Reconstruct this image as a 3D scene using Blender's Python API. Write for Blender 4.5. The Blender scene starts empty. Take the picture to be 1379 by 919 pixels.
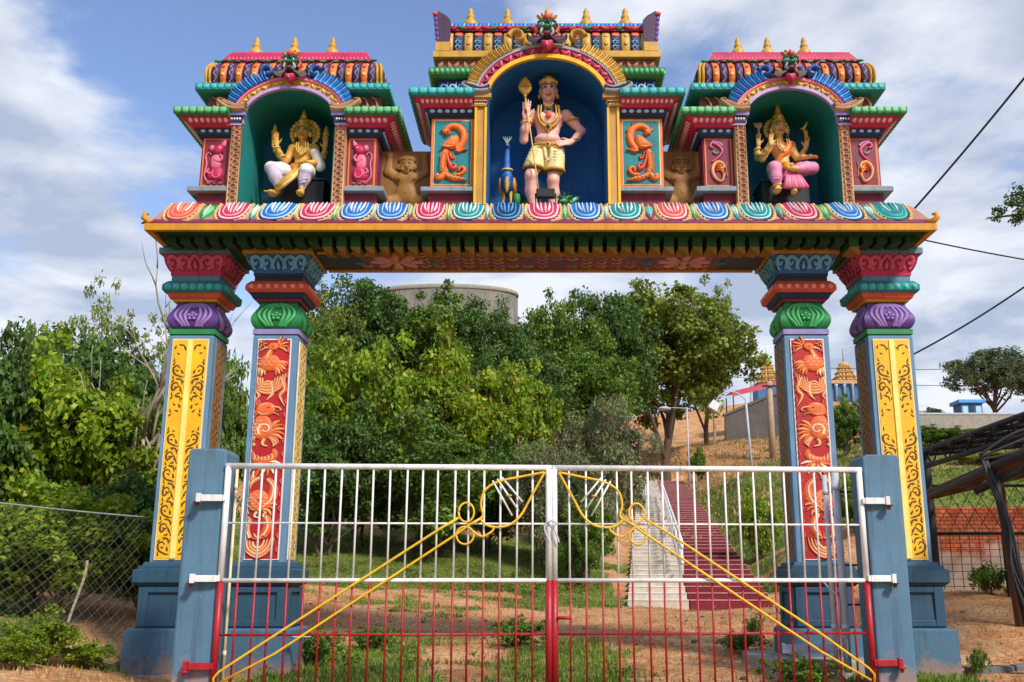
import bpy, math, random
import numpy as np
from mathutils import Vector, Matrix
R = math.radians
random.seed(7)
scene = bpy.context.scene
COL = scene.collection

# ------------------------------------------------------------------ camera, sky, sun, exposure
PITCH = math.atan(320.5 / 1340)
cam_d = bpy.data.cameras.new('camera')
cam_d.sensor_width = 36
cam_d.lens = 1340 / 1379 * 36
cam_d.shift_x = -0.0279
cam_d.clip_start = 0.1
cam_d.clip_end = 6000
cam = bpy.data.objects.new('camera', cam_d)
COL.objects.link(cam)
cam.location = (0, 0, 1.19)
cam.rotation_euler = (R(90) + PITCH, 0, 0)
scene.camera = cam

SUN_EL, SUN_AZ = 41, 143            # degrees; azimuth clockwise from +Y (behind the camera, to the right)
world = bpy.data.worlds.new('World')
scene.world = world
world.use_nodes = True


def build_world():
    nt = world.node_tree
    N, L = nt.nodes, nt.links
    N.clear()
    out = N.new('ShaderNodeOutputWorld')
    sky = N.new('ShaderNodeTexSky')
    sky.sky_type = 'NISHITA'
    sky.sun_disc = False
    sky.sun_elevation = R(SUN_EL)
    sky.sun_rotation = R(SUN_AZ)
    sky.altitude = 300
    sky.air_density = 1.0
    sky.dust_density = 0.6
    sky.ozone_density = 2.5
    bg = N.new('ShaderNodeBackground')
    bg.inputs[1].default_value = 0.15
    tc = N.new('ShaderNodeTexCoord')
    sep = N.new('ShaderNodeSeparateXYZ')
    L.new(tc.outputs['Generated'], sep.inputs[0])

    def math_n(op, a, b=None):
        n = N.new('ShaderNodeMath')
        n.operation = op
        for i, v in enumerate((a, b)):
            if v is None:
                continue
            if isinstance(v, (int, float)):
                n.inputs[i].default_value = v
            else:
                L.new(v, n.inputs[i])
        return n.outputs[0]
    zz = math_n('MAXIMUM', math_n('ADD', sep.outputs[2], 0.12), 0.05)
    comb = N.new('ShaderNodeCombineXYZ')
    L.new(math_n('DIVIDE', sep.outputs[0], zz), comb.inputs[0])
    L.new(math_n('DIVIDE', sep.outputs[1], zz), comb.inputs[1])

    def noise(scale, detail, rough, off, dist=0.0):
        mp = N.new('ShaderNodeMapping')
        mp.inputs['Location'].default_value = off
        L.new(comb.outputs[0], mp.inputs[0])
        n = N.new('ShaderNodeTexNoise')
        n.inputs['Scale'].default_value = scale
        n.inputs['Detail'].default_value = detail
        n.inputs['Roughness'].default_value = rough
        n.inputs['Distortion'].default_value = dist
        L.new(mp.outputs[0], n.inputs['Vector'])
        return n.outputs['Fac']
    big = noise(1.15, 7, 0.56, (5.5, 0.3, 4.0), 0.15)
    fine = noise(3.2, 5, 0.6, (1.0, 4.0, 2.0), 0.3)
    # cloud cover grows towards the right of the view and towards the horizon
    cov = math_n('ADD', big, math_n('MULTIPLY', math_n('SUBTRACT', fine, 0.5), 0.36))
    cov = math_n('ADD', cov, math_n('MULTIPLY', sep.outputs[0], 0.42))
    low = math_n('MULTIPLY', math_n('MAXIMUM', math_n('SUBTRACT', 0.44, sep.outputs[2]), 0.0), 0.95)
    cov = math_n('ADD', cov, low)
    lft = math_n('MULTIPLY', math_n('MAXIMUM', math_n('SUBTRACT', -0.20, sep.outputs[0]), 0.0), 1.1)
    cov = math_n('ADD', cov, lft)
    ramp = N.new('ShaderNodeValToRGB')
    ramp.color_ramp.elements[0].position = 0.53
    ramp.color_ramp.elements[0].color = (0, 0, 0, 1)
    ramp.color_ramp.elements[1].position = 0.70
    ramp.color_ramp.elements[1].color = (1, 1, 1, 1)
    ramp.color_ramp.interpolation = 'EASE'
    L.new(cov, ramp.inputs[0])
    shade = N.new('ShaderNodeValToRGB')      # lit and grey parts of the clouds
    shade.color_ramp.elements[0].position = 0.40
    shade.color_ramp.elements[0].color = (2.6, 3.0, 3.9, 1)
    shade.color_ramp.elements[1].position = 0.60
    shade.color_ramp.elements[1].color = (5.2, 5.35, 5.75, 1)
    L.new(noise(2.1, 6, 0.55, (7.7, 2.4, 5.0), 0.2), shade.inputs[0])
    hs = N.new('ShaderNodeHueSaturation')
    hs.inputs['Hue'].default_value = 0.507
    hs.inputs['Saturation'].default_value = 1.0
    hs.inputs['Value'].default_value = 1.15
    L.new(sky.outputs[0], hs.inputs['Color'])
    mix = N.new('ShaderNodeMix')
    mix.data_type = 'RGBA'
    L.new(math_n('MULTIPLY', ramp.outputs[0], 0.93), mix.inputs[0])
    L.new(hs.outputs[0], mix.inputs[6])
    L.new(shade.outputs[0], mix.inputs[7])
    L.new(mix.outputs[2], bg.inputs[0])
    L.new(bg.outputs[0], out.inputs[0])


build_world()
sun_d = bpy.data.lights.new('sun', 'SUN')
sun_d.energy = 3.5
sun_d.angle = R(9)
sun_d.color = (1.0, 0.95, 0.86)
sun = bpy.data.objects.new('sun', sun_d)
COL.objects.link(sun)
_sd = Vector((math.sin(R(SUN_AZ)) * math.cos(R(SUN_EL)), math.cos(R(SUN_AZ)) * math.cos(R(SUN_EL)), math.sin(R(SUN_EL))))
sun.rotation_euler = _sd.to_track_quat('Z', 'Y').to_euler()
sun.location = (20, -40, 40)

scene.view_settings.view_transform = 'Standard'
scene.view_settings.look = 'None'
scene.view_settings.exposure = 0.27
scene.view_settings.gamma = 1.0
scene.view_settings.use_curve_mapping = False
scene.cycles.max_bounces = 6
scene.cycles.transparent_max_bounces = 4
scene.cycles.use_denoising = True

# ------------------------------------------------------------------ materials


def C(h):
    h = h.lstrip('#')
    v = [int(h[i:i + 2], 16) / 255 for i in (0, 2, 4)]
    return tuple(c / 12.92 if c <= 0.04045 else ((c + 0.055) / 1.055) ** 2.4 for c in v)


_M = {}


def mat(name, col, rough=0.5, var=0.2, scale=3.0, bump=0.14, streak=0.26, metal=0.0, fine=40.0, dirt=0.24, chip=None, mud=0.0):
    """painted / weathered surface: mottled colour, vertical streaks, fine bump"""
    if name in _M:
        return _M[name]
    if isinstance(col, str):
        col = C(col)
    m = bpy.data.materials.new(name)
    m.use_nodes = True
    nt = m.node_tree
    N, L = nt.nodes, nt.links
    b = N['Principled BSDF']
    b.inputs['Roughness'].default_value = rough
    b.inputs['Metallic'].default_value = metal
    tc = N.new('ShaderNodeTexCoord')
    n1 = N.new('ShaderNodeTexNoise')
    n1.inputs['Scale'].default_value = scale
    n1.inputs['Detail'].default_value = 6
    n1.inputs['Roughness'].default_value = 0.65
    L.new(tc.outputs['Object'], n1.inputs['Vector'])
    mr = N.new('ShaderNodeMapRange')
    mr.inputs[1].default_value = 0.3
    mr.inputs[2].default_value = 0.7
    mr.inputs[3].default_value = 1 - var
    mr.inputs[4].default_value = 1 + var * 0.7
    L.new(n1.outputs['Fac'], mr.inputs[0])
    mp = N.new('ShaderNodeMapping')
    mp.inputs['Scale'].default_value = (9, 9, 0.7)
    L.new(tc.outputs['Object'], mp.inputs[0])
    n2 = N.new('ShaderNodeTexNoise')
    n2.inputs['Scale'].default_value = 1.6
    n2.inputs['Detail'].default_value = 4
    L.new(mp.outputs[0], n2.inputs['Vector'])
    mr2 = N.new('ShaderNodeMapRange')
    mr2.inputs[1].default_value = 0.5
    mr2.inputs[2].default_value = 0.78
    mr2.inputs[3].default_value = 1
    mr2.inputs[4].default_value = 1 - streak
    L.new(n2.outputs['Fac'], mr2.inputs[0])
    mu = N.new('ShaderNodeMath')
    mu.operation = 'MULTIPLY'
    L.new(mr.outputs[0], mu.inputs[0])
    L.new(mr2.outputs[0], mu.inputs[1])
    vm = N.new('ShaderNodeVectorMath')
    vm.operation = 'SCALE'
    vm.inputs[0].default_value = col
    L.new(mu.outputs[0], vm.inputs['Scale'])
    last = vm.outputs[0]

    def blend(src, dst, lo, hi, amount, scale_, det=8, extra=None):
        n = N.new('ShaderNodeTexNoise')
        n.inputs['Scale'].default_value = scale_
        n.inputs['Detail'].default_value = det
        n.inputs['Roughness'].default_value = .7
        L.new(tc.outputs['Object'], n.inputs['Vector'])
        r = N.new('ShaderNodeMapRange')
        r.inputs[1].default_value, r.inputs[2].default_value = lo, hi
        r.inputs[3].default_value, r.inputs[4].default_value = 0, amount
        val = n.outputs['Fac']
        if extra:
            a_ = N.new('ShaderNodeMath')
            a_.operation = 'ADD'
            L.new(val, a_.inputs[0])
            L.new(extra, a_.inputs[1])
            val = a_.outputs[0]
        L.new(val, r.inputs[0])
        x = N.new('ShaderNodeMix')
        x.data_type = 'RGBA'
        L.new(r.outputs[0], x.inputs[0])
        L.new(src, x.inputs[6])
        x.inputs[7].default_value = (*C(dst), 1)
        return x.outputs[2]
    if dirt:                                     # dust and grime settled in patches
        last = blend(last, '#6b5f55', .52, .74, dirt, 2.1)
    if chip:                                     # flaked paint
        last = blend(last, chip[0], chip[1], chip[1] + .05, .9, chip[2], 5)
    if mud:                                      # splashed red soil low down
        sp = N.new('ShaderNodeSeparateXYZ')
        L.new(tc.outputs['Object'], sp.inputs[0])
        r0 = N.new('ShaderNodeMapRange')
        r0.inputs[1].default_value, r0.inputs[2].default_value = 0.0, mud
        r0.inputs[3].default_value, r0.inputs[4].default_value = .22, -.3
        L.new(sp.outputs[2], r0.inputs[0])
        last = blend(last, '#a8785a', .5, .75, .75, 5.0, 8, r0.outputs[0])
    L.new(last, b.inputs['Base Color'])
    if bump:
        n3 = N.new('ShaderNodeTexNoise')
        n3.inputs['Scale'].default_value = fine
        n3.inputs['Detail'].default_value = 4
        L.new(tc.outputs['Object'], n3.inputs['Vector'])
        bp = N.new('ShaderNodeBump')
        bp.inputs['Strength'].default_value = bump
        bp.inputs['Distance'].default_value = 0.02
        L.new(n3.outputs['Fac'], bp.inputs['Height'])
        L.new(bp.outputs[0], b.inputs['Normal'])
    _M[name] = m
    return m


def leaf_mat(name, c1, c2, trans=0.35, rough=0.5, third=None):
    """c1..c2 spread per leaf; translucent"""
    if name in _M:
        return _M[name]
    m = bpy.data.materials.new(name)
    m.use_nodes = True
    nt = m.node_tree
    N, L = nt.nodes, nt.links
    b = N['Principled BSDF']
    b.inputs['Roughness'].default_value = rough
    b.inputs['Specular IOR Level'].default_value = 0.35
    g = N.new('ShaderNodeNewGeometry')
    rp = N.new('ShaderNodeValToRGB')
    e = rp.color_ramp.elements
    e[0].color = (*C(c1), 1)
    e[1].color = (*C(c2), 1)
    e[1].position = 0.85
    if third:
        x = e.new(0.97)
        x.color = (*C(third), 1)
    L.new(g.outputs['Random Per Island'], rp.inputs[0])
    tc = N.new('ShaderNodeTexCoord')
    n1 = N.new('ShaderNodeTexNoise')
    n1.inputs['Scale'].default_value = 0.55
    n1.inputs['Detail'].default_value = 2
    L.new(tc.outputs['Object'], n1.inputs['Vector'])
    mr = N.new('ShaderNodeMapRange')
    mr.inputs[1].default_value = 0.35
    mr.inputs[2].default_value = 0.65
    mr.inputs[3].default_value = 0.62
    mr.inputs[4].default_value = 1.3
    L.new(n1.outputs['Fac'], mr.inputs[0])
    vm = N.new('ShaderNodeVectorMath')
    vm.operation = 'SCALE'
    L.new(rp.outputs[0], vm.inputs[0])
    L.new(mr.outputs[0], vm.inputs['Scale'])
    L.new(vm.outputs[0], b.inputs['Base Color'])
    t = N.new('ShaderNodeBsdfTranslucent')
    L.new(vm.outputs[0], t.inputs['Color'])
    mx = N.new('ShaderNodeMixShader')
    mx.inputs[0].default_value = trans
    L.new(b.outputs[0], mx.inputs[1])
    L.new(t.outputs[0], mx.inputs[2])
    L.new(mx.outputs[0], N['Material Output'].inputs['Surface'])
    _M[name] = m
    return m


P = {}
for _n, _c, _r in [
    ('slate', '#6286a4', .55), ('post_blue', '#557992', .65), ('plinth_light', '#41687f', .6), ('plinth_blue', '#234a62', .55), ('white', '#e6e4e2', .45),
    ('cream', '#ecd9b0', .5), ('yellow', '#f3b705', .4), ('pale_yellow', '#fde07a', .4), ('dark_brown', '#5f380c', .6), ('slab_grey', '#84909b', .6), ('nosing', '#c48a88', .6), ('blossom', '#b0606c', .6),
    ('red', '#b40f18', .45), ('carved_orange', '#e4672a', .5), ('carved_light', '#f0985a', .5), ('orange', '#ee7a2c', .45), ('light_orange', '#f7b173', .45), ('maroon', '#7c1f3c', .5),
    ('plum', '#7b2549', .5), ('crimson', '#c01f50', .45), ('pink', '#ee6f92', .45), ('pale_pink', '#f6c0c8', .45),
    ('navy', '#10284f', .5), ('blue', '#1f66b4', .45), ('sky_blue', '#4d9fe0', .45), ('pale_blue', '#a9d2f0', .45),
    ('teal', '#0f7f84', .5), ('light_teal', '#46b9b4', .45), ('pale_teal', '#a6e0d8', .45), ('green', '#1d8647', .5),
    ('light_green', '#74c48a', .45), ('deep_green', '#0d4426', .55), ('purple', '#5d3a86', .45), ('dark_purple', '#47264d', .5), ('lavender', '#8d84bd', .5),
    ('lilac', '#b99ad6', .45), ('tan', '#c39a6b', .55), ('gold', '#c99a34', .38), ('gold_light', '#e8c368', .38),
    ('brown', '#7d4a3c', .6), ('light_brown', '#b07a62', .6), ('salmon', '#d9533f', .45), ('light_salmon', '#f79a76', .45),
    ('grey', '#9c9aa6', .6), ('light_grey', '#b9bec8', .6), ('black', '#0b0b0e', .5), ('dark', '#15141c', .5),
    ('niche_blue', '#1468ac', .65), ('niche_teal', '#12837f', .65), ('niche_back', '#126a8c', .65), ('ochre', '#d38f0c', .5), ('bronze', '#96682a', .5),
    ('bronze_light', '#c08f42', .4), ('bronze_dark', '#4f300f', .5), ('skin', '#efb3a6', .42), ('gold_skin', '#cf9a3c', .36),
    ('tan_skin', '#e0ac62', .4), ('cloth_white', '#e9e4da', .5), ('cloth_yellow', '#f0dd9a', .5), ('cloth_pink', '#e08aae', .5), ('cloth_lilac', '#c3b5cb', .5),
    ('gate_white', '#e9e4e3', .35), ('gate_red', '#a81322', .35), ('gate_yellow', '#ecb61d', .35), ('concrete', '#9a958a', .8),
    ('dark_concrete', '#6f6d6b', .85), ('rust', '#5a3420', .8), ('iron', '#1d1a1a', .55), ('wire', '#26262a', .5),
    ('galvanised', '#8f9494', .45), ('bark', '#5b4a3a', .9), ('pale_bark', '#a59a88', .85), ('wood_pole', '#a8927a', .8),
    ('step_white', '#cdc0ae', .8), ('step_red', '#7c1526', .65), ('fabric_pink', '#d8566e', .7), ('temple_gold', '#cda15a', .6),
    ('temple_dark', '#7f5f34', .7), ('temple_blue', '#3f6f9e', .6), ('hair', '#14110f', .4), ('lips', '#b8505a', .4), ('eye', '#f2efe9', .3),
    ('peacock_blue', '#0e4f9a', .3), ('petal', '#dd8fa3', .5), ('earth_red', '#b0552f', .9),
    ('tin', '#4b4644', .6), ('eave_shade_green', '#12562a', .6), ('eave_shade_ochre', '#9a660a', .6), ('leaf_blue', '#6fb2e6', .5), ('leaf_pink', '#e0557f', .5), ('leaf_green', '#45b068', .5), ('leaf_lilac', '#9a76c2', .5), ('wire_grey', '#5b6060', .5),
]:
    _kw = {}
    if _n.startswith('gate_'):
        _kw = dict(chip=('#5b3a2a', .66, 26.0), streak=.3)
    elif _n == 'post_blue':
        _kw = dict(mud=.7, chip=('#8d9aa4', .67, 7.0), scale=1.6, streak=.38, dirt=.32)
    elif _n in ('plinth_blue', 'plinth_light', 'slate'):
        _kw = dict(mud=.55 if _n == 'plinth_light' else 0, scale=2.0, streak=.34, dirt=.32, chip=('#93a0aa', .70, 9.0))
    elif _n in ('yellow', 'pale_yellow', 'gate_yellow'):
        _kw = dict(dirt=.12, streak=.16)
    elif _n in ('skin', 'gold_skin', 'tan_skin', 'cloth_white', 'cloth_pink', 'cloth_yellow', 'hair', 'eye', 'lips'):
        _kw = dict(dirt=.1, streak=.12)
    P[_n] = mat('paint_' + _n, _c, min(.9, _r + .1), **_kw)
for _n in ('concrete', 'dark_concrete'):
    pass

# ------------------------------------------------------------------ object helpers


def props(o, label=None, cat=None, group=None, kind=None):
    if label:
        o['label'] = label
    if cat:
        o['category'] = cat
    if group:
        o['group'] = group
    if kind:
        o['kind'] = kind
    return o


def thing(name, label, cat, loc=(0, 0, 0), rz=0, group=None):
    o = bpy.data.objects.new(name, None)
    o.empty_display_size = 0.3
    COL.objects.link(o)
    o.location = loc
    o.rotation_euler = (0, 0, rz)
    return props(o, label, cat, group)


class MB:
    """collects geometry for ONE mesh object"""

    def __init__(s):
        s.v, s.f, s.m, s.s = [], [], [], []
        s.ol = None                     # (paint, width): dark painted outline under raised strokes
        s.mats = []

    def mi(s, m):
        if isinstance(m, str):
            m = P[m]
        if m not in s.mats:
            s.mats.append(m)
        return s.mats.index(m)

    def add(s, vs, fs, m, smooth=False):
        b = len(s.v)
        i = s.mi(m)
        s.v.extend(vs)
        for f in fs:
            s.f.append(tuple(b + k for k in f))
            s.m.append(i)
            s.s.append(smooth)

    def box(s, x0, x1, y0, y1, z0, z1, m):
        vs = [(x, y, z) for z in (z0, z1) for y in (y0, y1) for x in (x0, x1)]
        s.add(vs, [(0, 2, 3, 1), (4, 5, 7, 6), (0, 1, 5, 4), (2, 6, 7, 3), (0, 4, 6, 2), (1, 3, 7, 5)], m)

    def hexa(s, vs, m):
        s.add(vs, [(0, 2, 3, 1), (4, 5, 7, 6), (0, 1, 5, 4), (2, 6, 7, 3), (0, 4, 6, 2), (1, 3, 7, 5)], m)

    def loft(s, rows, cx, cy, m, smooth=False, cap=True):
        """rows (z,hx,hy) rectangular rings"""
        for a, b in zip(rows[:-1], rows[1:]):
            vs = []
            for z, hx, hy in (a, b):
                vs += [(cx - hx, cy - hy, z), (cx + hx, cy - hy, z), (cx + hx, cy + hy, z), (cx - hx, cy + hy, z)]
            s.add(vs, [(k, (k + 1) % 4, 4 + (k + 1) % 4, 4 + k) for k in range(4)], m, smooth)
        if cap:
            for (z, hx, hy), fl in ((rows[0], True), (rows[-1], False)):
                vs = [(cx - hx, cy - hy, z), (cx + hx, cy - hy, z), (cx + hx, cy + hy, z), (cx - hx, cy + hy, z)]
                s.add(vs, [(3, 2, 1, 0) if fl else (0, 1, 2, 3)], m)

    def tube(s, pts, r, m, n=8, cap=True):
        pts = [Vector(p) for p in pts]
        rs = r if isinstance(r, (list, tuple)) else [r] * len(pts)
        vs, fs = [], []
        ref = None
        for i, p in enumerate(pts):
            t = (pts[min(i + 1, len(pts) - 1)] - pts[max(i - 1, 0)])
            if t.length < 1e-9:
                t = Vector((0, 0, 1))
            t.normalize()
            if ref is None:
                ref = t.orthogonal().normalized()
            else:
                ref = (ref - t * ref.dot(t))
                if ref.length < 1e-6:
                    ref = t.orthogonal()
                ref.normalize()
            bi = t.cross(ref)
            for k in range(n):
                a = 2 * math.pi * k / n
                vs.append(tuple(p + (ref * math.cos(a) + bi * math.sin(a)) * rs[i]))
        for i in range(len(pts) - 1):
            for k in range(n):
                fs.append((i * n + k, i * n + (k + 1) % n, (i + 1) * n + (k + 1) % n, (i + 1) * n + k))
        if cap:
            fs.append(tuple(range(n))[::-1])
            fs.append(tuple((len(pts) - 1) * n + k for k in range(n)))
        s.add(vs, fs, m, True)

    def lathe(s, prof, c, m, n=20, axis='z'):
        vs, fs = [], []
        for r, z in prof:
            for k in range(n):
                a = 2 * math.pi * k / n
                vs.append((c[0] + r * math.cos(a), c[1] + r * math.sin(a), c[2] + z))
        for i in range(len(prof) - 1):
            for k in range(n):
                fs.append((i * n + k, i * n + (k + 1) % n, (i + 1) * n + (k + 1) % n, (i + 1) * n + k))
        fs.append(tuple(range(n))[::-1])
        fs.append(tuple((len(prof) - 1) * n + k for k in range(n)))
        s.add(vs, fs, m, True)

    def ribbon(s, f, pts, w, h, m, n=6, base=0.0, sm=True):
        """raised stroke along 2-D points, mapped to the surface by f(u,v,h)"""
        if s.ol and not base:
            o, s.ol = s.ol, None
            s.ribbon(f, pts, (lambda t: w(t) + o[1]) if callable(w) else w + o[1], .006, o[0], n, sm=sm)
            s.ol = o
            base = .003
        q = catmull(pts, n) if sm else pts
        k = len(q)
        vs, fs = [], []
        for i, (x, y) in enumerate(q):
            t = i / max(k - 1, 1)
            a, b = q[max(i - 1, 0)], q[min(i + 1, k - 1)]
            dx, dy = b[0] - a[0], b[1] - a[1]
            l = math.hypot(dx, dy) or 1
            nx, ny = -dy / l, dx / l
            ww = (w(t) if callable(w) else w) / 2
            for o, hh in ((-1, -0.004), (-.75, .6 * h), (0, h), (.75, .6 * h), (1, -0.004)):
                vs.append(f(x + nx * ww * o, y + ny * ww * o, base + hh))
        for i in range(k - 1):
            for j in range(4):
                fs.append((i * 5 + j, i * 5 + j + 1, (i + 1) * 5 + j + 1, (i + 1) * 5 + j))
        fs.append((0, 1, 2, 3, 4))
        fs.append(tuple((k - 1) * 5 + j for j in (4, 3, 2, 1, 0)))
        s.add(vs, fs, m, True)

    def blob(s, f, outline, h, m, base=0.0, sm=True, n=4, flat=False):
        q = catmull(outline, n, closed=True) if sm else outline
        k = len(q)
        cx = sum(p[0] for p in q) / k
        cy = sum(p[1] for p in q) / k
        if s.ol and not base:
            o, s.ol = s.ol, None
            g = []
            for x, y in outline:
                l = math.hypot(x - cx, y - cy) or 1
                g.append((x + (x - cx) / l * o[1] * .5, y + (y - cy) / l * o[1] * .5))
            s.blob(f, g, .006, o[0], sm=sm, n=n)
            s.ol = o
            base = .003
        rings = ((1, -0.004), (1, h * .7), (.93, h)) if flat else ((1, -0.004), (.92, .55 * h), (.65, .9 * h), (.3, h))
        vs, fs = [], []
        for sc, hh in rings:
            for x, y in q:
                vs.append(f(cx + (x - cx) * sc, cy + (y - cy) * sc, base + hh))
        for r in range(len(rings) - 1):
            for i in range(k):
                fs.append((r * k + i, r * k + (i + 1) % k, (r + 1) * k + (i + 1) % k, (r + 1) * k + i))
        vs.append(f(cx, cy, base + h))
        c = len(vs) - 1
        r = (len(rings) - 1) * k
        for i in range(k):
            fs.append((r + i, r + (i + 1) % k, c))
        s.add(vs, fs, m, not flat)

    def build(s, name, parent=None, loc=None, bevel=0.0, label=None, fix=False):
        me = bpy.data.meshes.new(name)
        me.from_pydata([tuple(map(float, p)) for p in s.v], [], s.f)
        for m in s.mats:
            me.materials.append(m)
        me.polygons.foreach_set('material_index', s.m)
        me.polygons.foreach_set('use_smooth', s.s)
        me.update()
        if fix:
            import bmesh
            bm = bmesh.new()
            bm.from_mesh(me)
            bmesh.ops.recalc_face_normals(bm, faces=bm.faces)
            bm.to_mesh(me)
            bm.free()
        o = bpy.data.objects.new(name, me)
        COL.objects.link(o)
        if parent:
            o.parent = parent
        if loc:
            o.location = loc
        if bevel:
            b = o.modifiers.new('bevel', 'BEVEL')
            b.width = bevel
            b.segments = 2
            b.limit_method = 'ANGLE'
            b.angle_limit = R(40)
        if label:
            o['label'] = label
        return o


def catmull(p, n=6, closed=False):
    p = [tuple(a) for a in p]
    if len(p) < 3 and not closed:
        return p
    if closed:
        q = [p[-1]] + p + [p[0], p[1]]
    else:
        q = [p[0]] + p + [p[-1]]
    out = []
    for i in range(1, len(q) - 2):
        a, b, c, d = q[i - 1:i + 3]
        for j in range(n):
            t = j / n
            out.append(tuple(0.5 * (2 * b[k] + (c[k] - a[k]) * t + (2 * a[k] - 5 * b[k] + 4 * c[k] - d[k]) * t * t + (3 * b[k] - a[k] - 3 * c[k] + d[k]) * t ** 3) for k in range(len(b))))
    if not closed:
        out.append(p[-1])
    return out


def tear(cx, cy, ln, wd, ang, n=10):
    """teardrop outline, point at ang"""
    o = []
    for i in range(n):
        t = 2 * math.pi * i / n
        x = math.cos(t) * ln / 2
        y = math.sin(t) * wd / 2 * (1 - 0.75 * math.cos(t)) / 1.3
        o.append((cx + x * math.cos(ang) - y * math.sin(ang), cy + x * math.sin(ang) + y * math.cos(ang)))
    return o


def circ(cx, cy, rx, ry=None, n=10):
    ry = ry or rx
    return [(cx + rx * math.cos(2 * math.pi * i / n), cy + ry * math.sin(2 * math.pi * i / n)) for i in range(n)]


def spiral(cx, cy, r0, r1, a0, turns, n=9):
    return [(cx + (r0 + (r1 - r0) * i / n) * math.cos(a0 + turns * 2 * math.pi * i / n), cy + (r0 + (r1 - r0) * i / n) * math.sin(a0 + turns * 2 * math.pi * i / n)) for i in range(n + 1)]


def taper(a, b=None, c=None):
    """width from a through b to c"""
    if b is None:
        return a
    if c is None:
        return lambda t: a + (b - a) * t
    return lambda t: a + (b - a) * t * 2 if t < .5 else b + (c - b) * (t - .5) * 2


def on_front(y):
    return lambda u, v, h: (u, y - h, v)


def on_side(x, sg):
    """panel on a face looking along sg*X; u runs along Y"""
    return lambda u, v, h: (x + sg * h, u, v)


def on_under(z):
    return lambda u, v, h: (u, v, z - h)


def on_prof(rows, cx, cy, face):
    """surface of a square/rectangular loft; u in metres from the face centre, v = z"""
    zs = [r[0] for r in rows]
    xs = [r[1] for r in rows]
    ys = [r[2] for r in rows]

    def f(u, v, h):
        hx, hy = float(np.interp(v, zs, xs)), float(np.interp(v, zs, ys))
        if face == 'front':
            return (cx + u, cy - hy - h, v)
        if face == 'right':
            return (cx + hx + h, cy + u, v)
        if face == 'left':
            return (cx - hx - h, cy + u, v)
        return (cx + u, cy + hy + h, v)
    return f


# ------------------------------------------------------------------ signed-distance bodies (one continuous surface per body)
def cap(a, b, ra, rb=None, k=0.03, t=0):
    return ('c', np.array(a, float), np.array(b, float), ra, ra if rb is None else rb, k, t)


def ell(c, r, k=0.03, t=0, rx=0.0, rz=0.0, ry=0.0):
    m = np.array(Matrix.Rotation(rz, 3, 'Z') @ Matrix.Rotation(ry, 3, 'Y') @ Matrix.Rotation(rx, 3, 'X'))
    r = (r, r, r) if isinstance(r, (int, float)) else r
    return ('e', np.array(c, float), np.array(r, float), m, None, k, t)


def chain(pts, rs, k=0.03, t=0):
    return [cap(pts[i], pts[i + 1], rs[i], rs[i + 1], k, t) for i in range(len(pts) - 1)]


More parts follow.
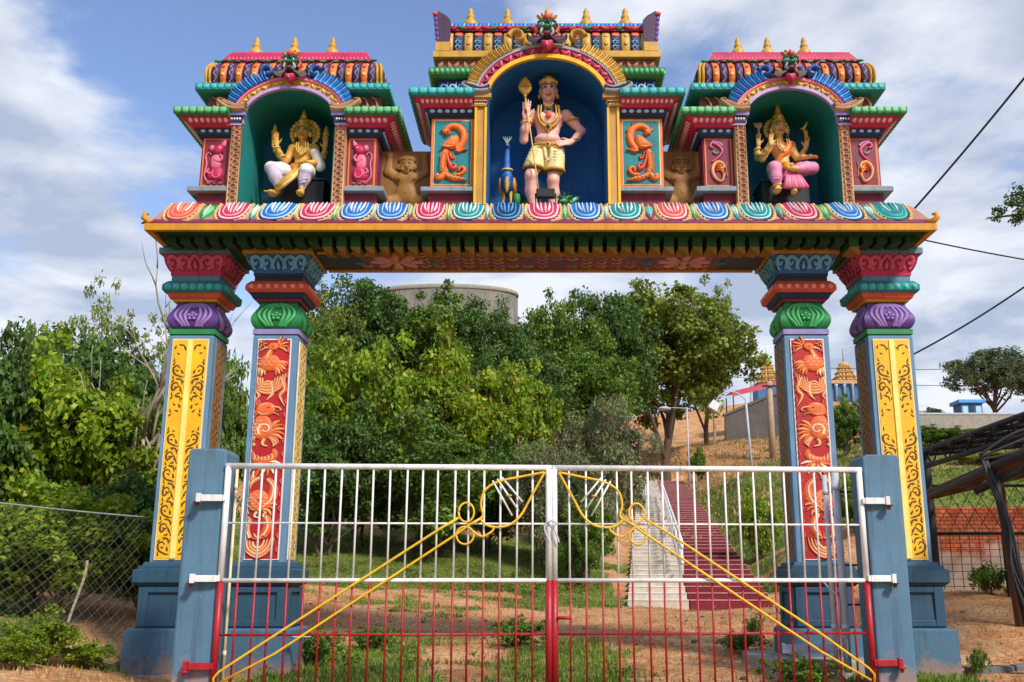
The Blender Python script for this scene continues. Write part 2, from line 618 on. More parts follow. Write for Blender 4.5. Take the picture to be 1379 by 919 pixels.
def sdf_obj(name, prims, mats, parent=None, res=0.012, loc=None, cuts=(), label=None, smooth=2):
    lo = np.array([1e9] * 3)
    hi = -lo
    bbs = []
    for p in prims:
        if p[0] == 'c':
            r = max(p[3], p[4])
            a, b = np.minimum(p[1], p[2]) - r, np.maximum(p[1], p[2]) + r
        else:
            r = p[2].max()
            a, b = p[1] - r, p[1] + r
        pad = p[5] + 3 * res
        bbs.append((a - pad, b + pad))
        lo = np.minimum(lo, a - pad)
        hi = np.maximum(hi, b + pad)
    n = np.ceil((hi - lo) / res).astype(int) + 2
    D = np.full(n, 1.0, np.float32)
    T = np.zeros(n, np.int8)
    TD = np.full(n, 9.0, np.float32)
    for p, (a, b) in zip(prims, bbs):
        i0 = np.maximum(((a - lo) / res).astype(int), 0)
        i1 = np.minimum(((b - lo) / res).astype(int) + 2, n)
        sl = tuple(slice(i0[k], i1[k]) for k in range(3))
        g = np.stack(np.meshgrid(*[lo[k] + res * np.arange(i0[k], i1[k]) for k in range(3)], indexing='ij'), -1)
        if p[0] == 'c':
            ab = p[2] - p[1]
            l2 = max(ab.dot(ab), 1e-9)
            t = np.clip(((g - p[1]) @ ab) / l2, 0, 1)
            d = np.linalg.norm(g - p[1] - t[..., None] * ab, axis=-1) - (p[3] + (p[4] - p[3]) * t)
        else:
            q = (g - p[1]) @ p[3]
            k0 = np.linalg.norm(q / p[2], axis=-1)
            k1 = np.linalg.norm(q / p[2] ** 2, axis=-1)
            d = k0 * (k0 - 1) / np.maximum(k1, 1e-6)
            d = np.where(k0 < 1e-4, -p[2].min(), d)
        d = d.astype(np.float32)
        old = D[sl]
        k = max(p[5], 1e-4)
        hh = np.clip(k - np.abs(old - d), 0, None) / k
        near = d < TD[sl]
        T[sl] = np.where(near, p[6], T[sl])
        TD[sl] = np.where(near, d, TD[sl])
        D[sl] = np.minimum(old, d) - hh * hh * k * 0.25
    if cuts:
        g = np.stack(np.meshgrid(*[lo[k] + res * np.arange(n[k]) for k in range(3)], indexing='ij'), -1)
        for (pt, nv) in cuts:
            nv = np.array(nv, float)
            nv /= np.linalg.norm(nv)
            D = np.maximum(D, ((g - np.array(pt)) @ nv).astype(np.float32))
    ins = D < 0
    c8 = [ins[x:n[0] - 1 + x, y:n[1] - 1 + y, z:n[2] - 1 + z] for x in (0, 1) for y in (0, 1) for z in (0, 1)]
    cnt = sum(c.astype(np.int8) for c in c8)
    act = (cnt > 0) & (cnt < 8)
    idx = np.full(act.shape, -1, np.int64)
    ids = np.argwhere(act)
    idx[act] = np.arange(len(ids))
    acc = np.zeros((len(ids), 3))
    num = np.zeros(len(ids))
    corners = [(x, y, z) for x in (0, 1) for y in (0, 1) for z in (0, 1)]
    val = {c: D[ids[:, 0] + c[0], ids[:, 1] + c[1], ids[:, 2] + c[2]] for c in corners}
    for c in corners:
        for ax in range(3):
            if c[ax]:
                continue
            c2 = list(c)
            c2[ax] = 1
            c2 = tuple(c2)
            a, b = val[c], val[c2]
            x = (a < 0) != (b < 0)
            t = np.where(x, a / np.where(x, a - b, 1), 0)
            pt = np.tile(np.array(c, float), (len(ids), 1))
            pt[:, ax] = t
            acc[x] += pt[x]
            num[x] += 1
    V = (ids + acc / num[:, None]) * res + lo
    TT = T[ids[:, 0], ids[:, 1], ids[:, 2]]
    quads = []
    for ax in range(3):
        s0 = [slice(0, n[0]), slice(0, n[1]), slice(0, n[2])]
        s1 = list(s0)
        s0[ax] = slice(0, n[ax] - 1)
        s1[ax] = slice(1, n[ax])
        x = ins[tuple(s0)] != ins[tuple(s1)]
        e = np.argwhere(x)
        o1, o2 = [(1, 2), (2, 0), (0, 1)][ax]
        e = e[(e[:, o1] > 0) & (e[:, o2] > 0) & (e[:, o1] < n[o1] - 1) & (e[:, o2] < n[o2] - 1)]
        fl = ins[e[:, 0], e[:, 1], e[:, 2]]
        cs = []
        for d1, d2 in ((-1, -1), (0, -1), (0, 0), (-1, 0)):
            c = e.copy()
            c[:, o1] += d1
            c[:, o2] += d2
            cs.append(idx[c[:, 0], c[:, 1], c[:, 2]])
        q = np.stack(cs, 1)
        q = np.where(fl[:, None], q, q[:, ::-1])
        quads.append(q[(q >= 0).all(1)])
    Q = np.concatenate(quads)
    # light smoothing of the net
    for _ in range(smooth):
        sm = np.zeros_like(V)
        ct = np.zeros(len(V))
        for a, b in ((0, 1), (1, 2), (2, 3), (3, 0)):
            np.add.at(sm, Q[:, a], V[Q[:, b]])
            np.add.at(ct, Q[:, a], 1)
            np.add.at(sm, Q[:, b], V[Q[:, a]])
            np.add.at(ct, Q[:, b], 1)
        V = V * 0.5 + sm / np.maximum(ct, 1)[:, None] * 0.5
    me = mesh_np(name, V, Q, mats)
    me.polygons.foreach_set('material_index', TT[Q[:, 0]].astype(np.int32))
    me.polygons.foreach_set('use_smooth', np.ones(len(Q), bool))
    me.update()
    o = bpy.data.objects.new(name, me)
    COL.objects.link(o)
    if parent:
        o.parent = parent
    if loc:
        o.location = loc
    if label:
        o['label'] = label
    return o


def mesh_np(name, V, Q, mats):
    me = bpy.data.meshes.new(name)
    k = Q.shape[1]
    me.vertices.add(len(V))
    me.vertices.foreach_set('co', np.asarray(V, np.float32).ravel())
    me.loops.add(Q.size)
    me.loops.foreach_set('vertex_index', np.asarray(Q, np.int32).ravel())
    me.polygons.add(len(Q))
    me.polygons.foreach_set('loop_start', np.arange(0, Q.size, k, dtype=np.int32))
    for m in mats:
        me.materials.append(P[m] if isinstance(m, str) else m)
    me.update(calc_edges=True)
    return me

# ------------------------------------------------------------------ ground, hill
CTRL = [(0, -40, -.1), (-40, -40, 0), (40, -40, 0), (0, 0, -.06), (-10, 0, 0), (10, 0, 0), (0, 8, -.03), (-5.5, 8, 0), (6, 8, 0), (0, 12, 0), (-5, 13, .0), (5.2, 13.2, .0), (-4, 14.4, .17), (4, 14.3, .22), (0, 16, .18),
        (0, 20, .33), (-3, 20, .4), (0, 24, .5), (2.5, 25.5, .52), (6, 25.5, .55), (4, 23, .48), (0, 28, 1.0), (0, 33, 2.0), (-4, 33, 1.9), (-8, 30, 1.8),
        (-7, 11.6, .42), (-9, 14, .7), (-6.3, 14.2, .25), (-10, 20, 1.1), (-20, 20, 1.6), (-20, 10, .5), (7, 14.2, .2), (8, 18, .75), (8, 20, .95), (12, 20, 1.0), (14, 27, 2.0), (22, 18, .8),
        (10, 31, 3.0), (13.5, 40, 5.3), (17, 48, 7.2), (24, 60, 10.0), (29, 71, 11.6), (36, 75, 12),
        (8.4, 45, 4.3), (11, 55, 6.6), (14, 62, 8.2), (9.5, 36, 2.9),
        (12.5, 88, 12.6), (15.2, 91, 13.1), (17, 85, 12.2), (21, 88, 12.9), (9, 90, 11.2), (7, 100, 13.5), (3.5, 75, 9.5), (1, 55, 6.3), (0, 42, 3.9),
        (-6, 45, 4.6), (-5, 60, 8.5), (-10, 80, 13.5), (-8, 105, 19), (-15, 28, 2.4), (-22, 42, 4.5), (-45, 40, 5), (-30, 80, 10),
        (24, 110, 18), (32, 140, 26), (44, 140, 26), (55, 120, 20), (0, 150, 22), (-60, 150, 14), (100, 140, 16), (60, 60, 9), (80, 20, 3), (-80, 20, 3), (0, 260, 16), (-150, 260, 8), (150, 260, 10)]


def stair_line(y):
    return 3.9 + (y - 26) * .104, .52 + (y - 26) * .1485


for _y in (26, 34, 44, 54, 64, 74, 83):
    _x, _z = stair_line(_y)
    for _d in (-2.1, 0, 2.3):
        CTRL.append((_x + _d, _y, _z - .12 if _d == 0 else _z - .02))
_c = np.array(CTRL)


def _phi(r):
    return np.where(r > 0, r, 0)            # linear kernel: no overshoot between the points


_A = _phi(np.linalg.norm(_c[:, None, :2] - _c[None, :, :2], axis=-1))
_n = len(_c)
_M1 = np.zeros((_n + 1, _n + 1))
_M1[:_n, :_n] = _A
_M1[:_n, _n] = 1
_M1[_n, :_n] = 1
_W = np.linalg.solve(_M1 + np.diag([1e-3] * _n + [0]), np.append(_c[:, 2], 0))


def ground_z(x, y):
    x, y = np.atleast_1d(np.asarray(x, float)), np.atleast_1d(np.asarray(y, float))
    s = x.shape
    p = np.stack([x.ravel(), y.ravel()], 1)
    z = np.full(len(p), _W[_n])
    for i in range(_n):
        z += _W[i] * np.hypot(p[:, 0] - _c[i, 0], p[:, 1] - _c[i, 1])
    r = np.hypot(p[:, 0], p[:, 1] - 60)
    z = z * np.clip((420 - r) / 200, 0, 1) - 3 * np.clip((r - 220) / 200, 0, 1)
    # the ground is cut down to the stairs
    sx, sz = 3.9 + (p[:, 1] - 26) * .104, .52 + (p[:, 1] - 26) * .1485
    dx = np.abs(p[:, 0] - sx - .1)
    lim = sz - .06 + np.clip(dx - 2.2, 0, 9) * .9
    z = np.where((p[:, 1] > 26) & (p[:, 1] < 84), np.minimum(z, lim), z)
    z += .025 * np.sin(p[:, 0] * 1.3 + p[:, 1] * .7) * np.sin(p[:, 1] * 1.1) * np.clip((p[:, 1] - 10) / 4, 0, 1)
    return z.reshape(s)


def gz(x, y):
    return float(ground_z(x, y)[0])


def smooth(a, b, x):
    t = np.clip((x - a) / (b - a), 0, 1)
    return t * t * (3 - 2 * t)


def vnoise(x, y, f, seed=0):
    """cheap smooth value noise, 0..1"""
    rs = np.random.RandomState(seed)
    tab = rs.rand(64, 64)
    x, y = np.asarray(x) * f + 100, np.asarray(y) * f + 100
    i, j = np.floor(x).astype(int), np.floor(y).astype(int)
    u, v = x - i, y - j
    u, v = u * u * (3 - 2 * u), v * v * (3 - 2 * v)
    t = lambda a, b: tab[a % 64, b % 64]
    return (t(i, j) * (1 - u) + t(i + 1, j) * u) * (1 - v) + (t(i, j + 1) * (1 - u) + t(i + 1, j + 1) * u) * v


def grass_mask(x, y):
    """1 where grass grows, 0 on bare red soil"""
    x, y = np.asarray(x, float), np.asarray(y, float)
    n = vnoise(x, y, .45, 1) * .55 + vnoise(x, y, 1.3, 2) * .3 + vnoise(x, y, 3.5, 3) * .15
    g = n * 1.0
    g += .55 * smooth(24.5, 28, y) * (1 - smooth(34, 40, y)) * (1 - smooth(1.5, 2.4, x))           # lawn before the bushes
    g += .30 * np.exp(-((x + 2.6) / 1.4) ** 2 - ((y - 14.2) / 1.6) ** 2)
    g += .32 * np.exp(-((x - .2) / .8) ** 2 - ((y - 15.0) / 2.4) ** 2)
    g -= .38 * np.exp(-((y - 19.5) / 2.6) ** 2) * (1 - smooth(9, 13, np.abs(x)))                      # worn dirt track
    g -= .42 * np.exp(-((x - 2.6) / 1.1) ** 2 - ((y - 15.5) / 4) ** 2)
    g -= .30 * np.exp(-((x + 1.1) / .7) ** 2 - ((y - 14.5) / 2) ** 2)
    g -= .35 * smooth(4.5, 7, x) * (1 - smooth(22, 26, y))
    g -= .42 * smooth(76, 84, y) * smooth(6, 10, x)                                                 # bare slope on top
    g += .32 * smooth(26, 30, y) * (1 - smooth(60, 75, y)) * smooth(5.5, 7, x)
    g -= .25 * np.exp(-((x - 8.5) / 2.5) ** 2 - ((y - 29) / 2.5) ** 2)
    g += .25 * (1 - smooth(-7.5, -6.2, x)) * (1 - smooth(20, 24, y))
    g -= .3 * np.exp(-((x + 6.4) / .9) ** 2 - ((y - 14.6) / 1.6) ** 2)
    g -= .16 * smooth(55, 70, y) * smooth(5, 8, x)
    g -= .05
    return smooth(.40, .62, g)


def ground_material():
    m = bpy.data.materials.new('red_soil_and_grass')
    m.use_nodes = True
    nt = m.node_tree
    N, L = nt.nodes, nt.links
    b = N['Principled BSDF']
    b.inputs['Roughness'].default_value = .95
    b.inputs['Specular IOR Level'].default_value = .15
    tc = N.new('ShaderNodeTexCoord')

    def noise(s, d, r=.6):
        n = N.new('ShaderNodeTexNoise')
        n.inputs['Scale'].default_value = s
        n.inputs['Detail'].default_value = d
        n.inputs['Roughness'].default_value = r
        L.new(tc.outputs['Object'], n.inputs['Vector'])
        return n.outputs['Fac']

    def ramp(src, els):
        r = N.new('ShaderNodeValToRGB')
        e = r.color_ramp.elements
        for k, (p, c) in enumerate(els):
            x = e[k] if k < 2 else e.new(p)
            x.position = p
            x.color = (*C(c), 1)
        L.new(src, r.inputs[0])
        return r.outputs[0]
    soil = ramp(noise(.9, 8, .68), [(.28, '#b57a50'), (.50, '#dea472'), (.72, '#efc99e')])
    peb = ramp(noise(14, 6, .7), [(.38, '#8f7a68'), (.62, '#ffffff')])
    mx0 = N.new('ShaderNodeMix')
    mx0.data_type = 'RGBA'
    mx0.blend_type = 'MULTIPLY'
    mx0.inputs[0].default_value = .75
    L.new(soil, mx0.inputs[6])
    L.new(peb, mx0.inputs[7])
    grass = ramp(noise(2.5, 7, .7), [(.3, '#3c4a1c'), (.55, '#6c7a30'), (.75, '#94904a')])
    at = N.new('ShaderNodeAttribute')
    at.attribute_name = 'grass'
    ad = N.new('ShaderNodeMath')
    ad.operation = 'ADD'
    L.new(at.outputs['Fac'], ad.inputs[0])
    mr = N.new('ShaderNodeMapRange')
    mr.inputs[1].default_value = .3
    mr.inputs[2].default_value = .7
    mr.inputs[3].default_value = -.42
    mr.inputs[4].default_value = .42
    L.new(noise(5.5, 6, .7), mr.inputs[0])
    L.new(mr.outputs[0], ad.inputs[1])
    ad.use_clamp = True
    mx = N.new('ShaderNodeMix')
    mx.data_type = 'RGBA'
    L.new(ad.outputs[0], mx.inputs[0])
    L.new(mx0.outputs[2], mx.inputs[6])
    L.new(grass, mx.inputs[7])
    L.new(mx.outputs[2], b.inputs['Base Color'])
    bp = N.new('ShaderNodeBump')
    bp.inputs['Strength'].default_value = .7
    bp.inputs['Distance'].default_value = .06
    L.new(noise(9, 8, .7), bp.inputs['Height'])
    L.new(bp.outputs[0], b.inputs['Normal'])
    return m


def build_ground():
    def axis(parts):
        a = np.unique(np.concatenate([np.arange(*p) for p in parts]).round(3))
        return a
    xs = axis([(-1500, -100, 120), (-100, -24, 4), (-24, -10, .7), (-10, 14, .16), (14, 40, .8), (40, 100, 4), (100, 1501, 120)])
    ys = axis([(-600, -20, 60), (-20, 10, 2), (10, 34, .16), (34, 100, .8), (100, 180, 3), (180, 320, 10), (320, 2400, 160)])
    X, Y = np.meshgrid(xs, ys)
    Z = ground_z(X, Y)
    g = grass_mask(X, Y)
    Z = Z + (vnoise(X, Y, 2.2, 5) - .5) * .05 * smooth(9, 13, Y)
    Z = np.where(Y < 13.0, Z - 0.02, Z)
    nx, ny = len(xs), len(ys)
    V = np.stack([X.ravel(), Y.ravel(), Z.ravel()], 1)
    i = np.arange(ny - 1)[:, None] * nx + np.arange(nx - 1)[None]
    Q = np.stack([i, i + 1, i + nx + 1, i + nx], -1).reshape(-1, 4)
    me = mesh_np('ground', V, Q, [ground_material()])
    me.polygons.foreach_set('use_smooth', np.ones(len(Q), bool))
    a = me.attributes.new('grass', 'FLOAT', 'POINT')
    a.data.foreach_set('value', g.ravel().astype(np.float32))
    o = bpy.data.objects.new('ground', me)
    COL.objects.link(o)
    props(o, kind='structure')
    return o


build_ground()
# ------------------------------------------------------------------ the gateway arch
def prism(mb, outline, f, h0, h1, m, sm=False, n=4):
    q = catmull(outline, n, closed=True) if sm else outline
    k = len(q)
    vs = [f(x, y, h0) for x, y in q] + [f(x, y, h1) for x, y in q]
    mb.add(vs, [(i, (i + 1) % k, k + (i + 1) % k, k + i) for i in range(k)] + [tuple(range(k))[::-1], tuple(range(k, 2 * k))], m)


MB.prism = prism


def loft2(mb, rows, cx, yb, m, inner=None):
    """tier of a tower: rows (z,hx,yfront); with an opening of half-width inner the tier is two blocks"""
    spans = [(-1, None)] if inner is None else [(-1, inner), (1, inner)]
    for sg, wi in spans:
        for a, b in zip(rows[:-1], rows[1:]):
            vs = []
            for z, hx, yf in (a, b):
                if wi is None:
                    x0, x1 = cx - hx, cx + hx
                elif sg < 0:
                    x0, x1 = cx - hx, cx - wi
                else:
                    x0, x1 = cx + wi, cx + hx
                vs += [(x0, yf, z), (x1, yf, z), (x1, yb, z), (x0, yb, z)]
            mb.add(vs, [(k, (k + 1) % 4, 4 + (k + 1) % 4, 4 + k) for k in range(4)], m)
        for (z, hx, yf), fl in ((rows[0], True), (rows[-1], False)):
            if wi is None:
                x0, x1 = cx - hx, cx + hx
            elif sg < 0:
                x0, x1 = cx - hx, cx - wi
            else:
                x0, x1 = cx + wi, cx + hx
            vs = [(x0, yf, z), (x1, yf, z), (x1, yb, z), (x0, yb, z)]
            mb.add(vs, [(3, 2, 1, 0) if fl else (0, 1, 2, 3)], m)


def tier_f(rows, cx, face):
    zs = [r[0] for r in rows]

    def f(u, v, h):
        hx = float(np.interp(v, zs, [r[1] for r in rows]))
        yf = float(np.interp(v, zs, [r[2] for r in rows]))
        if face == 'front':
            return (cx + u, yf - h, v)
        sg = 1 if face == 'right' else -1
        return (cx + sg * (hx + h), u, v)
    return f


gateway = thing('gateway_arch', 'tall painted temple gateway with four ornate pillars and three niche towers', 'gateway', (0, 13.5, 0))
GO = Vector((0, 13.5, 0))


def gpart(mb, name, parent=gateway, bevel=0.0, label=None):
    """link a mesh given in world coordinates under the gateway (or one of its parts)"""
    base = GO if parent is gateway else GO + PART_LOC[parent.name]
    mb.v = [(p[0] - base.x, p[1] - base.y, p[2] - base.z) for p in mb.v]
    return mb.build(name, parent, bevel=bevel, label=label)


PART_LOC = {}


def halves(mb, name, parent, cx):
    for sg in (-1, 1):
        h = MB()
        h.mats = list(mb.mats)
        for fc, m_, sm in zip(mb.f, mb.m, mb.s):
            if (sum(mb.v[i][0] for i in fc) / len(fc) - cx) * sg > 0:
                b = len(h.v)
                h.v += [mb.v[i] for i in fc]
                h.f.append(tuple(range(b, b + len(fc))))
                h.m.append(m_)
                h.s.append(sm)
        import bmesh
        o = gpart(h, name, parent)
        bm = bmesh.new()
        bm.from_mesh(o.data)
        bmesh.ops.remove_doubles(bm, verts=bm.verts, dist=1e-5)
        bm.to_mesh(o.data)
        bm.free()




def gbody(mb, name, origin, bevel=0.0, label=None):
    """a part of the gateway with its own origin"""
    mb.v = [(p[0] - origin[0], p[1] - origin[1], p[2] - origin[2]) for p in mb.v]
    o = mb.build(name, gateway, bevel=bevel, label=label)
    o.location = Vector(origin) - GO
    PART_LOC[o.name] = Vector(origin) - GO
    return o


# ---- pillars
YC = 13.55


def oribs(mb, f, pts, w, fill, hi, n=5, o=0.022, dark='dark'):
    """outlined painted stroke: dark rim, fill, highlight"""
    wf = w if callable(w) else (lambda t, w=w: w)
    mb.ribbon(f, pts, lambda t: wf(t) + o, .008, dark, n)
    mb.ribbon(f, pts, wf, .016, fill, n, base=.004)
    if hi:
        mb.ribbon(f, pts, lambda t: wf(t) * .22, .004, hi, n, base=.0175)


def oblob(mb, f, outline, fill, hi=None, o=0.012, h=.022, dark='dark'):
    cx = sum(p[0] for p in outline) / len(outline)
    cy = sum(p[1] for p in outline) / len(outline)

    def grow(e):
        r = []
        for x, y in outline:
            l = math.hypot(x - cx, y - cy) or 1
            r.append((x + (x - cx) / l * e, y + (y - cy) / l * e))
        return r
    mb.blob(f, grow(o), .008, dark)
    mb.blob(f, outline, h, fill, base=.004)
    if hi:
        mb.blob(f, [(cx + (x - cx) * .45, cy + (y - cy) * .45 + .008) for x, y in outline], .006, hi, base=h + .001)


def red_panel(cx, flip):
    """stack of carved birds and beasts on a red ground"""
    mb = MB()
    y = YC - .31
    mb.box(cx - .228, cx + .228, y - .012, y + .02, 1.43, 4.385, 'white')
    mb.box(cx - .212, cx + .212, y - .018, y, 1.447, 4.368, 'red')
    fr = on_front(y - .017)
    s = -1 if flip else 1

    def f(u, v, h):
        return fr(cx + s * max(-.205, min(.205, u * 1.18)), v, h)
    O, Hh, Lo, Rd = 'carved_orange', 'cream', 'carved_light', 'salmon'
    f0 = f

    def px(p):                                   # sketch units -> panel metres
        return [((x - 125) * .0036, 4.365 - (y - 52) * .0037) for x, y in p]

    def S(p, w, c, hi=None, o=.016):
        wf = w if callable(w) else (lambda t: w)
        oribs(mb, f0, px(p), wf, c, hi, o=o)

    def B(p, c, h=.02):
        oblob(mb, f0, px(p), c, None, o=.008, h=h)

    def L(p, w=.010, c=Hh, base=.022):
        mb.ribbon(f0, px(p), taper(w * .5, w, w * .3), .005, c, 4, base=base)

    def fan(x, y, r0, r1, a0, a1, n, c1, c2, w=.04):
        for k in range(n):
            a = R(a0 + (a1 - a0) * k / max(n - 1, 1))
            S([(x + r0 * math.cos(a), y - r0 * math.sin(a)), (x + (r0 + r1) / 2 * math.cos(a + .12), y - (r0 + r1) / 2 * math.sin(a + .12)), (x + r1 * math.cos(a), y - r1 * math.sin(a))], taper(w * .5, w, w * .35), c1 if k % 2 else c2, None, o=.012)

    def scales(x, y, w, h, rows):
        for r in range(rows):
            for k in range(3):
                xx = x - w / 2 + (k + .5 * (r % 2) + .25) * w / 3
                yy = y - h / 2 + (r + .5) * h / rows
                L([(xx - w / 7, yy), (xx, yy + h / rows * .7), (xx + w / 7, yy)], .008)
    # background tendrils
    for k in range(16):
        z = 75 + k * 48
        for sg in (-1, 1):
            S([(125 + sg * 52, z), (125 + sg * 44, z + 14), (125 + sg * 52, z + 30)], taper(.012, .024, .008), Rd, None, o=.008)
    # crested bird, head to the left, sweeping tail
    for k in range(5):
        r = 46 - 8 * k
        S([(108 - r, 178 + 4 * k), (108 - r * .85, 228 - 3 * k), (112, 252 - 11 * k), (118 + r * .85, 226 - 3 * k), (120 + r, 176 + 4 * k)], taper(.03, .055, .02), Lo if k % 2 else O, Hh if k % 2 == 0 else None)
    S([(84, 190), (72, 235), (86, 262), (62, 286)], taper(.06, .07, .012), O, Hh)
    S([(150, 190), (166, 235), (152, 262), (170, 300)], taper(.06, .075, .012), O, Hh)
    S([(122, 205), (128, 250), (112, 276)], taper(.05, .06, .01), Lo, Hh)
    B([(72, 140), (92, 112), (128, 108), (146, 132), (138, 162), (108, 172), (80, 160)], O)
    scales(106, 128, 52, 34, 3)
    fan(122, 136, 14, 50, -75, -5, 6, Lo, O, .05)
    fan(88, 150, 8, 36, -150, -70, 5, Hh, Lo, .035)
    S([(104, 116), (112, 96), (118, 80)], taper(.09, .07, .06), O, Hh)
    B([(104, 84), (108, 66), (128, 62), (140, 74), (132, 90), (114, 94)], O)
    S([(106, 80), (92, 84), (84, 94)], taper(.03, .006), Hh, None)
    mb.blob(f0, px(circ(120, 76, 3, 2)), .01, 'dark', base=.02)
    fan(134, 74, 8, 40, -35, 70, 5, O, Lo, .034)
    fan(86, 66, 3, 15, 0, 300, 6, Rd, Lo, .026)
    # seated winged beast, head to the right
    fan(112, 392, 24, 62, -60, 40, 7, O, Lo, .05)
    B([(70, 372), (84, 336), (112, 332), (132, 360), (138, 400), (114, 424), (84, 418), (70, 398)], O)
    mb.ribbon(f0, px(spiral(112, 384, 24, 5, 2.4, 1.1)), taper(.03, .012), .008, Hh, 4, base=.022)
    scales(90, 372, 34, 60, 5)
    B([(78, 322), (84, 294), (112, 284), (136, 294), (140, 318), (120, 336), (92, 338)], O)
    L([(86, 322), (104, 330), (124, 326)], .012)
    L([(90, 300), (104, 292), (122, 292)], .012)
    S([(130, 302), (150, 304), (158, 314), (146, 318)], taper(.05, .03, .01), O, Hh)
    S([(128, 322), (146, 328), (152, 336)], taper(.035, .01), O, None)
    mb.blob(f0, px(circ(120, 304, 4, 2.2)), .01, 'dark', base=.02)
    fan(92, 308, 14, 36, 95, 215, 6, O, Rd, .036)
    S([(84, 408), (66, 430), (82, 440), (62, 448)], taper(.06, .04, .02), Lo, Hh)
    S([(112, 416), (106, 438), (124, 446)], taper(.06, .04, .02), Lo, Hh)
    S([(128, 410), (150, 432), (140, 446)], taper(.06, .05, .02), O, Hh)
    # coiled body with feather fan
    S([(70, 462), (84, 492), (120, 498), (146, 476), (140, 456)], taper(.05, .13, .05), O, None)
    for k in range(6):
        x = 82 + 11 * k
        L([(x, 470 + 14 * math.sin(k * .6)), (x + 5, 482 + 10 * math.sin(k * .6)), (x + 2, 496)], .012)
    fan(118, 500, 12, 52, -170, -10, 8, Hh, O, .045)
    fan(118, 500, 8, 30, -165, -15, 6, Rd, Lo, .04)
    # peacock with curved neck
    S([(128, 562), (150, 592), (142, 640), (112, 664)], taper(.07, .11, .12), O, Hh)
    S([(110, 556), (76, 580), (64, 618), (84, 632)], taper(.05, .085, .05), Lo, Hh)
    fan(86, 566, 4, 34, 60, 150, 4, Hh, O, .03)
    B([(74, 640), (90, 604), (124, 606), (140, 640), (122, 676), (88, 676)], O)
    scales(106, 640, 58, 62, 6)
    B(circ(108, 638, 15, 14), Lo)
    fan(112, 652, 20, 52, -70, 20, 5, Lo, O, .045)
    for x in (78, 104, 132):
        S([(x, 676), (x - 8, 694), (x + 6, 700)], taper(.04, .03, .012), Hh, None)
    # tail spiral at the foot
    S([(132, 690), (140, 730), (128, 760)], taper(.08, .11, .09), O, Hh)
    S([(86, 700), (74, 736), (86, 770)], taper(.05, .08, .06), Lo, Hh)
    for k in range(4):
        r = 46 - 10 * k
        S([(112 - r, 772 + 3 * k), (112 - r * .8, 812 - 5 * k), (114, 836 - 10 * k), (114 + r * .8, 808 - 5 * k), (116 + r, 764 + 3 * k)], taper(.03, .055, .02), O if k % 2 == 0 else Lo, Hh)
    fan(114, 776, 6, 28, 20, 160, 5, Lo, Rd, .035)
    return mb


def yellow_panel(cx, seed):
    """yellow lattice with dark cut-outs and a pale centre ridge"""
    rnd = random.Random(seed)
    mb = MB()
    y = YC - .31
    mb.box(cx - .248, cx + .248, y - .012, y + .02, 1.43, 4.385, 'cream')
    mb.box(cx - .232, cx + .232, y - .018, y, 1.447, 4.368, 'yellow')
    mb.box(cx - .035, cx + .035, y - .034, y - .01, 1.45, 4.366, 'pale_yellow')
    fr = on_front(y - .0165)
    v = 1.5
    k = 0

    def clear(u, z):
        ph = 4.36 - z
        return ((ph - .28) / .15) ** 2 + (u / .15) ** 2 < 1 or ((ph - 1.12) / .2) ** 2 + (u / .17) ** 2 < 1
    H = 'dark_brown'
    while v < 4.25:
        fl = 1 if k % 2 else -1
        j = rnd.uniform(-.012, .012)
        strokes = [([(.06, v), (.11, v + .05 * fl + .06), (.19, v + .05), (.205, v + .13), (.15, v + .16), (.12, v + .12)], taper(.018, .042, .02)),
                   ([(.07, v + .13), (.09, v + .2), (.16, v + .22)], taper(.014, .036, .012))]
        tears = [(.085, v + .075, .075, .034, 1.2), (.155, v + .095, .05, .03, .4), (.20, v + .005, .07, .026, 1.5), (.12, v + .015, .07, .03, -.4 * fl), (.195, v + .185, .065, .03, 2.2), (.06, v + .175, .05, .022, 1.6), (.135, v + .205, .05, .026, .2)]
        for sg in (-1, 1):
            for pts, w in strokes:
                if any(clear(p[0], p[1]) for p in pts):
                    continue
                mb.ribbon(fr, [(cx + sg * (p[0] + j), p[1]) for p in pts], w, .0025, H, n=3)
            for u, z, ln, wd, an in tears:
                if clear(u, z) or rnd.random() < .06:
                    continue
                an += rnd.uniform(-.3, .3)
                mb.blob(fr, tear(cx + sg * u, z + rnd.uniform(-.008, .008), ln, wd, an if sg > 0 else math.pi - an, 8), .0025, H, n=2, flat=True)
        v += .235
        k += 1
    return mb


def lattice_panel(x, sg, y0, y1, light):
    """side panel of pierced flowers"""
    mb = MB()
    yc, hw = (y0 + y1) / 2, (y1 - y0) / 2
    base, holes = ('gold_light', 'dark_brown') if light else ('bronze', 'dark')  # sunlit face painted lighter gold, shaded faces darker bronze
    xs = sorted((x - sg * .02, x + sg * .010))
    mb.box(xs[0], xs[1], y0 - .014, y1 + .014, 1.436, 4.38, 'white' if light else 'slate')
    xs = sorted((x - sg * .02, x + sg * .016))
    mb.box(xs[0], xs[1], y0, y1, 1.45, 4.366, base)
    f = on_side(x + sg * .0155, sg)
    v = 1.62
    while v < 4.3:
        for k in range(8):
            a = k * math.pi / 4 + math.pi / 8
            mb.blob(f, tear(yc + math.cos(a) * .085, v + math.sin(a) * .115, .085, .034, a + math.pi, 8), .002, holes, n=2, flat=True)
        for sy in (-1, 1):
            mb.blob(f, tear(yc + sy * (hw - .035), v + .18, .06, .03, math.pi / 2, 8), .002, holes, n=2, flat=True)
            mb.blob(f, tear(yc + sy * .05, v + .185, .06, .022, sy * .9, 8), .002, holes, n=2, flat=True)
            mb.blob(f, tear(yc + sy * (hw - .025), v, .09, .022, math.pi / 2, 8), .002, holes, n=2, flat=True)
        mb.blob(f, circ(yc, v, .02), .003, holes, n=2, flat=True)
        v += .37
    return mb


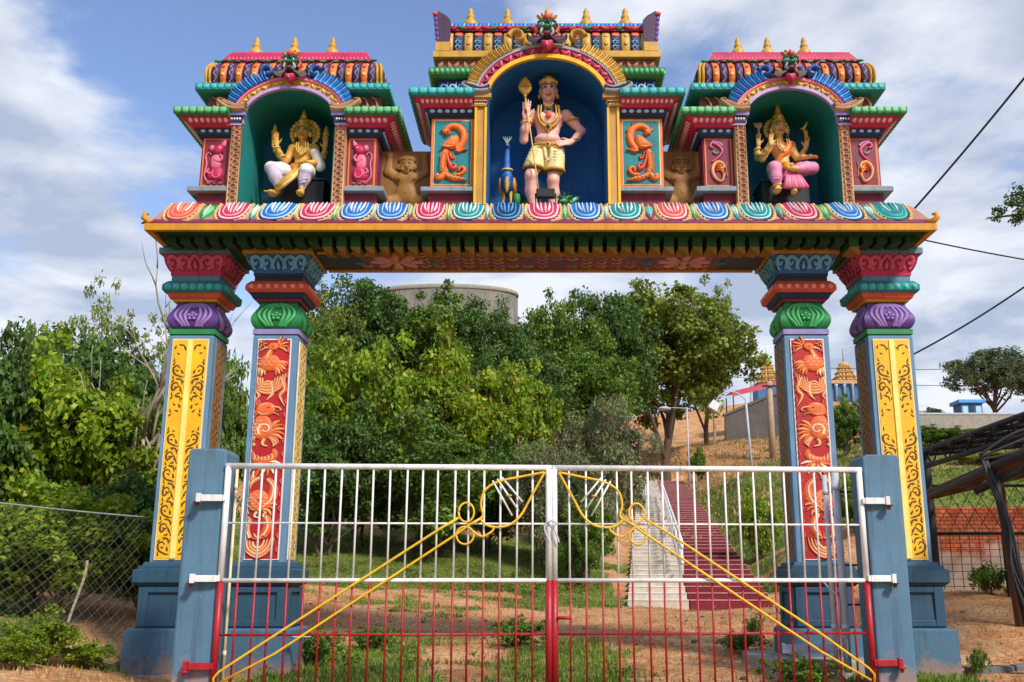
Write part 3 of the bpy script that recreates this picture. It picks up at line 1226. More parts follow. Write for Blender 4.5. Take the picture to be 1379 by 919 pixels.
def palmettes(mb, f, hw, z0, z1, light, n=5):
    zc = (z0 + z1) / 2
    H = z1 - z0
    mb.ribbon(f, [(-.06, z0 + .03), (-.075, zc), (0, z1 - .02), (.075, zc), (.06, z0 + .03)], taper(.035, .05, .035), .02, light)
    mb.blob(f, tear(0, zc - .02, .13, .06, math.pi / 2), .03, light)
    for sg in (-1, 1):
        for k in range(2):
            x = sg * (.17 + .16 * k) * hw / .43
            mb.ribbon(f, [(x - sg * .06, z0 + .04), (x - sg * .07, zc + .03), (x, z1 - .03), (x + sg * .06, zc + .05), (x + sg * .02, zc - .02), (x - sg * .015, zc + .02)], taper(.045, .058, .03), .022, light)
            mb.ribbon(f, [(x + sg * .015, z0 + .03), (x + sg * .05, zc - .05), (x + sg * .09, zc + .02)], taper(.05, .03), .018, light)


def eggs(mb, f, hw, z, rh, n, m, ring=None):
    for k in range(n):
        u = -hw + (k + .5) * 2 * hw / n
        if ring:
            mb.blob(f, circ(u, z, hw / n * .88, rh * 1.1), .012, ring, n=3)
        mb.blob(f, circ(u, z, hw / n * .6, rh * .8), .02, m, n=3, base=.006 if ring else 0)


def rosette(mb, f, z0, z1, hw, light):
    zc = (z0 + z1) / 2
    for k in range(3):
        w = hw * (.36 + .24 * k)
        mb.ribbon(f, [(-w * .5, z0 + .03), (-w, zc - .01), (-w * .75, z1 - .09 + .012 * k), (-.03, z1 - .045 + .012 * k), (0, z1 - .075 + .012 * k), (.03, z1 - .045 + .012 * k), (w * .75, z1 - .09 + .012 * k), (w, zc - .01), (w * .5, z0 + .03)], taper(.05, .036, .05), .018, light, n=5)
    for a in range(5):
        mb.blob(f, circ(.05 * math.cos(a * 1.2566 + .3), zc - .02 + .045 * math.sin(a * 1.2566 + .3), .026, .026), .03, light, n=3)
    mb.blob(f, circ(0, zc - .02, .02), .04, light, n=3)


PIL = [(-4.78, False, 0), (-3.63, True, 1), (3.64, True, 2), (4.79, False, 3)]
for cx, inner, idx in PIL:
    sg_in = 1 if cx < 0 else -1
    mb = MB()
    mb.loft([(1.40, .305, .305), (4.42, .305, .305), (4.455, .285, .285)], cx, YC, 'slate')
    pil = gbody(mb, 'pillar', (cx, YC, 0), bevel=.006)
    # plinth: base block, dado with sunk panel, stepped cap
    mb = MB()
    mb.loft([(-.5, .495, .495), (.55, .48, .48), (.58, .44, .44)], cx, YC, 'plinth_light')
    mb.loft([(.575, .385, .385), (1.12, .365, .365)], cx, YC, 'plinth_blue')
    mb.loft([(1.10, .40, .40), (1.15, .455, .455), (1.30, .455, .455), (1.325, .40, .40)], cx, YC, 'plinth_blue')
    mb.loft([(1.32, .41, .41), (1.355, .41, .41), (1.36, .37, .37), (1.405, .355, .355)], cx, YC, 'plinth_blue')
    for face in ('front', sg_in):           # raised frame round a sunk panel
        q = [(-.375, -.25, .60, 1.09), (.25, .375, .60, 1.09), (-.25, .25, 1.02, 1.09), (-.25, .25, .60, .68)]
        for a, b, c, d in q:
            if face == 'front':
                mb.box(cx + a, cx + b, YC - .405, YC - .35, c, d, 'plinth_blue')
            else:
                xs = sorted((cx + sg_in * .35, cx + sg_in * .405))
                mb.box(xs[0], xs[1], YC + a + .002, YC + b - .002, c, d, 'plinth_blue')
    gpart(mb, 'plinth', pil, bevel=.008)
    # carved fields
    if inner:
        gpart(red_panel(cx, cx > 0), 'carved_panel', pil)
    else:
        gpart(yellow_panel(cx, 11 if cx < 0 else 23), 'carved_panel', pil)
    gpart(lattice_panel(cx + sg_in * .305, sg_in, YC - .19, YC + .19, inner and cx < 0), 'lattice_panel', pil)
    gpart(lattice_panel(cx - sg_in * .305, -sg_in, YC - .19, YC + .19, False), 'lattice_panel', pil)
    # capital, from the shaft up
    ck = dict(slab='lavender', cush='green', cl='leaf_green', st1='maroon', st2='navy', egg='salmon', el='light_salmon', neck='dark', cy='blue', cyl='leaf_blue', cyd='navy', top='ochre') if inner else \
        dict(slab='green', cush='purple', cl='leaf_lilac', st1='ochre', st2='salmon', egg='teal', el='light_teal', neck='slate', cy='crimson', cyl='leaf_pink', cyd='maroon', top='slate')
    mb = MB()
    mb.loft([(4.455, .315, .315), (4.525, .315, .315)], cx, YC, ck['slab'])
    gpart(mb, 'capital_slab', pil, bevel=.006)
    mb = MB()
    rows = [(4.52, .27, .27), (4.56, .315, .315), (4.63, .345, .345), (4.70, .342, .342), (4.78, .305, .305), (4.85, .268, .268), (4.925, .25, .25)]
    rows = catmull(rows, 4)
    mb.loft(rows, cx, YC, ck['cush'], smooth=False)
    mb.ol = ('deep_green' if inner else 'dark_purple', .022)
    for face in ('front', 'left', 'right'):
        rosette(mb, on_prof(rows, cx, YC, face), 4.53, 4.92, .29, ck['cl'])
    gpart(mb, 'capital_cushion', pil, bevel=.012)
    mb = MB()
    mb.loft([(4.92, .30, .30), (4.965, .31, .31)], cx, YC, ck['st1'])
    mb.loft([(4.963, .345, .345), (5.035, .375, .375)], cx, YC, ck['st2'])
    rows = [(5.03, .40, .40), (5.06, .425, .425), (5.13, .425, .425), (5.18, .385, .385), (5.2, .36, .36)]
    mb.loft(rows, cx, YC, ck['egg'])
    for face in ('front', 'left', 'right'):
        eggs(mb, on_prof(rows, cx, YC, face), .40, 5.105, .05, 7, ck['el'], ring=ck['el'] if not inner else ck['egg'])
    mb.loft([(5.195, .335, .335), (5.285, .335, .335)], cx, YC, ck['neck'])
    gpart(mb, 'capital_moulding', pil, bevel=.006)
    mb = MB()
    mb.loft([(5.28, .345, .345), (5.315, .35, .35)], cx, YC, ck['cyd'] if inner else ck['cy'])
    rows = [(5.31, .345, .345), (5.36, .36, .36), (5.43, .39, .39), (5.50, .425, .425), (5.565, .455, .455)]
    mb.loft(catmull(rows, 3), cx, YC, ck['cy'])
    mb.ol = ('navy' if inner else 'maroon', .03)
    for face in ('front', 'left', 'right'):
        palmettes(mb, on_prof(rows, cx, YC, face), .40, 5.33, 5.555, ck['cyl'])
    mb.ol = None
    mb.loft([(5.562, .485, .485), (5.645, .485, .485)], cx, YC, ck['top'])
    gpart(mb, 'capital_bell', pil, bevel=.004)

# ---- beam with painted soffit
mb = MB()
mb.box(-5.06, 5.06, 13.1, 13.98, 5.60, 6.17, 'deep_green')
beam = gbody(mb, 'beam', (0, 13.5, 5.6))
mb = MB()
mb.box(-3.1, 3.1, 13.12, 13.16, 5.575, 5.598, 'ochre')
mb.box(-3.1, 3.1, 13.90, 13.97, 5.56, 5.598, 'ochre')
mb.box(-3.15, 3.15, 13.162, 13.898, 5.588, 5.598, 'navy')
f = on_under(5.587)
rnd = random.Random(3)
mb.box(-2.55, 2.55, 13.18, 13.88, 5.583, 5.5875, 'plum')
f = on_under(5.583)
for x in np.arange(-2.5, 2.5, .21):
    for y in np.arange(13.24, 13.88, .16):
        mb.ribbon(f, [(x - .07, y - .05), (x, y + .05), (x + .08, y - .02), (x + .03, y - .05)], taper(.02, .035, .015), .008, rnd.choice(['light_brown', 'tan', 'lavender', 'gold', 'blue']), n=3)
for x0 in (-2.05, 2.05):
    for k in range(8):
        a = k * math.pi / 4
        mb.blob(f, tear(x0 + .22 * math.cos(a), 13.53 + .17 * math.sin(a), .32, .15, a + math.pi), .02, 'petal')
    mb.blob(f, circ(x0, 13.53, .07), .03, 'gold')
    for sx in (-1, 1):
        mb.blob(f, tear(x0 + sx * .5, 13.58, .22, .12, math.pi if sx > 0 else 0), .015, 'teal')
gpart(mb, 'painted_soffit', beam)

# ---- eave: curved roll, fascia, brackets, lotus medallions
EP = [(12.98, 6.228), (12.90, 6.19), (12.79, 6.10), (12.67, 5.985), (12.53, 5.855), (12.42, 5.745)]
ES = [0]
for a, b in zip(EP[:-1], EP[1:]):
    ES.append(ES[-1] + math.hypot(a[0] - b[0], a[1] - b[1]))
EHX = [5.07, 5.09, 5.12, 5.155, 5.19, 5.215]


def on_eave(u, s, h):
    y = float(np.interp(s, ES, [p[0] for p in EP]))
    z = float(np.interp(s, ES, [p[1] for p in EP]))
    e = .02
    dy = float(np.interp(s + e, ES, [p[0] for p in EP])) - float(np.interp(s - e, ES, [p[0] for p in EP]))
    dz = float(np.interp(s + e, ES, [p[1] for p in EP])) - float(np.interp(s - e, ES, [p[1] for p in EP]))
    l = math.hypot(dy, dz) or 1
    return (u, y + h * dz / l, z - h * dy / l)


mb = MB()
for i in range(len(EP) - 1):
    vs = []
    for j in (i, i + 1):
        hx, (y, z) = EHX[j], EP[j]
        vs += [(-hx, y, z), (hx, y, z), (hx, 14.3, z), (-hx, 14.3, z)]
    mb.add(vs, [(4 + k, 4 + (k + 1) % 4, (k + 1) % 4, k) for k in range(4)], 'light_brown' if i < 4 else 'plum')
mb.add([(-5.07, 12.98, 6.228), (5.07, 12.98, 6.228), (5.07, 14.3, 6.228), (-5.07, 14.3, 6.228)], [(0, 1, 2, 3)], 'concrete')
# fascia and soffit
mb.box(-5.225, 5.225, 12.40, 12.47, 5.662, 5.752, 'ochre')
mb.box(-5.225, -5.15, 12.472, 14.3, 5.662, 5.752, 'ochre')
mb.box(5.15, 5.225, 12.472, 14.3, 5.662, 5.752, 'ochre')
mb.box(-5.148, 5.148, 12.472, 14.28, 5.70, 5.755, 'deep_green')
for sg in (-1, 1):                          # upturned corner horns
    mb.tube([(sg * 5.12, 12.5, 5.79), (sg * 5.2, 12.44, 5.80), (sg * 5.245, 12.41, 5.84), (sg * 5.235, 12.42, 5.90), (sg * 5.20, 12.46, 5.90)], [.04, .045, .04, .03, .015], 'ochre', 10)
eave = gbody(mb, 'eave', (0, 13.5, 5.63))
# scalloped maroon edge
mb = MB()
x = -5.1
while x < 5.12:
    mb.blob(on_eave, [(x - .17, ES[-1] - .02), (x - .13, ES[-1] - .07), (x, ES[-1] - .13), (x + .13, ES[-1] - .07), (x + .17, ES[-1] - .02)], .03, 'maroon')
    x += .285
gpart(mb, 'scalloped_edge', eave)
MED = [(-4.86, 'salmon'), (-4.17, 'crimson'), (-3.57, 'sky'), (-3.04, 'crimson'), (-2.50, 'sky'), (-2.02, 'sky'), (-1.50, 'crimson'), (-.98, 'teal'), (-.46, 'navy'), (.04, 'crimson'), (.61, 'blue'), (1.15, 'teal'), (1.79, 'pink'), (2.34, 'blue'), (2.93, 'teal'), (3.53, 'crimson'), (4.15, 'blue'), (4.76, 'dteal')]
MC = {'salmon': ('maroon', 'light_salmon', 'salmon'), 'crimson': ('maroon', 'pale_pink', 'crimson'), 'sky': ('navy', 'pale_blue', 'blue'), 'teal': ('navy', 'pale_teal', 'teal'),
      'navy': ('navy', 'sky_blue', 'navy'), 'blue': ('navy', 'pale_blue', 'blue'), 'pink': ('maroon', 'pale_pink', 'salmon'), 'dteal': ('deep_green', 'light_teal', 'teal')}
for i, (x, c) in enumerate(MED):
    dk, lt, fl = MC[c]
    mb = MB()
    rv = random.Random(i * 7 + 1)
    kx, tl = rv.uniform(.92, 1.06), rv.uniform(-.05, .05)
    oe = lambda u, v, h, x=x, kx=kx, tl=tl: on_eave(x + (u - x) * kx + tl * (v - .3), v, h)

    def U(w, d, s0=.02):
        return [(x - w, s0), (x - w * 1.04, s0 + d * .55), (x - w * .72, s0 + d * .89), (x, s0 + d), (x + w * .72, s0 + d * .89), (x + w * 1.04, s0 + d * .55), (x + w, s0), (x, s0 - .01)]
    mb.blob(oe, U(.215, .62), .012, dk, flat=True)
    mb.blob(oe, U(.193, .585), .012, lt, base=.011, flat=True)
    mb.blob(oe, U(.172, .552), .012, dk if c == 'navy' else fl, base=.021, flat=True)
    mb.ribbon(oe, [(x - .125, .06), (x - .13, .36), (x - .075, .50), (x, .53), (x + .075, .50), (x + .13, .36), (x + .125, .06)], .017, .012, lt, base=.034)
    for k, (u, l) in enumerate(((-.075, .40), (-.03, .455), (.025, .45), (.075, .39))):
        mb.ribbon(oe, [(x + u * 1.15, .05), (x + u * 1.1, .24), (x + u * .7 + .01, l)], taper(.012, .034, .012), .018, lt if k % 3 else ('white' if c != 'navy' else lt), base=.034)
    # beaded scrolls beside it
    for sg in (-1, 1):
        mb.ribbon(oe, [(x + sg * .23, .02), (x + sg * .24, .38), (x + sg * .18, .60), (x + sg * .09, .665)], taper(.05, .055, .03), .03, 'tan')
        for k in range(7):
            s0 = .10 + k * .085
            u = float(np.interp(s0, [.02, .38, .6, .665], [.23, .24, .18, .09]))
            mb.blob(oe, circ(x + sg * u, s0, .017, .02), .02, 'gold_light', base=.018, n=2)
    gpart(mb, 'lotus_medallion', eave)
    if i < len(MED) - 1:
        xm = (x + MED[i + 1][0]) / 2
        g = (MED[i + 1][0] - x)
        w = max(.045, (g - .53) * .5 + .055)
        mb = MB()
        mb.ribbon(on_eave, [(xm, .10), (xm, .3), (xm, .60)], taper(w * 1.9, w * 2.2, .03), .018, ['green', 'teal', 'maroon'][i % 3])
        mb.blob(on_eave, tear(xm, .36, .42, w * 1.15, math.pi / 2), .03, ['light_green', 'pale_teal', 'light_teal'][i % 3], base=.008)
        mb.ribbon(on_eave, [(xm, .16), (xm, .32), (xm, .52)], .012, .014, 'cream', base=.036)
        gpart(mb, 'leaf_drop', eave)
# brackets: green and ochre darkened to paint in the shade under the eave
for k in range(53):
    x = -4.99 + k * .192
    mb = MB()
    mb.box(x - .065, x + .065, 12.74, 13.098, 5.545, 5.698, 'eave_shade_green')
    mb.hexa([(x - .065, 12.74, 5.53), (x + .065, 12.74, 5.43), (x - .065, 13.096, 5.52), (x + .065, 13.096, 5.50), (x - .065, 12.74, 5.543), (x + .065, 12.74, 5.543), (x - .065, 13.096, 5.543), (x + .065, 13.096, 5.543)], 'eave_shade_ochre')
    # keep clear of the capital slabs
    if any(abs(x - p[0]) < .56 for p in PIL):
        mb = MB()
        mb.box(x - .065, x + .065, 12.74, 13.04, 5.60, 5.698, 'deep_green')
    gpart(mb, 'bracket', eave)

# ---- towers with niches
Z0 = 6.2


def arch_pts(cx, zs, a, b, a0=0, a1=180, n=36):
    return [(cx + a * math.cos(R(a0 + (a1 - a0) * i / n)), zs + b * math.sin(R(a0 + (a1 - a0) * i / n))) for i in range(n + 1)]


def arch_band(mb, cx, zs, a, b, r0, r1, y0, y1, m, a0=0, a1=180, n=36, leg=None):
    """flat voussoir ring between offsets r0..r1, thick from y0 (front) to y1"""
    pi, po = arch_pts(cx, zs, a + r0, b + r0, a0, a1, n), arch_pts(cx, zs, a + r1, b + r1, a0, a1, n)
    if leg is not None:
        pi = [(pi[0][0], leg)] + pi + [(pi[-1][0], leg)]
        po = [(po[0][0], leg)] + po + [(po[-1][0], leg)]
    k = len(pi)
    vs = [(x, y0, z) for x, z in pi] + [(x, y0, z) for x, z in po] + [(x, y1, z) for x, z in pi] + [(x, y1, z) for x, z in po]
    fs = []
    for i in range(k - 1):
        fs += [(i, i + 1, k + i + 1, k + i), (k + i, k + i + 1, 3 * k + i + 1, 3 * k + i), (2 * k + i, 2 * k + i + 1, i + 1, i)]
    fs += [(0, k, 3 * k, 2 * k), (2 * k - 1, k - 1, 3 * k - 1, 4 * k - 1)]
    mb.add(vs, fs, m)


def niche_mesh(cx, zs, a, b, y0, y1, wall, back):
    mb = MB()
    o = [(cx + a, Z0)] + arch_pts(cx, zs, a, b) + [(cx - a, Z0)]
    k = len(o)
    vs = [(x, y0, z) for x, z in o] + [(x, y1, z) for x, z in o]
    mb.add(vs, [(i, i + 1, k + i + 1, k + i) for i in range(k - 1)], wall, True)
    mb.add([(x, y1, z) for x, z in o], [tuple(range(k))], back)
    return mb


def lion_mask(mb, f, cx, z, s, c):
    """horned lion face over an arch crown"""
    def q(pts):
        return [(cx + x * s, z + y * s) for x, y in pts]
    for sg in (-1, 1):
        mb.ribbon(f, q([(sg * .06, .02), (sg * .2, -.02), (sg * .34, .02), (sg * .38, .09)]), taper(.12 * s, .1 * s, .03 * s), .09, c['wing'])
        mb.ribbon(f, q([(sg * .1, .0), (sg * .22, -.05), (sg * .36, -.02)]), taper(.03 * s, .05 * s, .02 * s), .11, c['wingl'])
        mb.ribbon(f, q([(sg * .17, .12), (sg * .22, .24), (sg * .17, .33)]), taper(.09 * s, .02 * s), .08, 'salmon')
    mb.blob(f, q([(-.17, .28), (-.16, .12), (-.08, .0), (.08, .0), (.16, .12), (.17, .28), (.08, .36), (-.08, .36)]), .10, 'deep_green')
    for sg in (-1, 1):
        mb.blob(f, q(tear(sg * .1, .24, .13, .09, 0)), .05, 'light_teal' if sg else '', base=.09)
        mb.blob(f, q(circ(sg * .085, .24, .035)), .04, 'white', base=.12)
        mb.blob(f, q(circ(sg * .085, .238, .016)), .03, 'black', base=.145)
        mb.ribbon(f, q([(sg * .09, .16), (sg * .12, .08), (sg * .07, .02)]), taper(.07 * s, .02 * s), .06, 'light_grey', base=.09)
        mb.ribbon(f, q([(sg * .02, .31), (sg * .1, .33), (sg * .18, .29)]), taper(.05 * s, .02 * s), .05, 'teal', base=.09)
    mb.blob(f, q(circ(0, .19, .05, .04)), .07, 'green', base=.1)
    mb.blob(f, q([(-.07, .1), (.07, .1), (.05, .03), (-.05, .03)]), .05, 'maroon', base=.09)
    for k in range(5):
        a = math.pi / 2 + (k - 2) * .45
        mb.blob(f, q(tear(.17 * math.cos(a), .36 + .1 * math.sin(a), .18, .08, a)), .07, ['gold', 'salmon', 'light_brown', 'salmon', 'gold'][k], base=.04)
    mb.blob(f, q(circ(0, .42, .06, .08)), .09, 'salmon', base=.06)
    # heart drop
    mb.blob(f, q([(0, -.28), (-.12, -.14), (-.11, -.05), (0, -.07), (.11, -.05), (.12, -.14)]), .08, 'crimson', base=.03)
    mb.ribbon(f, q([(.02, -.1), (-.015, -.14), (.015, -.19)]), .02 * s, .02, 'pale_pink', base=.105)


def row(mb, f, spans, v, step, rw, rh, h, m, alt=None, tongue=False):
    i = 0
    for a, b in spans:
        n = max(1, int(round((b - a) / step)))
        for k in range(n):
            u = a + (k + .5) * (b - a) / n
            if tongue:
                mb.blob(f, [(u - rw, v + rh), (u - rw, v - rh * .3), (u - rw * .6, v - rh), (u + rw * .6, v - rh), (u + rw, v - rh * .3), (u + rw, v + rh)], h * .6, m if not alt or i % 2 else alt, n=2)
            else:
                mb.blob(f, circ(u, v, rw, rh, 8), h, m if not alt or i % 2 else alt, n=2)
            i += 1


def finial(mb, c, h, m):
    prof = [(.0, -.08), (.12, -.08), (.10, .02), (.145, .07), (.175, .15), (.16, .25), (.10, .33), (.075, .36), (.10, .39), (.085, .44), (.06, .50), (.07, .53), (.05, .60), (.02, .65), (.0, .66)]
    mb.lathe([(r * h / .66, z * h / .66) for r, z in prof], c, m, 18)


def mouse_relief(mb, f, cx, cz, s, flip):
    k = -1 if flip else 1

    def q(p):
        return [(cx + k * x * s, cz + y * s) for x, y in p]
    L, D = 'pink', 'crimson'
    mb.ribbon(f, q([(.06, -.34), (-.1, -.36), (-.17, -.25), (-.15, -.05), (-.17, .1), (-.12, .17), (-.08, .12)]), taper(.035 * s, .03 * s, .018 * s), .02, L)
    mb.blob(f, q([(-.1, -.2), (.0, -.08), (.12, -.12), (.15, -.24), (.1, -.34), (-.05, -.35), (-.12, -.29)]), .05, D)
    mb.ribbon(f, q(spiral(.05, -.25, .09, .03, 2.0, .8)), .025 * s, .02, L, base=.045)
    mb.blob(f, q([(-.08, -.05), (-.06, .1), (.04, .14), (.1, .02), (.07, -.14), (-.04, -.15)]), .045, L)
    mb.blob(f, q([(-.06, .16), (-.02, .27), (.08, .31), (.13, .24), (.1, .15), (.02, .11)]), .06, D)
    mb.blob(f, q(tear(.13, .33, .16, .09, 1.2)), .04, L)
    mb.blob(f, q(circ(-.07, .24, .045, .06)), .05, L)
    mb.blob(f, q(circ(.07, .23, .016)), .02, 'white', base=.05)
    mb.ribbon(f, q([(-.02, .03), (.07, -.01), (.12, .06), (.08, .12)]), taper(.05 * s, .03 * s), .03, L, base=.03)
    mb.ribbon(f, q([(-.08, -.14), (-.12, -.2), (-.05, -.24)]), .04 * s, .03, L, base=.03)
    for a in (0, 1, 2):
        mb.ribbon(f, q([(-.12 + .1 * a, -.38), (-.09 + .1 * a, -.4), (-.05 + .1 * a, -.385)]), .02 * s, .02, L)


def scroll_relief(mb, f, cx, cz, s, flip):
    k = -1 if flip else 1

    def q(p):
        return [(cx + k * x * s, cz + y * s) for x, y in p]
    mb.ribbon(f, q([(-.11, -.0), (.0, .08), (.06, .2), (-.02, .3), (-.1, .33), (-.13, .27), (-.08, .24)]), taper(.02 * s, .05 * s, .03 * s), .03, 'pink')
    mb.ribbon(f, q([(-.09, .18), (-.04, .14), (.0, .17)]), taper(.04 * s, .03 * s), .025, 'grey')
    mb.ribbon(f, q([(-.1, .36), (.0, .34), (.07, .28)]), taper(.03 * s, .04 * s), .025, 'lilac')
    mb.ribbon(f, q([(.09, -.2), (.03, -.34), (-.07, -.28), (-.11, -.14), (-.05, -.02), (.04, -.02), (.08, -.09), (.03, -.13)]), taper(.03 * s, .06 * s, .04 * s), .04, 'light_orange')
    for a in range(4):
        mb.ribbon(f, q([(-.05, -.16 + .035 * a), (.01, -.14 + .03 * a), (.06, -.2 + .02 * a), (.05, -.3)]), taper(.012 * s, .035 * s, .01 * s), .03, 'orange')
    mb.ribbon(f, q([(.13, -.26), (.11, -.1), (.13, .0)]), .012 * s, .015, 'light_orange')


def phoenix_relief(mb, f, cx, cz, w, h, flip):
    k = -1 if flip else 1

    def q(p):
        return [(cx + k * ((x - 90) / 370 - .5) * w, cz + (.5 - (y - 85) / 645) * h) for x, y in p]
    O, L, D = 'orange', 'light_orange', 'salmon'
    S = w / 370
    mb.ribbon(f, q([(200, 215), (205, 165), (270, 130), (350, 150), (395, 220), (385, 300), (340, 370), (330, 405)]), taper(55 * S, 85 * S, 60 * S), .05, O)
    mb.blob(f, q([(185, 200), (205, 170), (240, 180), (250, 210), (225, 230), (195, 225)]), .06, O)
    mb.ribbon(f, q([(190, 195), (165, 180), (150, 165)]), taper(25 * S, 4 * S), .05, L)
    mb.blob(f, q(circ(228, 203, 9)), .03, 'dark', base=.05)
    for a in ((215, 150, 120), (285, 110, 95), (360, 120, 100), (420, 180, 170)):
        mb.ribbon(f, q([(a[0], a[1] + 10), (a[0] + 12, a[2])]), taper(26 * S, 6 * S), .03, D)
    mb.blob(f, q([(160, 340), (215, 290), (270, 245), (320, 235), (345, 270), (335, 330), (300, 375), (220, 375)]), .075, O)
    for a in range(3):
        mb.ribbon(f, q([(270 + 22 * a, 255), (262 + 22 * a, 285), (270 + 18 * a, 310)]), taper(6 * S, 14 * S, 5 * S), .02, L, base=.065)
    mb.ribbon(f, q([(160, 345), (230, 362), (300, 355)]), taper(10 * S, 22 * S, 10 * S), .03, L, base=.05)
    mb.ribbon(f, q([(330, 300), (320, 360), (345, 400), (390, 385), (435, 380)]), taper(40 * S, 35 * S, 15 * S), .045, O)
    mb.ribbon(f, q([(210, 385), (185, 470), (180, 560), (200, 620), (150, 680), (115, 675), (120, 640)]), taper(70 * S, 75 * S, 45 * S), .055, O)
    for a in range(10):
        yy = 420 + 21 * a
        mb.ribbon(f, q([(150 - (6 if a > 4 else 0), yy + 8), (185, yy - 2), (215, yy + 10)]), taper(5 * S, 11 * S, 5 * S), .018, L, base=.045)
    mb.ribbon(f, q([(215, 400), (235, 500), (275, 575), (310, 570), (300, 540), (280, 548)]), taper(25 * S, 50 * S, 18 * S), .05, D)
    mb.ribbon(f, q([(250, 400), (255, 450), (285, 475), (295, 450), (280, 440)]), taper(12 * S, 20 * S, 10 * S), .035, O)
    mb.ribbon(f, q([(200, 635), (280, 680), (360, 690), (435, 705)]), taper(60 * S, 62 * S, 10 * S), .05, O)
    mb.ribbon(f, q([(300, 650), (370, 640), (410, 600), (385, 570), (350, 590), (362, 610)]), taper(35 * S, 40 * S, 20 * S), .05, O)
    for a in range(4):
        mb.blob(f, q(circ(235 + 40 * a, 665 + 7 * a, 10)), .03, L, base=.04)
    mb.blob(f, q(circ(130, 660, 14)), .03, L, base=.045)


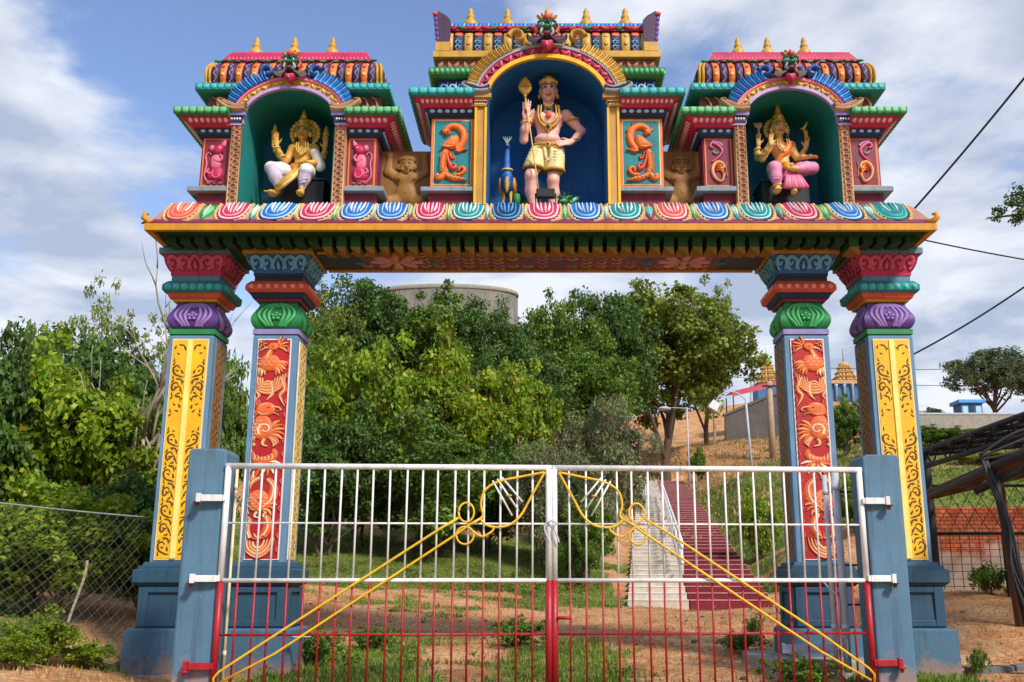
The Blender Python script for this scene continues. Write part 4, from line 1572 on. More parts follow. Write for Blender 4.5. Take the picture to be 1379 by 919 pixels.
def side_tower(cx, right):
    pa, pw = .64, .165                      # opening half-width, pilaster width
    zs, b = 7.48, .46
    po = pa + pw
    yb = 14.15
    W = 1.24
    # core: plinth, slab, wall blocks, upper tiers
    mb = MB()
    loft2(mb, [(Z0, W + .01, 12.99), (6.41, W + .01, 12.99)], cx, yb, 'maroon', po)
    loft2(mb, [(6.408, W + .12, 12.88), (6.47, W + .12, 12.88), (6.5, W + .06, 12.94)], cx, yb, 'slab_grey', po)
    loft2(mb, [(6.498, W, 13.0), (7.26, W, 13.0)], cx, yb, 'plum', po)
    # wall behind and above
    mb.box(cx - W, cx + W, 14.0, 14.15, 6.5, 8.1, 'plum')
    loft2(mb, [(7.25, W, 13.06), (7.98, W, 13.1)], cx, yb - .003, 'brown', po - .04)
    loft2(mb, [(7.94, W - .02, 12.98), (8.03, W - .02, 12.98)], cx, 14.1, 'brown', .4)
    tw = gbody(mb, 'shrine_tower', (cx, 13.5, Z0), bevel=.006)
    # cornice
    mb = MB()
    r1 = [(7.235, W + .03, 12.96), (7.27, W + .06, 12.93), (7.36, W + .08, 12.91)]
    r2 = [(7.35, W + .12, 12.87), (7.39, W + .16, 12.83), (7.47, W + .27, 12.74)]
    r3 = [(7.465, W + .29, 12.71), (7.50, W + .33, 12.68), (7.57, W + .33, 12.68), (7.595, W + .24, 12.76)]
    loft2(mb, r1, cx, yb + .05, 'blue' if False else 'navy', po)
    loft2(mb, r2, cx, yb + .1, 'crimson', po)
    loft2(mb, r3, cx, yb + .14, 'green', po)
    loft2(mb, [(7.592, W + .1, 12.9), (7.625, W + .1, 12.9)], cx, yb, 'tan', po)
    sp = [(-W - .03, -po - .02), (po + .02, W + .03)]
    sd = [(12.95, 14.1)]
    row(mb, tier_f(r1, cx, 'front'), sp, 7.315, .1, .035, .022, .02, 'pale_blue')
    row(mb, tier_f(r2, cx, 'front'), [(-W - .16, -po - .02), (po + .02, W + .16)], 7.42, .085, .03, .024, .022, 'pale_pink')
    row(mb, tier_f(r3, cx, 'front'), [(-W - .32, -po - .02), (po + .02, W + .32)], 7.525, .105, .043, .042, .02, 'light_green', tongue=True)
    for face in ('left', 'right'):
        row(mb, tier_f(r1, cx, face), sd, 7.315, .1, .035, .022, .02, 'pale_blue')
        row(mb, tier_f(r2, cx, face), [(12.85, 14.15)], 7.42, .085, .03, .024, .022, 'pale_pink')
        row(mb, tier_f(r3, cx, face), [(12.7, 14.25)], 7.525, .105, .043, .042, .02, 'light_green', tongue=True)
    halves(mb, 'cornice', tw, cx)
    # carved tier and teal ledge
    mb = MB()
    fb = on_front(13.06)
    for sg in (-1, 1):
        for k in range(4):
            x = cx + sg * (.72 + .14 * k)
            mb.ribbon(fb, [(x - .05, 7.68), (x, 7.76), (x + .06, 7.72), (x + .03, 7.86), (x - .03, 7.9)], taper(.02, .045, .02), .03, 'light_brown')
    r4 = [(7.925, W + .1, 12.94), (7.95, W + .14, 12.9), (8.05, W + .14, 12.9), (8.08, W + .08, 12.96)]
    loft2(mb, r4, cx, yb, 'teal', .3)
    row(mb, tier_f(r4, cx, 'front'), [(-W - .13, -.45), (.45, W + .13)], 8.0, .1, .04, .035, .02, 'light_teal', tongue=True)
    for face in ('left', 'right'):
        row(mb, tier_f(r4, cx, face), [(12.92, 14.1)], 8.0, .1, .04, .035, .02, 'light_teal', tongue=True)
    gpart(mb, 'ledge', tw)
    # barrel roof with striped bands
    mb = MB()
    rr = [(8.07, W - .04, 13.0), (8.15, W + .02, 12.95), (8.25, W + .03, 12.94), (8.35, W - .01, 12.98), (8.43, W - .09, 13.06), (8.48, W - .18, 13.14)]
    loft2(mb, rr, cx, 14.08, 'dark')
    for face in ('front', 'left', 'right'):
        fr = tier_f(rr, cx, face)
        us = np.arange(-W + .12, W - .05, .112) if face == 'front' else np.arange(13.1, 14.05, .13)
        for k, u in enumerate(us):
            c = ('dark_purple', 'orange')[k % 2]
            mb.ribbon(fr, [(u, 8.08), (u, 8.2), (u, 8.32), (u, 8.44)], .105, .02, c, n=3)
            mb.ribbon(fr, [(u - .05, 8.08), (u - .05, 8.2), (u - .05, 8.32), (u - .05, 8.44)], .012, .024, 'dark', n=3)
            if k % 2:
                mb.blob(fr, circ(u, 8.2, .028), .014, 'gold_light', base=.018, n=2)
                mb.blob(fr, circ(u, 8.33, .024), .014, 'crimson', base=.018, n=2)
            else:
                mb.ribbon(fr, [(u - .02, 8.1), (u + .022, 8.16), (u - .02, 8.22), (u + .022, 8.28), (u - .02, 8.34), (u + .015, 8.40)], .012, .01, 'lilac', n=3, base=.018)
        for e in ((-W - .01, -W + .045), (W - .045, W + .01)) if face == 'front' else ():
            for u in e:
                mb.ribbon(fr, [(u, 8.08), (u, 8.2), (u * .995, 8.32), (u * .96, 8.45)], .045, .04, 'gold', n=3)
    gpart(mb, 'roof', tw)
    mb = MB()
    rg = [(8.45, W - .13, 13.08), (8.50, W - .15, 13.08), (8.63, W - .23, 13.13), (8.70, W - .28, 13.2)]
    loft2(mb, rg, cx, 13.9, 'crimson')
    fr = tier_f(rg, cx, 'front')
    for u in np.arange(-W + .25, W - .24, .055):
        mb.ribbon(fr, [(u, 8.52), (u, 8.69)], .025, .014, 'pink', n=2, sm=False)
    for u in np.arange(-W + .1, W - .1, .09):
        mb.blob(fr, tear(u, 8.485 + .012 * math.sin(u * 30), .11, .05, .3 * math.sin(u * 17)), .03, 'deep_green' if int(u * 11) % 2 else 'green', n=2)
    gpart(mb, 'ridge', tw)
    fx = ((-.56, .55), (-.12, .30), (.43, .45)) if right else ((-.73, .55), (-.16, .55), (.41, .55))
    for u, _ in fx:
        mb = MB()
        finial(mb, (cx + u, 13.5, 8.72), .40, 'gold')
        gpart(mb, 'finial', tw)
    # niche, pilasters, arch
    gpart(niche_mesh(cx, zs, pa, b, 12.86, 13.96, 'niche_teal', 'niche_back'), 'niche', tw)
    for sg in (-1, 1):
        mb = MB()
        x0, x1 = sorted((cx + sg * (pa + .004), cx + sg * po))
        mb.box(x0, x1, 12.88, 13.6, Z0, 7.37, 'tan')
        xm = (x0 + x1) / 2
        fp = on_front(12.88)
        for ed in (x0 + .012, x1 - .012):
            mb.ribbon(fp, [(ed, Z0), (ed, 7.37)], .024, .02, 'ochre' if False else 'tan', sm=False)
        z = 6.28
        while z < 7.34:
            mb.ribbon(fp, [(xm - .045, z - .02), (xm - .02, z + .045), (xm + .04, z + .035), (xm + .035, z - .015), (xm, z - .005)], taper(.03, .04, .02), .035, 'light_brown', n=4)
            mb.ribbon(fp, [(xm + .045, z + .05), (xm + .05, z + .0)], .02, .02, 'tan', sm=False)
            z += .088
        gpart(mb, 'pilaster', tw)
        mb = MB()
        xa, xb = cx + sg * (pa + .012), cx + sg * (po + .05)
        x0, x1 = sorted((xa, xb))
        mb.box(x0, x1, 12.84, 13.5, 7.372, 7.41, 'lilac')
        mb.box(x0 - .006, x1 + .006, 12.82, 13.5, 7.412, 7.50, 'navy')
        for k in range(5):
            u = x0 + .025 + k * (x1 - x0 - .05) / 4
            mb.blob(on_front(12.82), circ(u, 7.455, .014, .02), .014, 'white', n=2)
        mb.box(x0 - .01, x1 + .01, 12.86, 13.5, 7.502, 7.565, 'lavender')
        mb.box(x0 - .05, x1 + .05, 12.79, 12.858, 7.502, 7.565, 'lavender')
        # curled spout on top
        fs = on_front(12.82)
        xm = (x0 + x1) / 2
        for kk, (dz, w) in enumerate(((0, .07), (.05, .06), (.09, .04))):
            mb.ribbon(fs, [(xm - sg * .16, 7.60 + dz), (xm - sg * .04, 7.585 + dz * .7), (xm + sg * .1, 7.61 + dz), (xm + sg * .2, 7.68 + dz * .6), (xm + sg * .23, 7.73), (xm + sg * .17, 7.73)], taper(w, w * 1.1, w * .5), .10 - .02 * kk, 'tan' if kk != 1 else 'light_brown')
        gpart(mb, 'pilaster_capital', tw)
    mb = MB()
    arch_band(mb, cx, zs, pa, b, -.004, .04, 12.84, 12.905, 'lilac', leg=7.40)
    arch_band(mb, cx, zs, pa, b, .04, .135, 12.86, 13.2, 'gold', leg=7.5)
    arch_band(mb, cx, zs, pa, b, .135, .175, 12.84, 13.2, 'pink', leg=7.55)
    fa = on_front(12.86)
    for k in range(24):
        a = R(8 + k * 164 / 23)
        rx, rz = pa + .087, b + .087
        x, z = cx + rx * math.cos(a), zs + rz * math.sin(a)
        mb.blob(fa, tear(x, z, .085, .045, a + math.pi / 2 + (.7 if k % 2 else -.7)), .03, 'tan' if k % 2 else 'gold_light', n=2)
    # blue crest ribs ending in a curl
    for sg in (-1, 1):
        n = 17
        for k in range(n):
            a = R(18 + k * 48 / (n - 1))
            x0, z0 = cx + sg * (pa + .17) * math.cos(a), zs + (b + .17) * math.sin(a)
            l = .13 + .05 * math.sin(k / (n - 1) * math.pi)
            nx, nz = sg * math.cos(a * .8), math.sin(a * .8) * 1.1
            mb.ribbon(on_front(12.88), [(x0, z0), (x0 + nx * l * .6, z0 + nz * l * .6 + .01), (x0 + nx * l - sg * .02, z0 + nz * l + .02)], taper(.05, .045, .03), .08, 'blue' if k % 2 else 'sky_blue', n=2)
        ax, az = cx + sg * .34, zs + b + .22
        mb.ribbon(on_front(12.86), spiral(ax, az + .01, .10, .02, .4 if sg > 0 else math.pi - .4, .8 * sg), taper(.08, .03), .1, 'blue')
    arch_band(mb, cx, zs, pa, b, .176, .24, 12.93, 13.2, 'navy', a0=15, a1=165)
    gpart(mb, 'arch_moulding', tw)
    mb = MB()
    lion_mask(mb, on_front(12.80), cx, zs + b + .20, .62, dict(wing='navy', wingl='light_grey'))
    gpart(mb, 'lion_mask', tw)
    # wall panels
    for sg in (-1, 1):
        xm = cx + sg * (po + W) / 2
        hw = (W - po) / 2 - .025
        mb = MB()
        mb.box(xm - hw, xm + hw, 12.985, 13.01, 6.515, 7.235, 'orange')
        mb.box(xm - hw + .025, xm + hw - .025, 12.979, 13.0, 6.54, 7.21, 'maroon')
        ff = on_front(12.978)
        mb.ol = ('dark', .014)
        if right:
            scroll_relief(mb, ff, xm, 6.875, .86, sg > 0)
        else:
            mouse_relief(mb, ff, xm, 6.875, .82, sg > 0)
        gpart(mb, 'wall_panel', tw)


side_tower(-3.53, False)
side_tower(3.52, True)


def centre_tower(cx):
    pa, pw = .84, .175
    zs, b = 7.76, .66
    po = pa + pw
    yb = 14.2
    W = 1.64
    mb = MB()
    loft2(mb, [(Z0, W + .01, 12.99), (6.41, W + .01, 12.99)], cx, yb, 'maroon', po)
    loft2(mb, [(6.408, W + .11, 12.88), (6.465, W + .11, 12.88), (6.49, W + .06, 12.94)], cx, yb, 'slab_grey', po)
    loft2(mb, [(6.488, W, 13.0), (7.56, W, 13.0)], cx, yb, 'plum', po)
    mb.box(cx - W, cx + W, 14.02, 14.2, 6.5, 8.6, 'plum')
    loft2(mb, [(7.55, W - .06, 13.05), (8.33, W - .08, 13.05)], cx, yb - .003, 'navy', po - .02)
    loft2(mb, [(8.32, W - .06, 13.06), (8.52, W - .06, 13.06)], cx, yb - .006, 'brown', .56)
    tw = gbody(mb, 'shrine_tower', (cx, 13.5, Z0), bevel=.006)
    mb = MB()
    r1 = [(7.54, W + .03, 12.96), (7.58, W + .05, 12.92), (7.66, W + .08, 12.9)]
    r2 = [(7.65, W + .1, 12.86), (7.69, W + .15, 12.82), (7.755, W + .24, 12.74)]
    r3 = [(7.75, W + .26, 12.71), (7.79, W + .29, 12.68), (7.86, W + .29, 12.68), (7.89, W + .18, 12.78)]
    loft2(mb, r1, cx, yb + .05, 'navy', po)
    loft2(mb, r2, cx, yb + .1, 'crimson', po)
    loft2(mb, r3, cx, yb + .13, 'teal', po)
    loft2(mb, [(7.888, W + .12, 12.86), (7.94, W + .12, 12.86)], cx, yb, 'salmon', po)
    row(mb, tier_f(r1, cx, 'front'), [(-W - .03, -po - .02), (po + .02, W + .03)], 7.615, .1, .038, .024, .02, 'pale_blue')
    row(mb, tier_f(r2, cx, 'front'), [(-W - .14, -po - .02), (po + .02, W + .14)], 7.71, .07, .024, .02, .02, 'pale_pink')
    row(mb, tier_f(r3, cx, 'front'), [(-W - .28, -po - .02), (po + .02, W + .28)], 7.815, .12, .05, .045, .02, 'light_teal', tongue=True)
    for face in ('left', 'right'):
        row(mb, tier_f(r1, cx, face), [(12.95, 14.15)], 7.615, .1, .038, .024, .02, 'pale_blue')
        row(mb, tier_f(r2, cx, face), [(12.85, 14.2)], 7.71, .07, .024, .02, .02, 'pale_pink')
        row(mb, tier_f(r3, cx, face), [(12.7, 14.3)], 7.815, .12, .05, .045, .02, 'light_teal', tongue=True)
    halves(mb, 'cornice', tw, cx)
    mb = MB()
    fb = on_front(13.05)
    for sg in (-1, 1):
        for k in range(5):
            x = cx + sg * (.98 + .125 * k)
            mb.ribbon(fb, [(x - .06, 7.99), (x - .02, 8.09), (x + .05, 8.06), (x + .03, 8.0), (x + .06, 8.13)], taper(.02, .045, .02), .03, 'pale_blue' if k % 2 else 'sky_blue')
    r4 = [(8.17, W - .02, 12.98), (8.20, W + .03, 12.93), (8.29, W + .05, 12.91), (8.32, W + .02, 12.95)]
    loft2(mb, r4, cx, yb, 'green', .76)
    row(mb, tier_f(r4, cx, 'front'), [(-W - .04, -.8), (.8, W + .04)], 8.245, .075, .03, .035, .025, 'light_green')
    for face in ('left', 'right'):
        row(mb, tier_f(r4, cx, face), [(12.95, 14.15)], 8.245, .075, .03, .035, .025, 'light_green')
    fb = on_front(13.06)
    for sg in (-1, 1):
        for k in range(8):
            x = cx + sg * (.72 + .115 * k)
            mb.blob(fb, tear(x, 8.42, .14, .07, .9 * (1 if k % 2 else 2)), .03, 'light_brown', n=2)
    r5 = [(8.505, W + .0, 12.98), (8.60, W + .0, 12.98)]
    loft2(mb, r5, cx, yb, 'gold')
    gpart(mb, 'ledge', tw)
    mb = MB()
    rr = [(8.598, W - .08, 13.06), (8.68, W - .06, 13.03), (8.8, W - .06, 13.03), (8.92, W - .08, 13.08), (8.98, W - .1, 13.14)]
    loft2(mb, rr, cx, 14.1, 'dark')
    fr = tier_f(rr, cx, 'front')
    us = np.arange(-1.42, 1.45, .1425)
    for k, u in enumerate(us):
        if k % 2 == 0:
            mb.ribbon(fr, [(u, 8.6), (u, 8.72), (u, 8.84), (u, 8.95)], .125, .018, 'gold', n=3)
            for z, r in ((8.73, .03), (8.87, .024)):
                mb.blob(fr, circ(u, z, r), .008, 'bronze_dark', base=.014, n=2)
                mb.blob(fr, circ(u, z, r * .65), .016, 'gold_light' if z < 8.8 else 'pale_pink', base=.018, n=2)
        else:
            mb.ribbon(fr, [(u, 8.6), (u, 8.72), (u, 8.84), (u, 8.95)], .12, .024, 'navy', n=3)
            for j in range(5):
                z = 8.655 + .04 * j
                mb.ribbon(fr, [(u - .045, z + .014 * (-1) ** j), (u - .015, z - .012 * (-1) ** j), (u + .015, z + .014 * (-1) ** j), (u + .045, z - .01 * (-1) ** j)], .014, .012, 'pale_blue' if j % 2 else 'sky_blue', n=2, base=.02)
            mb.blob(fr, [(u - .055, 8.87), (u, 8.85), (u + .055, 8.87), (u + .05, 8.94), (u - .05, 8.94)], .02, 'salmon', base=.018, n=2)
            mb.ribbon(fr, [(u - .05, 8.89), (u, 8.875), (u + .05, 8.89)], .014, .01, 'light_orange', base=.034, n=2)
            mb.blob(fr, circ(u, 8.625, .05, .02), .016, 'crimson', base=.02, n=2)
    gpart(mb, 'roof', tw)
    mb = MB()
    rg = [(8.97, W - .12, 13.07), (9.05, W - .12, 13.07), (9.07, W - .16, 13.1)]
    loft2(mb, rg, cx, 14.0, 'maroon')
    for k, u in enumerate(np.arange(-1.45, 1.48, .115)):
        mb.blob(tier_f(rg, cx, 'front'), tear(u, 9.01, .13, .06, .4 * math.sin(k * 2.1)), .035, ['salmon', 'crimson', 'green', 'crimson'][k % 4], n=2)
    rg = [(9.065, W - .18, 13.12), (9.17, W - .22, 13.2), (9.22, W - .3, 13.35)]
    loft2(mb, rg, cx, 13.95, 'blue')
    for k, u in enumerate(np.arange(-1.4, 1.42, .06)):
        mb.ribbon(tier_f(rg, cx, 'front'), [(u, 9.075), (u + .01, 9.165)], .022, .016, 'sky_blue' if k % 3 else 'pale_blue', sm=False)
    gpart(mb, 'ridge', tw)
    # purple end scrolls
    for sg in (-1, 1):
        mb = MB()

        def fe(x, z, h):
            return (cx + sg * x, 13.02 - h + 0.0, z)
        o = [(1.42, 8.6), (1.60, 8.6), (1.60, 8.78), (1.64, 8.9), (1.64, 9.08), (1.68, 9.2), (1.60, 9.245), (1.48, 9.17), (1.42, 9.1)]
        o = [(x - 0.02, z) for x, z in o]
        mb.prism(o if sg > 0 else o[::-1], fe, 0.03, -1.05, 'dark_purple')
        mb.prism([(1.40, 8.6), (1.605, 8.6), (1.605, 8.74), (1.40, 8.74)][::sg], fe, 0.045, -1.06, 'gold')
        for k in range(5):
            mb.blob(lambda u, v, h: (cx + sg * (u + .0), 13.0 - h, v), circ(1.585 + .008 * k, 8.8 + .08 * k, .03, .045), .02, 'purple', n=2)
        mb.blob(lambda u, v, h: (cx + sg * u, 12.99 - h, v), circ(1.625, 9.2, .04, .03), .03, 'salmon', n=2)
        gpart(mb, 'roof_scroll', tw)
    for u in (-1.15, -.59, .01, .60, 1.19):
        mb = MB()
        finial(mb, (cx + u, 13.55, 9.22), .42, 'gold')
        gpart(mb, 'finial', tw)
    gpart(niche_mesh(cx, zs, pa, b, 12.86, 13.98, 'niche_blue', 'niche_blue'), 'niche', tw)
    for sg in (-1, 1):
        mb = MB()
        x0, x1 = sorted((cx + sg * (pa + .004), cx + sg * po))
        mb.box(x0, x1, 12.88, 13.6, Z0, 7.66, 'bronze_light')
        for ed in (x0 + .016, x1 - .016):
            mb.box(ed - .016, ed + .016, 12.855, 12.879, Z0, 7.655, 'yellow')
        gpart(mb, 'pilaster', tw)
        mb = MB()
        xa, xb = sorted((cx + sg * (pa + .012), cx + sg * (po + .06)))
        mb.box(xa, xb, 12.84, 13.5, 7.662, 7.72, 'gold')
        for k in range(6):
            u = xa + .03 + k * (xb - xa - .06) / 5
            mb.blob(on_front(12.84), circ(u, 7.69, .014, .016), .014, 'cream', n=2)
        mb.box(xa - .005, xb + .005, 12.81, 13.5, 7.722, 7.765, 'tan')
        mb.box(xa - .07, xb + .07, 12.78, 12.858, 7.767, 7.83, 'bronze_light')
        xm = (xa + xb) / 2
        for kk, (dz, w) in enumerate(((0, .08), (.055, .07), (.10, .045))):
            mb.ribbon(on_front(12.82), [(xm - sg * .15, 7.87 + dz), (xm - sg * .03, 7.855 + dz * .7), (xm + sg * .1, 7.87 + dz), (xm + sg * .19, 7.92 + dz * .6), (xm + sg * .22, 7.97), (xm + sg * .16, 7.98)], taper(w, w * 1.1, w * .5), .11 - .02 * kk, ['grey', 'navy', 'light_grey'][kk])
        gpart(mb, 'pilaster_capital', tw)
    mb = MB()
    arch_band(mb, cx, zs, pa, b, -.004, .055, 12.84, 12.905, 'yellow', leg=7.7)
    arch_band(mb, cx, zs, pa, b, .055, .165, 12.86, 13.2, 'crimson', leg=7.8)
    arch_band(mb, cx, zs, pa, b, .165, .205, 12.84, 13.2, 'grey', leg=7.85)
    fa = on_front(12.86)
    for k in range(34):
        a = R(6 + k * 168 / 33)
        x, z = cx + (pa + .11) * math.cos(a), zs + (b + .11) * math.sin(a)
        mb.blob(fa, tear(x, z, .10, .045, a + math.pi / 2 + (.8 if k % 2 else -.8)), .03, 'pink' if k % 2 else 'maroon', n=2)
    for sg in (-1, 1):
        n = 26
        for k in range(n):
            a = R(10 + k * 52 / (n - 1))
            x0, z0 = cx + sg * (pa + .2) * math.cos(a), zs + (b + .2) * math.sin(a)
            l = .13 + .03 * math.sin(k / (n - 1) * math.pi)
            nx, nz = sg * math.cos(a * .85), math.sin(a * .85) * 1.05
            mb.ribbon(on_front(12.9), [(x0, z0), (x0 + nx * l * .6, z0 + nz * l * .6), (x0 + nx * l - sg * .015, z0 + nz * l + .015)], taper(.042, .04, .026), .09, 'gold' if k % 2 else 'gold_light', n=2)
        ax, az = cx + sg * .42, zs + b + .30
        mb.ribbon(on_front(12.87), spiral(ax, az, .13, .025, .2 if sg > 0 else math.pi - .2, .85 * sg), taper(.09, .03), .11, 'gold')
    arch_band(mb, cx, zs, pa, b, .206, .28, 12.95, 13.2, 'gold', a0=8, a1=172)
    gpart(mb, 'arch_moulding', tw)
    mb = MB()
    lion_mask(mb, on_front(12.79), cx, zs + b + .24, .74, dict(wing='navy', wingl='lavender'))
    gpart(mb, 'lion_mask', tw)
    for sg in (-1, 1):
        xm = cx + sg * (po + W) / 2 + sg * .0
        hw = (W - po) / 2 - .012
        mb = MB()
        mb.box(xm - hw, xm + hw, 12.985, 13.01, 6.495, 7.535, 'orange')
        mb.box(xm - hw + .035, xm + hw - .035, 12.977, 13.0, 6.53, 7.505, 'cream')
        mb.box(xm - hw + .047, xm + hw - .047, 12.971, 13.0, 6.542, 7.493, 'teal')
        mb.ol = ('maroon', .022)
        phoenix_relief(mb, on_front(12.970), xm, 7.015, (hw - .06) * 2, .92, sg > 0)
        gpart(mb, 'wall_panel', tw)


centre_tower(.09)

# ---- brown relief panels of crouching dwarfs between the towers
for cx, sg in ((-1.92, 1), (2.02, -1)):
    mb = MB()
    mb.box(cx - .42, cx + .42, 13.34, 13.5, 6.21, 7.2, mat('relief_ground', '#84561c', .6))
    rp = gbody(mb, 'relief_panel', (cx, 13.45, 6.21), bevel=.01)
    D = [ell((0, 0, .33), (.17, .16, .17), .03), ell((0, 0, .56), (.17, .12, .13), .05),
         ell((-.09, -.06, .58), (.09, .07, .07), .03), ell((.09, -.06, .58), (.09, .07, .07), .03),
         ell((0, -.04, .76), (.12, .12, .13), .03), ell((0, -.02, .87), (.14, .11, .07), .03),
         ell((0, -.16, .755), (.028, .035, .035), .015), ell((-.05, -.14, .70), (.06, .03, .02), .015), ell((.05, -.14, .70), (.06, .03, .02), .015), ell((0, -.14, .66), (.05, .03, .03), .015),
         ell((-.045, -.14, .80), (.035, .02, .015), .01), ell((.045, -.14, .80), (.035, .02, .015), .01), ell((.0, -.16, .33), (.02, .02, .02), .01)]
    for s in (-1, 1):
        D += chain([(s * .16, 0, .6), (s * .29, -.02, .68), (s * .27, 0, .9)], [.075, .065, .045], .03)
        D += [ell((s * .27, -.02, .94), (.055, .04, .04), .02), ell((s * .13, -.05, .75), (.03, .03, .05), .01)]
        for k in range(4):
            D.append(cap((s * (.235 + .024 * k), -.04, .95), (s * (.22 + .03 * k), -.05, 1.0 - .008 * abs(k - 1)), .014, .01, .006))
        D += chain([(s * .12, -.02, .22), (s * .28, -.14, .18), (s * .2, -.08, .02)], [.1, .09, .06], .04)
        D += [ell((s * .22, -.14, .02), (.06, .1, .035), .02)]
    for s in (-1, 1):
        D += [ell((s * .045, -.155, .80), (.022, .014, .014), .003, 1), cap((s * .01, -.165, .715), (s * .09, -.13, .70), .014, .006, .004, 1), cap((s * .015, -.15, .845), (s * .085, -.12, .845), .009, .006, .003, 1)]
        D += [ell((s * .12, -.10, .53), (.012, .02, .012), .004, 1)]
    D += [ell((0, -.17, .665), (.035, .012, .012), .004, 1), ell((0, -.02, .14), (.2, .12, .05), .02, 1)]
    figo = sdf_obj('relief_figure', D, ['bronze', 'bronze_dark'], rp, res=.012)
    figo.location = (0, -.118, .02)
    figo.scale = (.92, .42, .95)
# ------------------------------------------------------------------ painted statues in the niches
def elm(c, r, ax, k=.02, t=0):
    return ('e', np.array(c, float), np.array(r, float), np.array(ax, float).T, None, k, t)


def unit(v):
    v = np.array(v, float)
    return v / np.linalg.norm(v)


def hand(w, d, n, th, L, curl=.15, t=0, tip=None):
    """palm, four unequal fingers bending towards the palm normal n, thumb leaving the palm side towards th"""
    w, d, n = np.array(w, float), unit(d), unit(n)
    n = unit(n - d * n.dot(d))
    s = unit(np.array(th, float) - d * np.dot(th, d) - n * np.dot(th, n))
    o = [elm(w + d * .24 * L, (.30 * L, .21 * L, .085 * L), (d, s, n), .03 * L / .2, t)]
    tt = t if tip is None else tip
    for k, (off, ln) in enumerate(((.16, .44), (.055, .50), (-.05, .46), (-.15, .36))):
        p = w + d * .46 * L + s * off * L
        a = (off * .5)
        dr = unit(d + s * a)
        r = .047 * L
        for j, f in enumerate((.45, .32, .23)):
            c = curl * (j + .6)
            q = p + (dr * math.cos(c) + n * math.sin(c)) * ln * L * f
            o.append(cap(p, q, r, r * .88, .012 * L / .2, tt if j == 2 else t))
            p, r = q, r * .88
    p = w + d * .12 * L + s * .17 * L
    q = p + unit(d * .7 + s * .75 + n * .15) * .24 * L
    o.append(cap(p, q, .06 * L, .05 * L, .02, t))
    o.append(cap(q, q + unit(d + s * .25 + n * .2) * .18 * L, .05 * L, .038 * L, .01, t))
    return o


def face(c, s, skin=0, lips=1, white=2, black=3, yaw=0.0, pitch=.24):
    """head with eyes, brows, nose, mouth, ears; c = head centre, s = scale (1 = 0.30 m tall)"""
    cz, sz, cp, sp = math.cos(yaw), math.sin(yaw), math.cos(pitch), math.sin(pitch)

    def q(x, y, z):
        y, z = y * cp - z * sp, z * cp + y * sp
        return (c[0] + (x * cz - y * sz) * s, c[1] + (x * sz + y * cz) * s, c[2] + z * s)
    A = dict(rx=pitch, rz=yaw)
    o = [ell(q(0, 0, .02), (.112 * s, .125 * s, .14 * s), .02, skin, **A), ell(q(0, -.03, -.075), (.085 * s, .085 * s, .07 * s), .05 * s, skin, **A),
         ell(q(0, -.095, -.12), (.03 * s, .025 * s, .025 * s), .03 * s, skin),
         cap(q(0, -.118, .04), q(0, -.140, -.025), .012 * s, .018 * s, .02 * s, skin), ell(q(.017, -.122, -.03), .012 * s, .01 * s, skin), ell(q(-.017, -.122, -.03), .012 * s, .01 * s, skin),
         ell(q(0, -.112, -.072), (.027 * s, .012 * s, .0075 * s), .005 * s, lips, **A), ell(q(0, -.110, -.084), (.021 * s, .012 * s, .008 * s), .005 * s, lips, **A)]
    for g in (-1, 1):
        o += [ell(q(g * .046, -.104, .030), (.034 * s, .018 * s, .0165 * s), .004, black, **A), ell(q(g * .046, -.110, .029), (.027 * s, .016 * s, .0115 * s), .001, white, **A), ell(q(g * .044, -.122, .030), (.0125 * s, .008 * s, .0125 * s), .001, black),
              cap(q(g * .018, -.119, .066), q(g * .05, -.116, .080), .0075 * s, .006 * s, .003, black), cap(q(g * .05, -.116, .080), q(g * .086, -.094, .064), .006 * s, .004 * s, .003, black),
              ell(q(g * .112, 0, -.0), (.016 * s, .03 * s, .045 * s), .012 * s, skin)]
    return o


def place(objs, t):
    for o in objs:
        o.parent = t


def chest(cx, ry, rx, yo=0.0):
    def f(u, v, h):
        x = max(-.98, min(.98, (u - cx) / rx))
        return (u, yo - ry * math.sqrt(1 - x * x) - h, v)
    return f


FLOOR = 6.232
# --- standing figure in the middle niche
st = thing('standing_statue', 'pink skinned standing statue in cream shorts and gold crown in the blue middle niche', 'statue', (.10, 13.42, FLOOR))
B = [ell((0, 0, 1.02), (.17, .12, .12), .06), ell((0, -.03, 1.16), (.195, .145, .10), .05), ell((.01, -.01, 1.30), (.165, .12, .12), .05), ell((.015, 0, 1.45), (.205, .13, .17), .05),
     ell((-.09, -.085, 1.50), (.095, .06, .07), .05), ell((.12, -.085, 1.50), (.095, .06, .07), .05), ell((.0, -.176, 1.17), (.012, .012, .016), .01),
     ell((-.235, 0, 1.57), (.09, .085, .08), .05), ell((.265, 0, 1.57), (.09, .085, .08), .05), cap((.015, 0, 1.6), (.015, -.02, 1.80), .075, .068, .05)]
B += face((.015, -.04, 1.93), 1.12)
B += chain([(-.25, 0, 1.56), (-.335, -.02, 1.33), (-.345, -.04, 1.16)], [.078, .066, .058], .03)
B += chain([(-.345, -.04, 1.16), (-.335, -.14, 1.28), (-.315, -.2, 1.42)], [.06, .055, .038], .03)
B += hand((-.315, -.205, 1.43), (.06, -.04, 1), (0, -1, 0), (1, 0, 0), .29, .07)
B += [ell((-.305, -.235, 1.515), (.028, .012, .028), .004, 1)]
B += chain([(.28, 0, 1.56), (.40, .01, 1.44), (.50, 0, 1.32)], [.08, .068, .055], .03)
B += chain([(.50, 0, 1.32), (.43, -.06, 1.2), (.34, -.12, 1.09)], [.058, .054, .037], .03)
B += hand((.34, -.12, 1.09), (-1, -.35, -.25), (.1, .9, -.2), (0, -.1, 1), .26, .12)
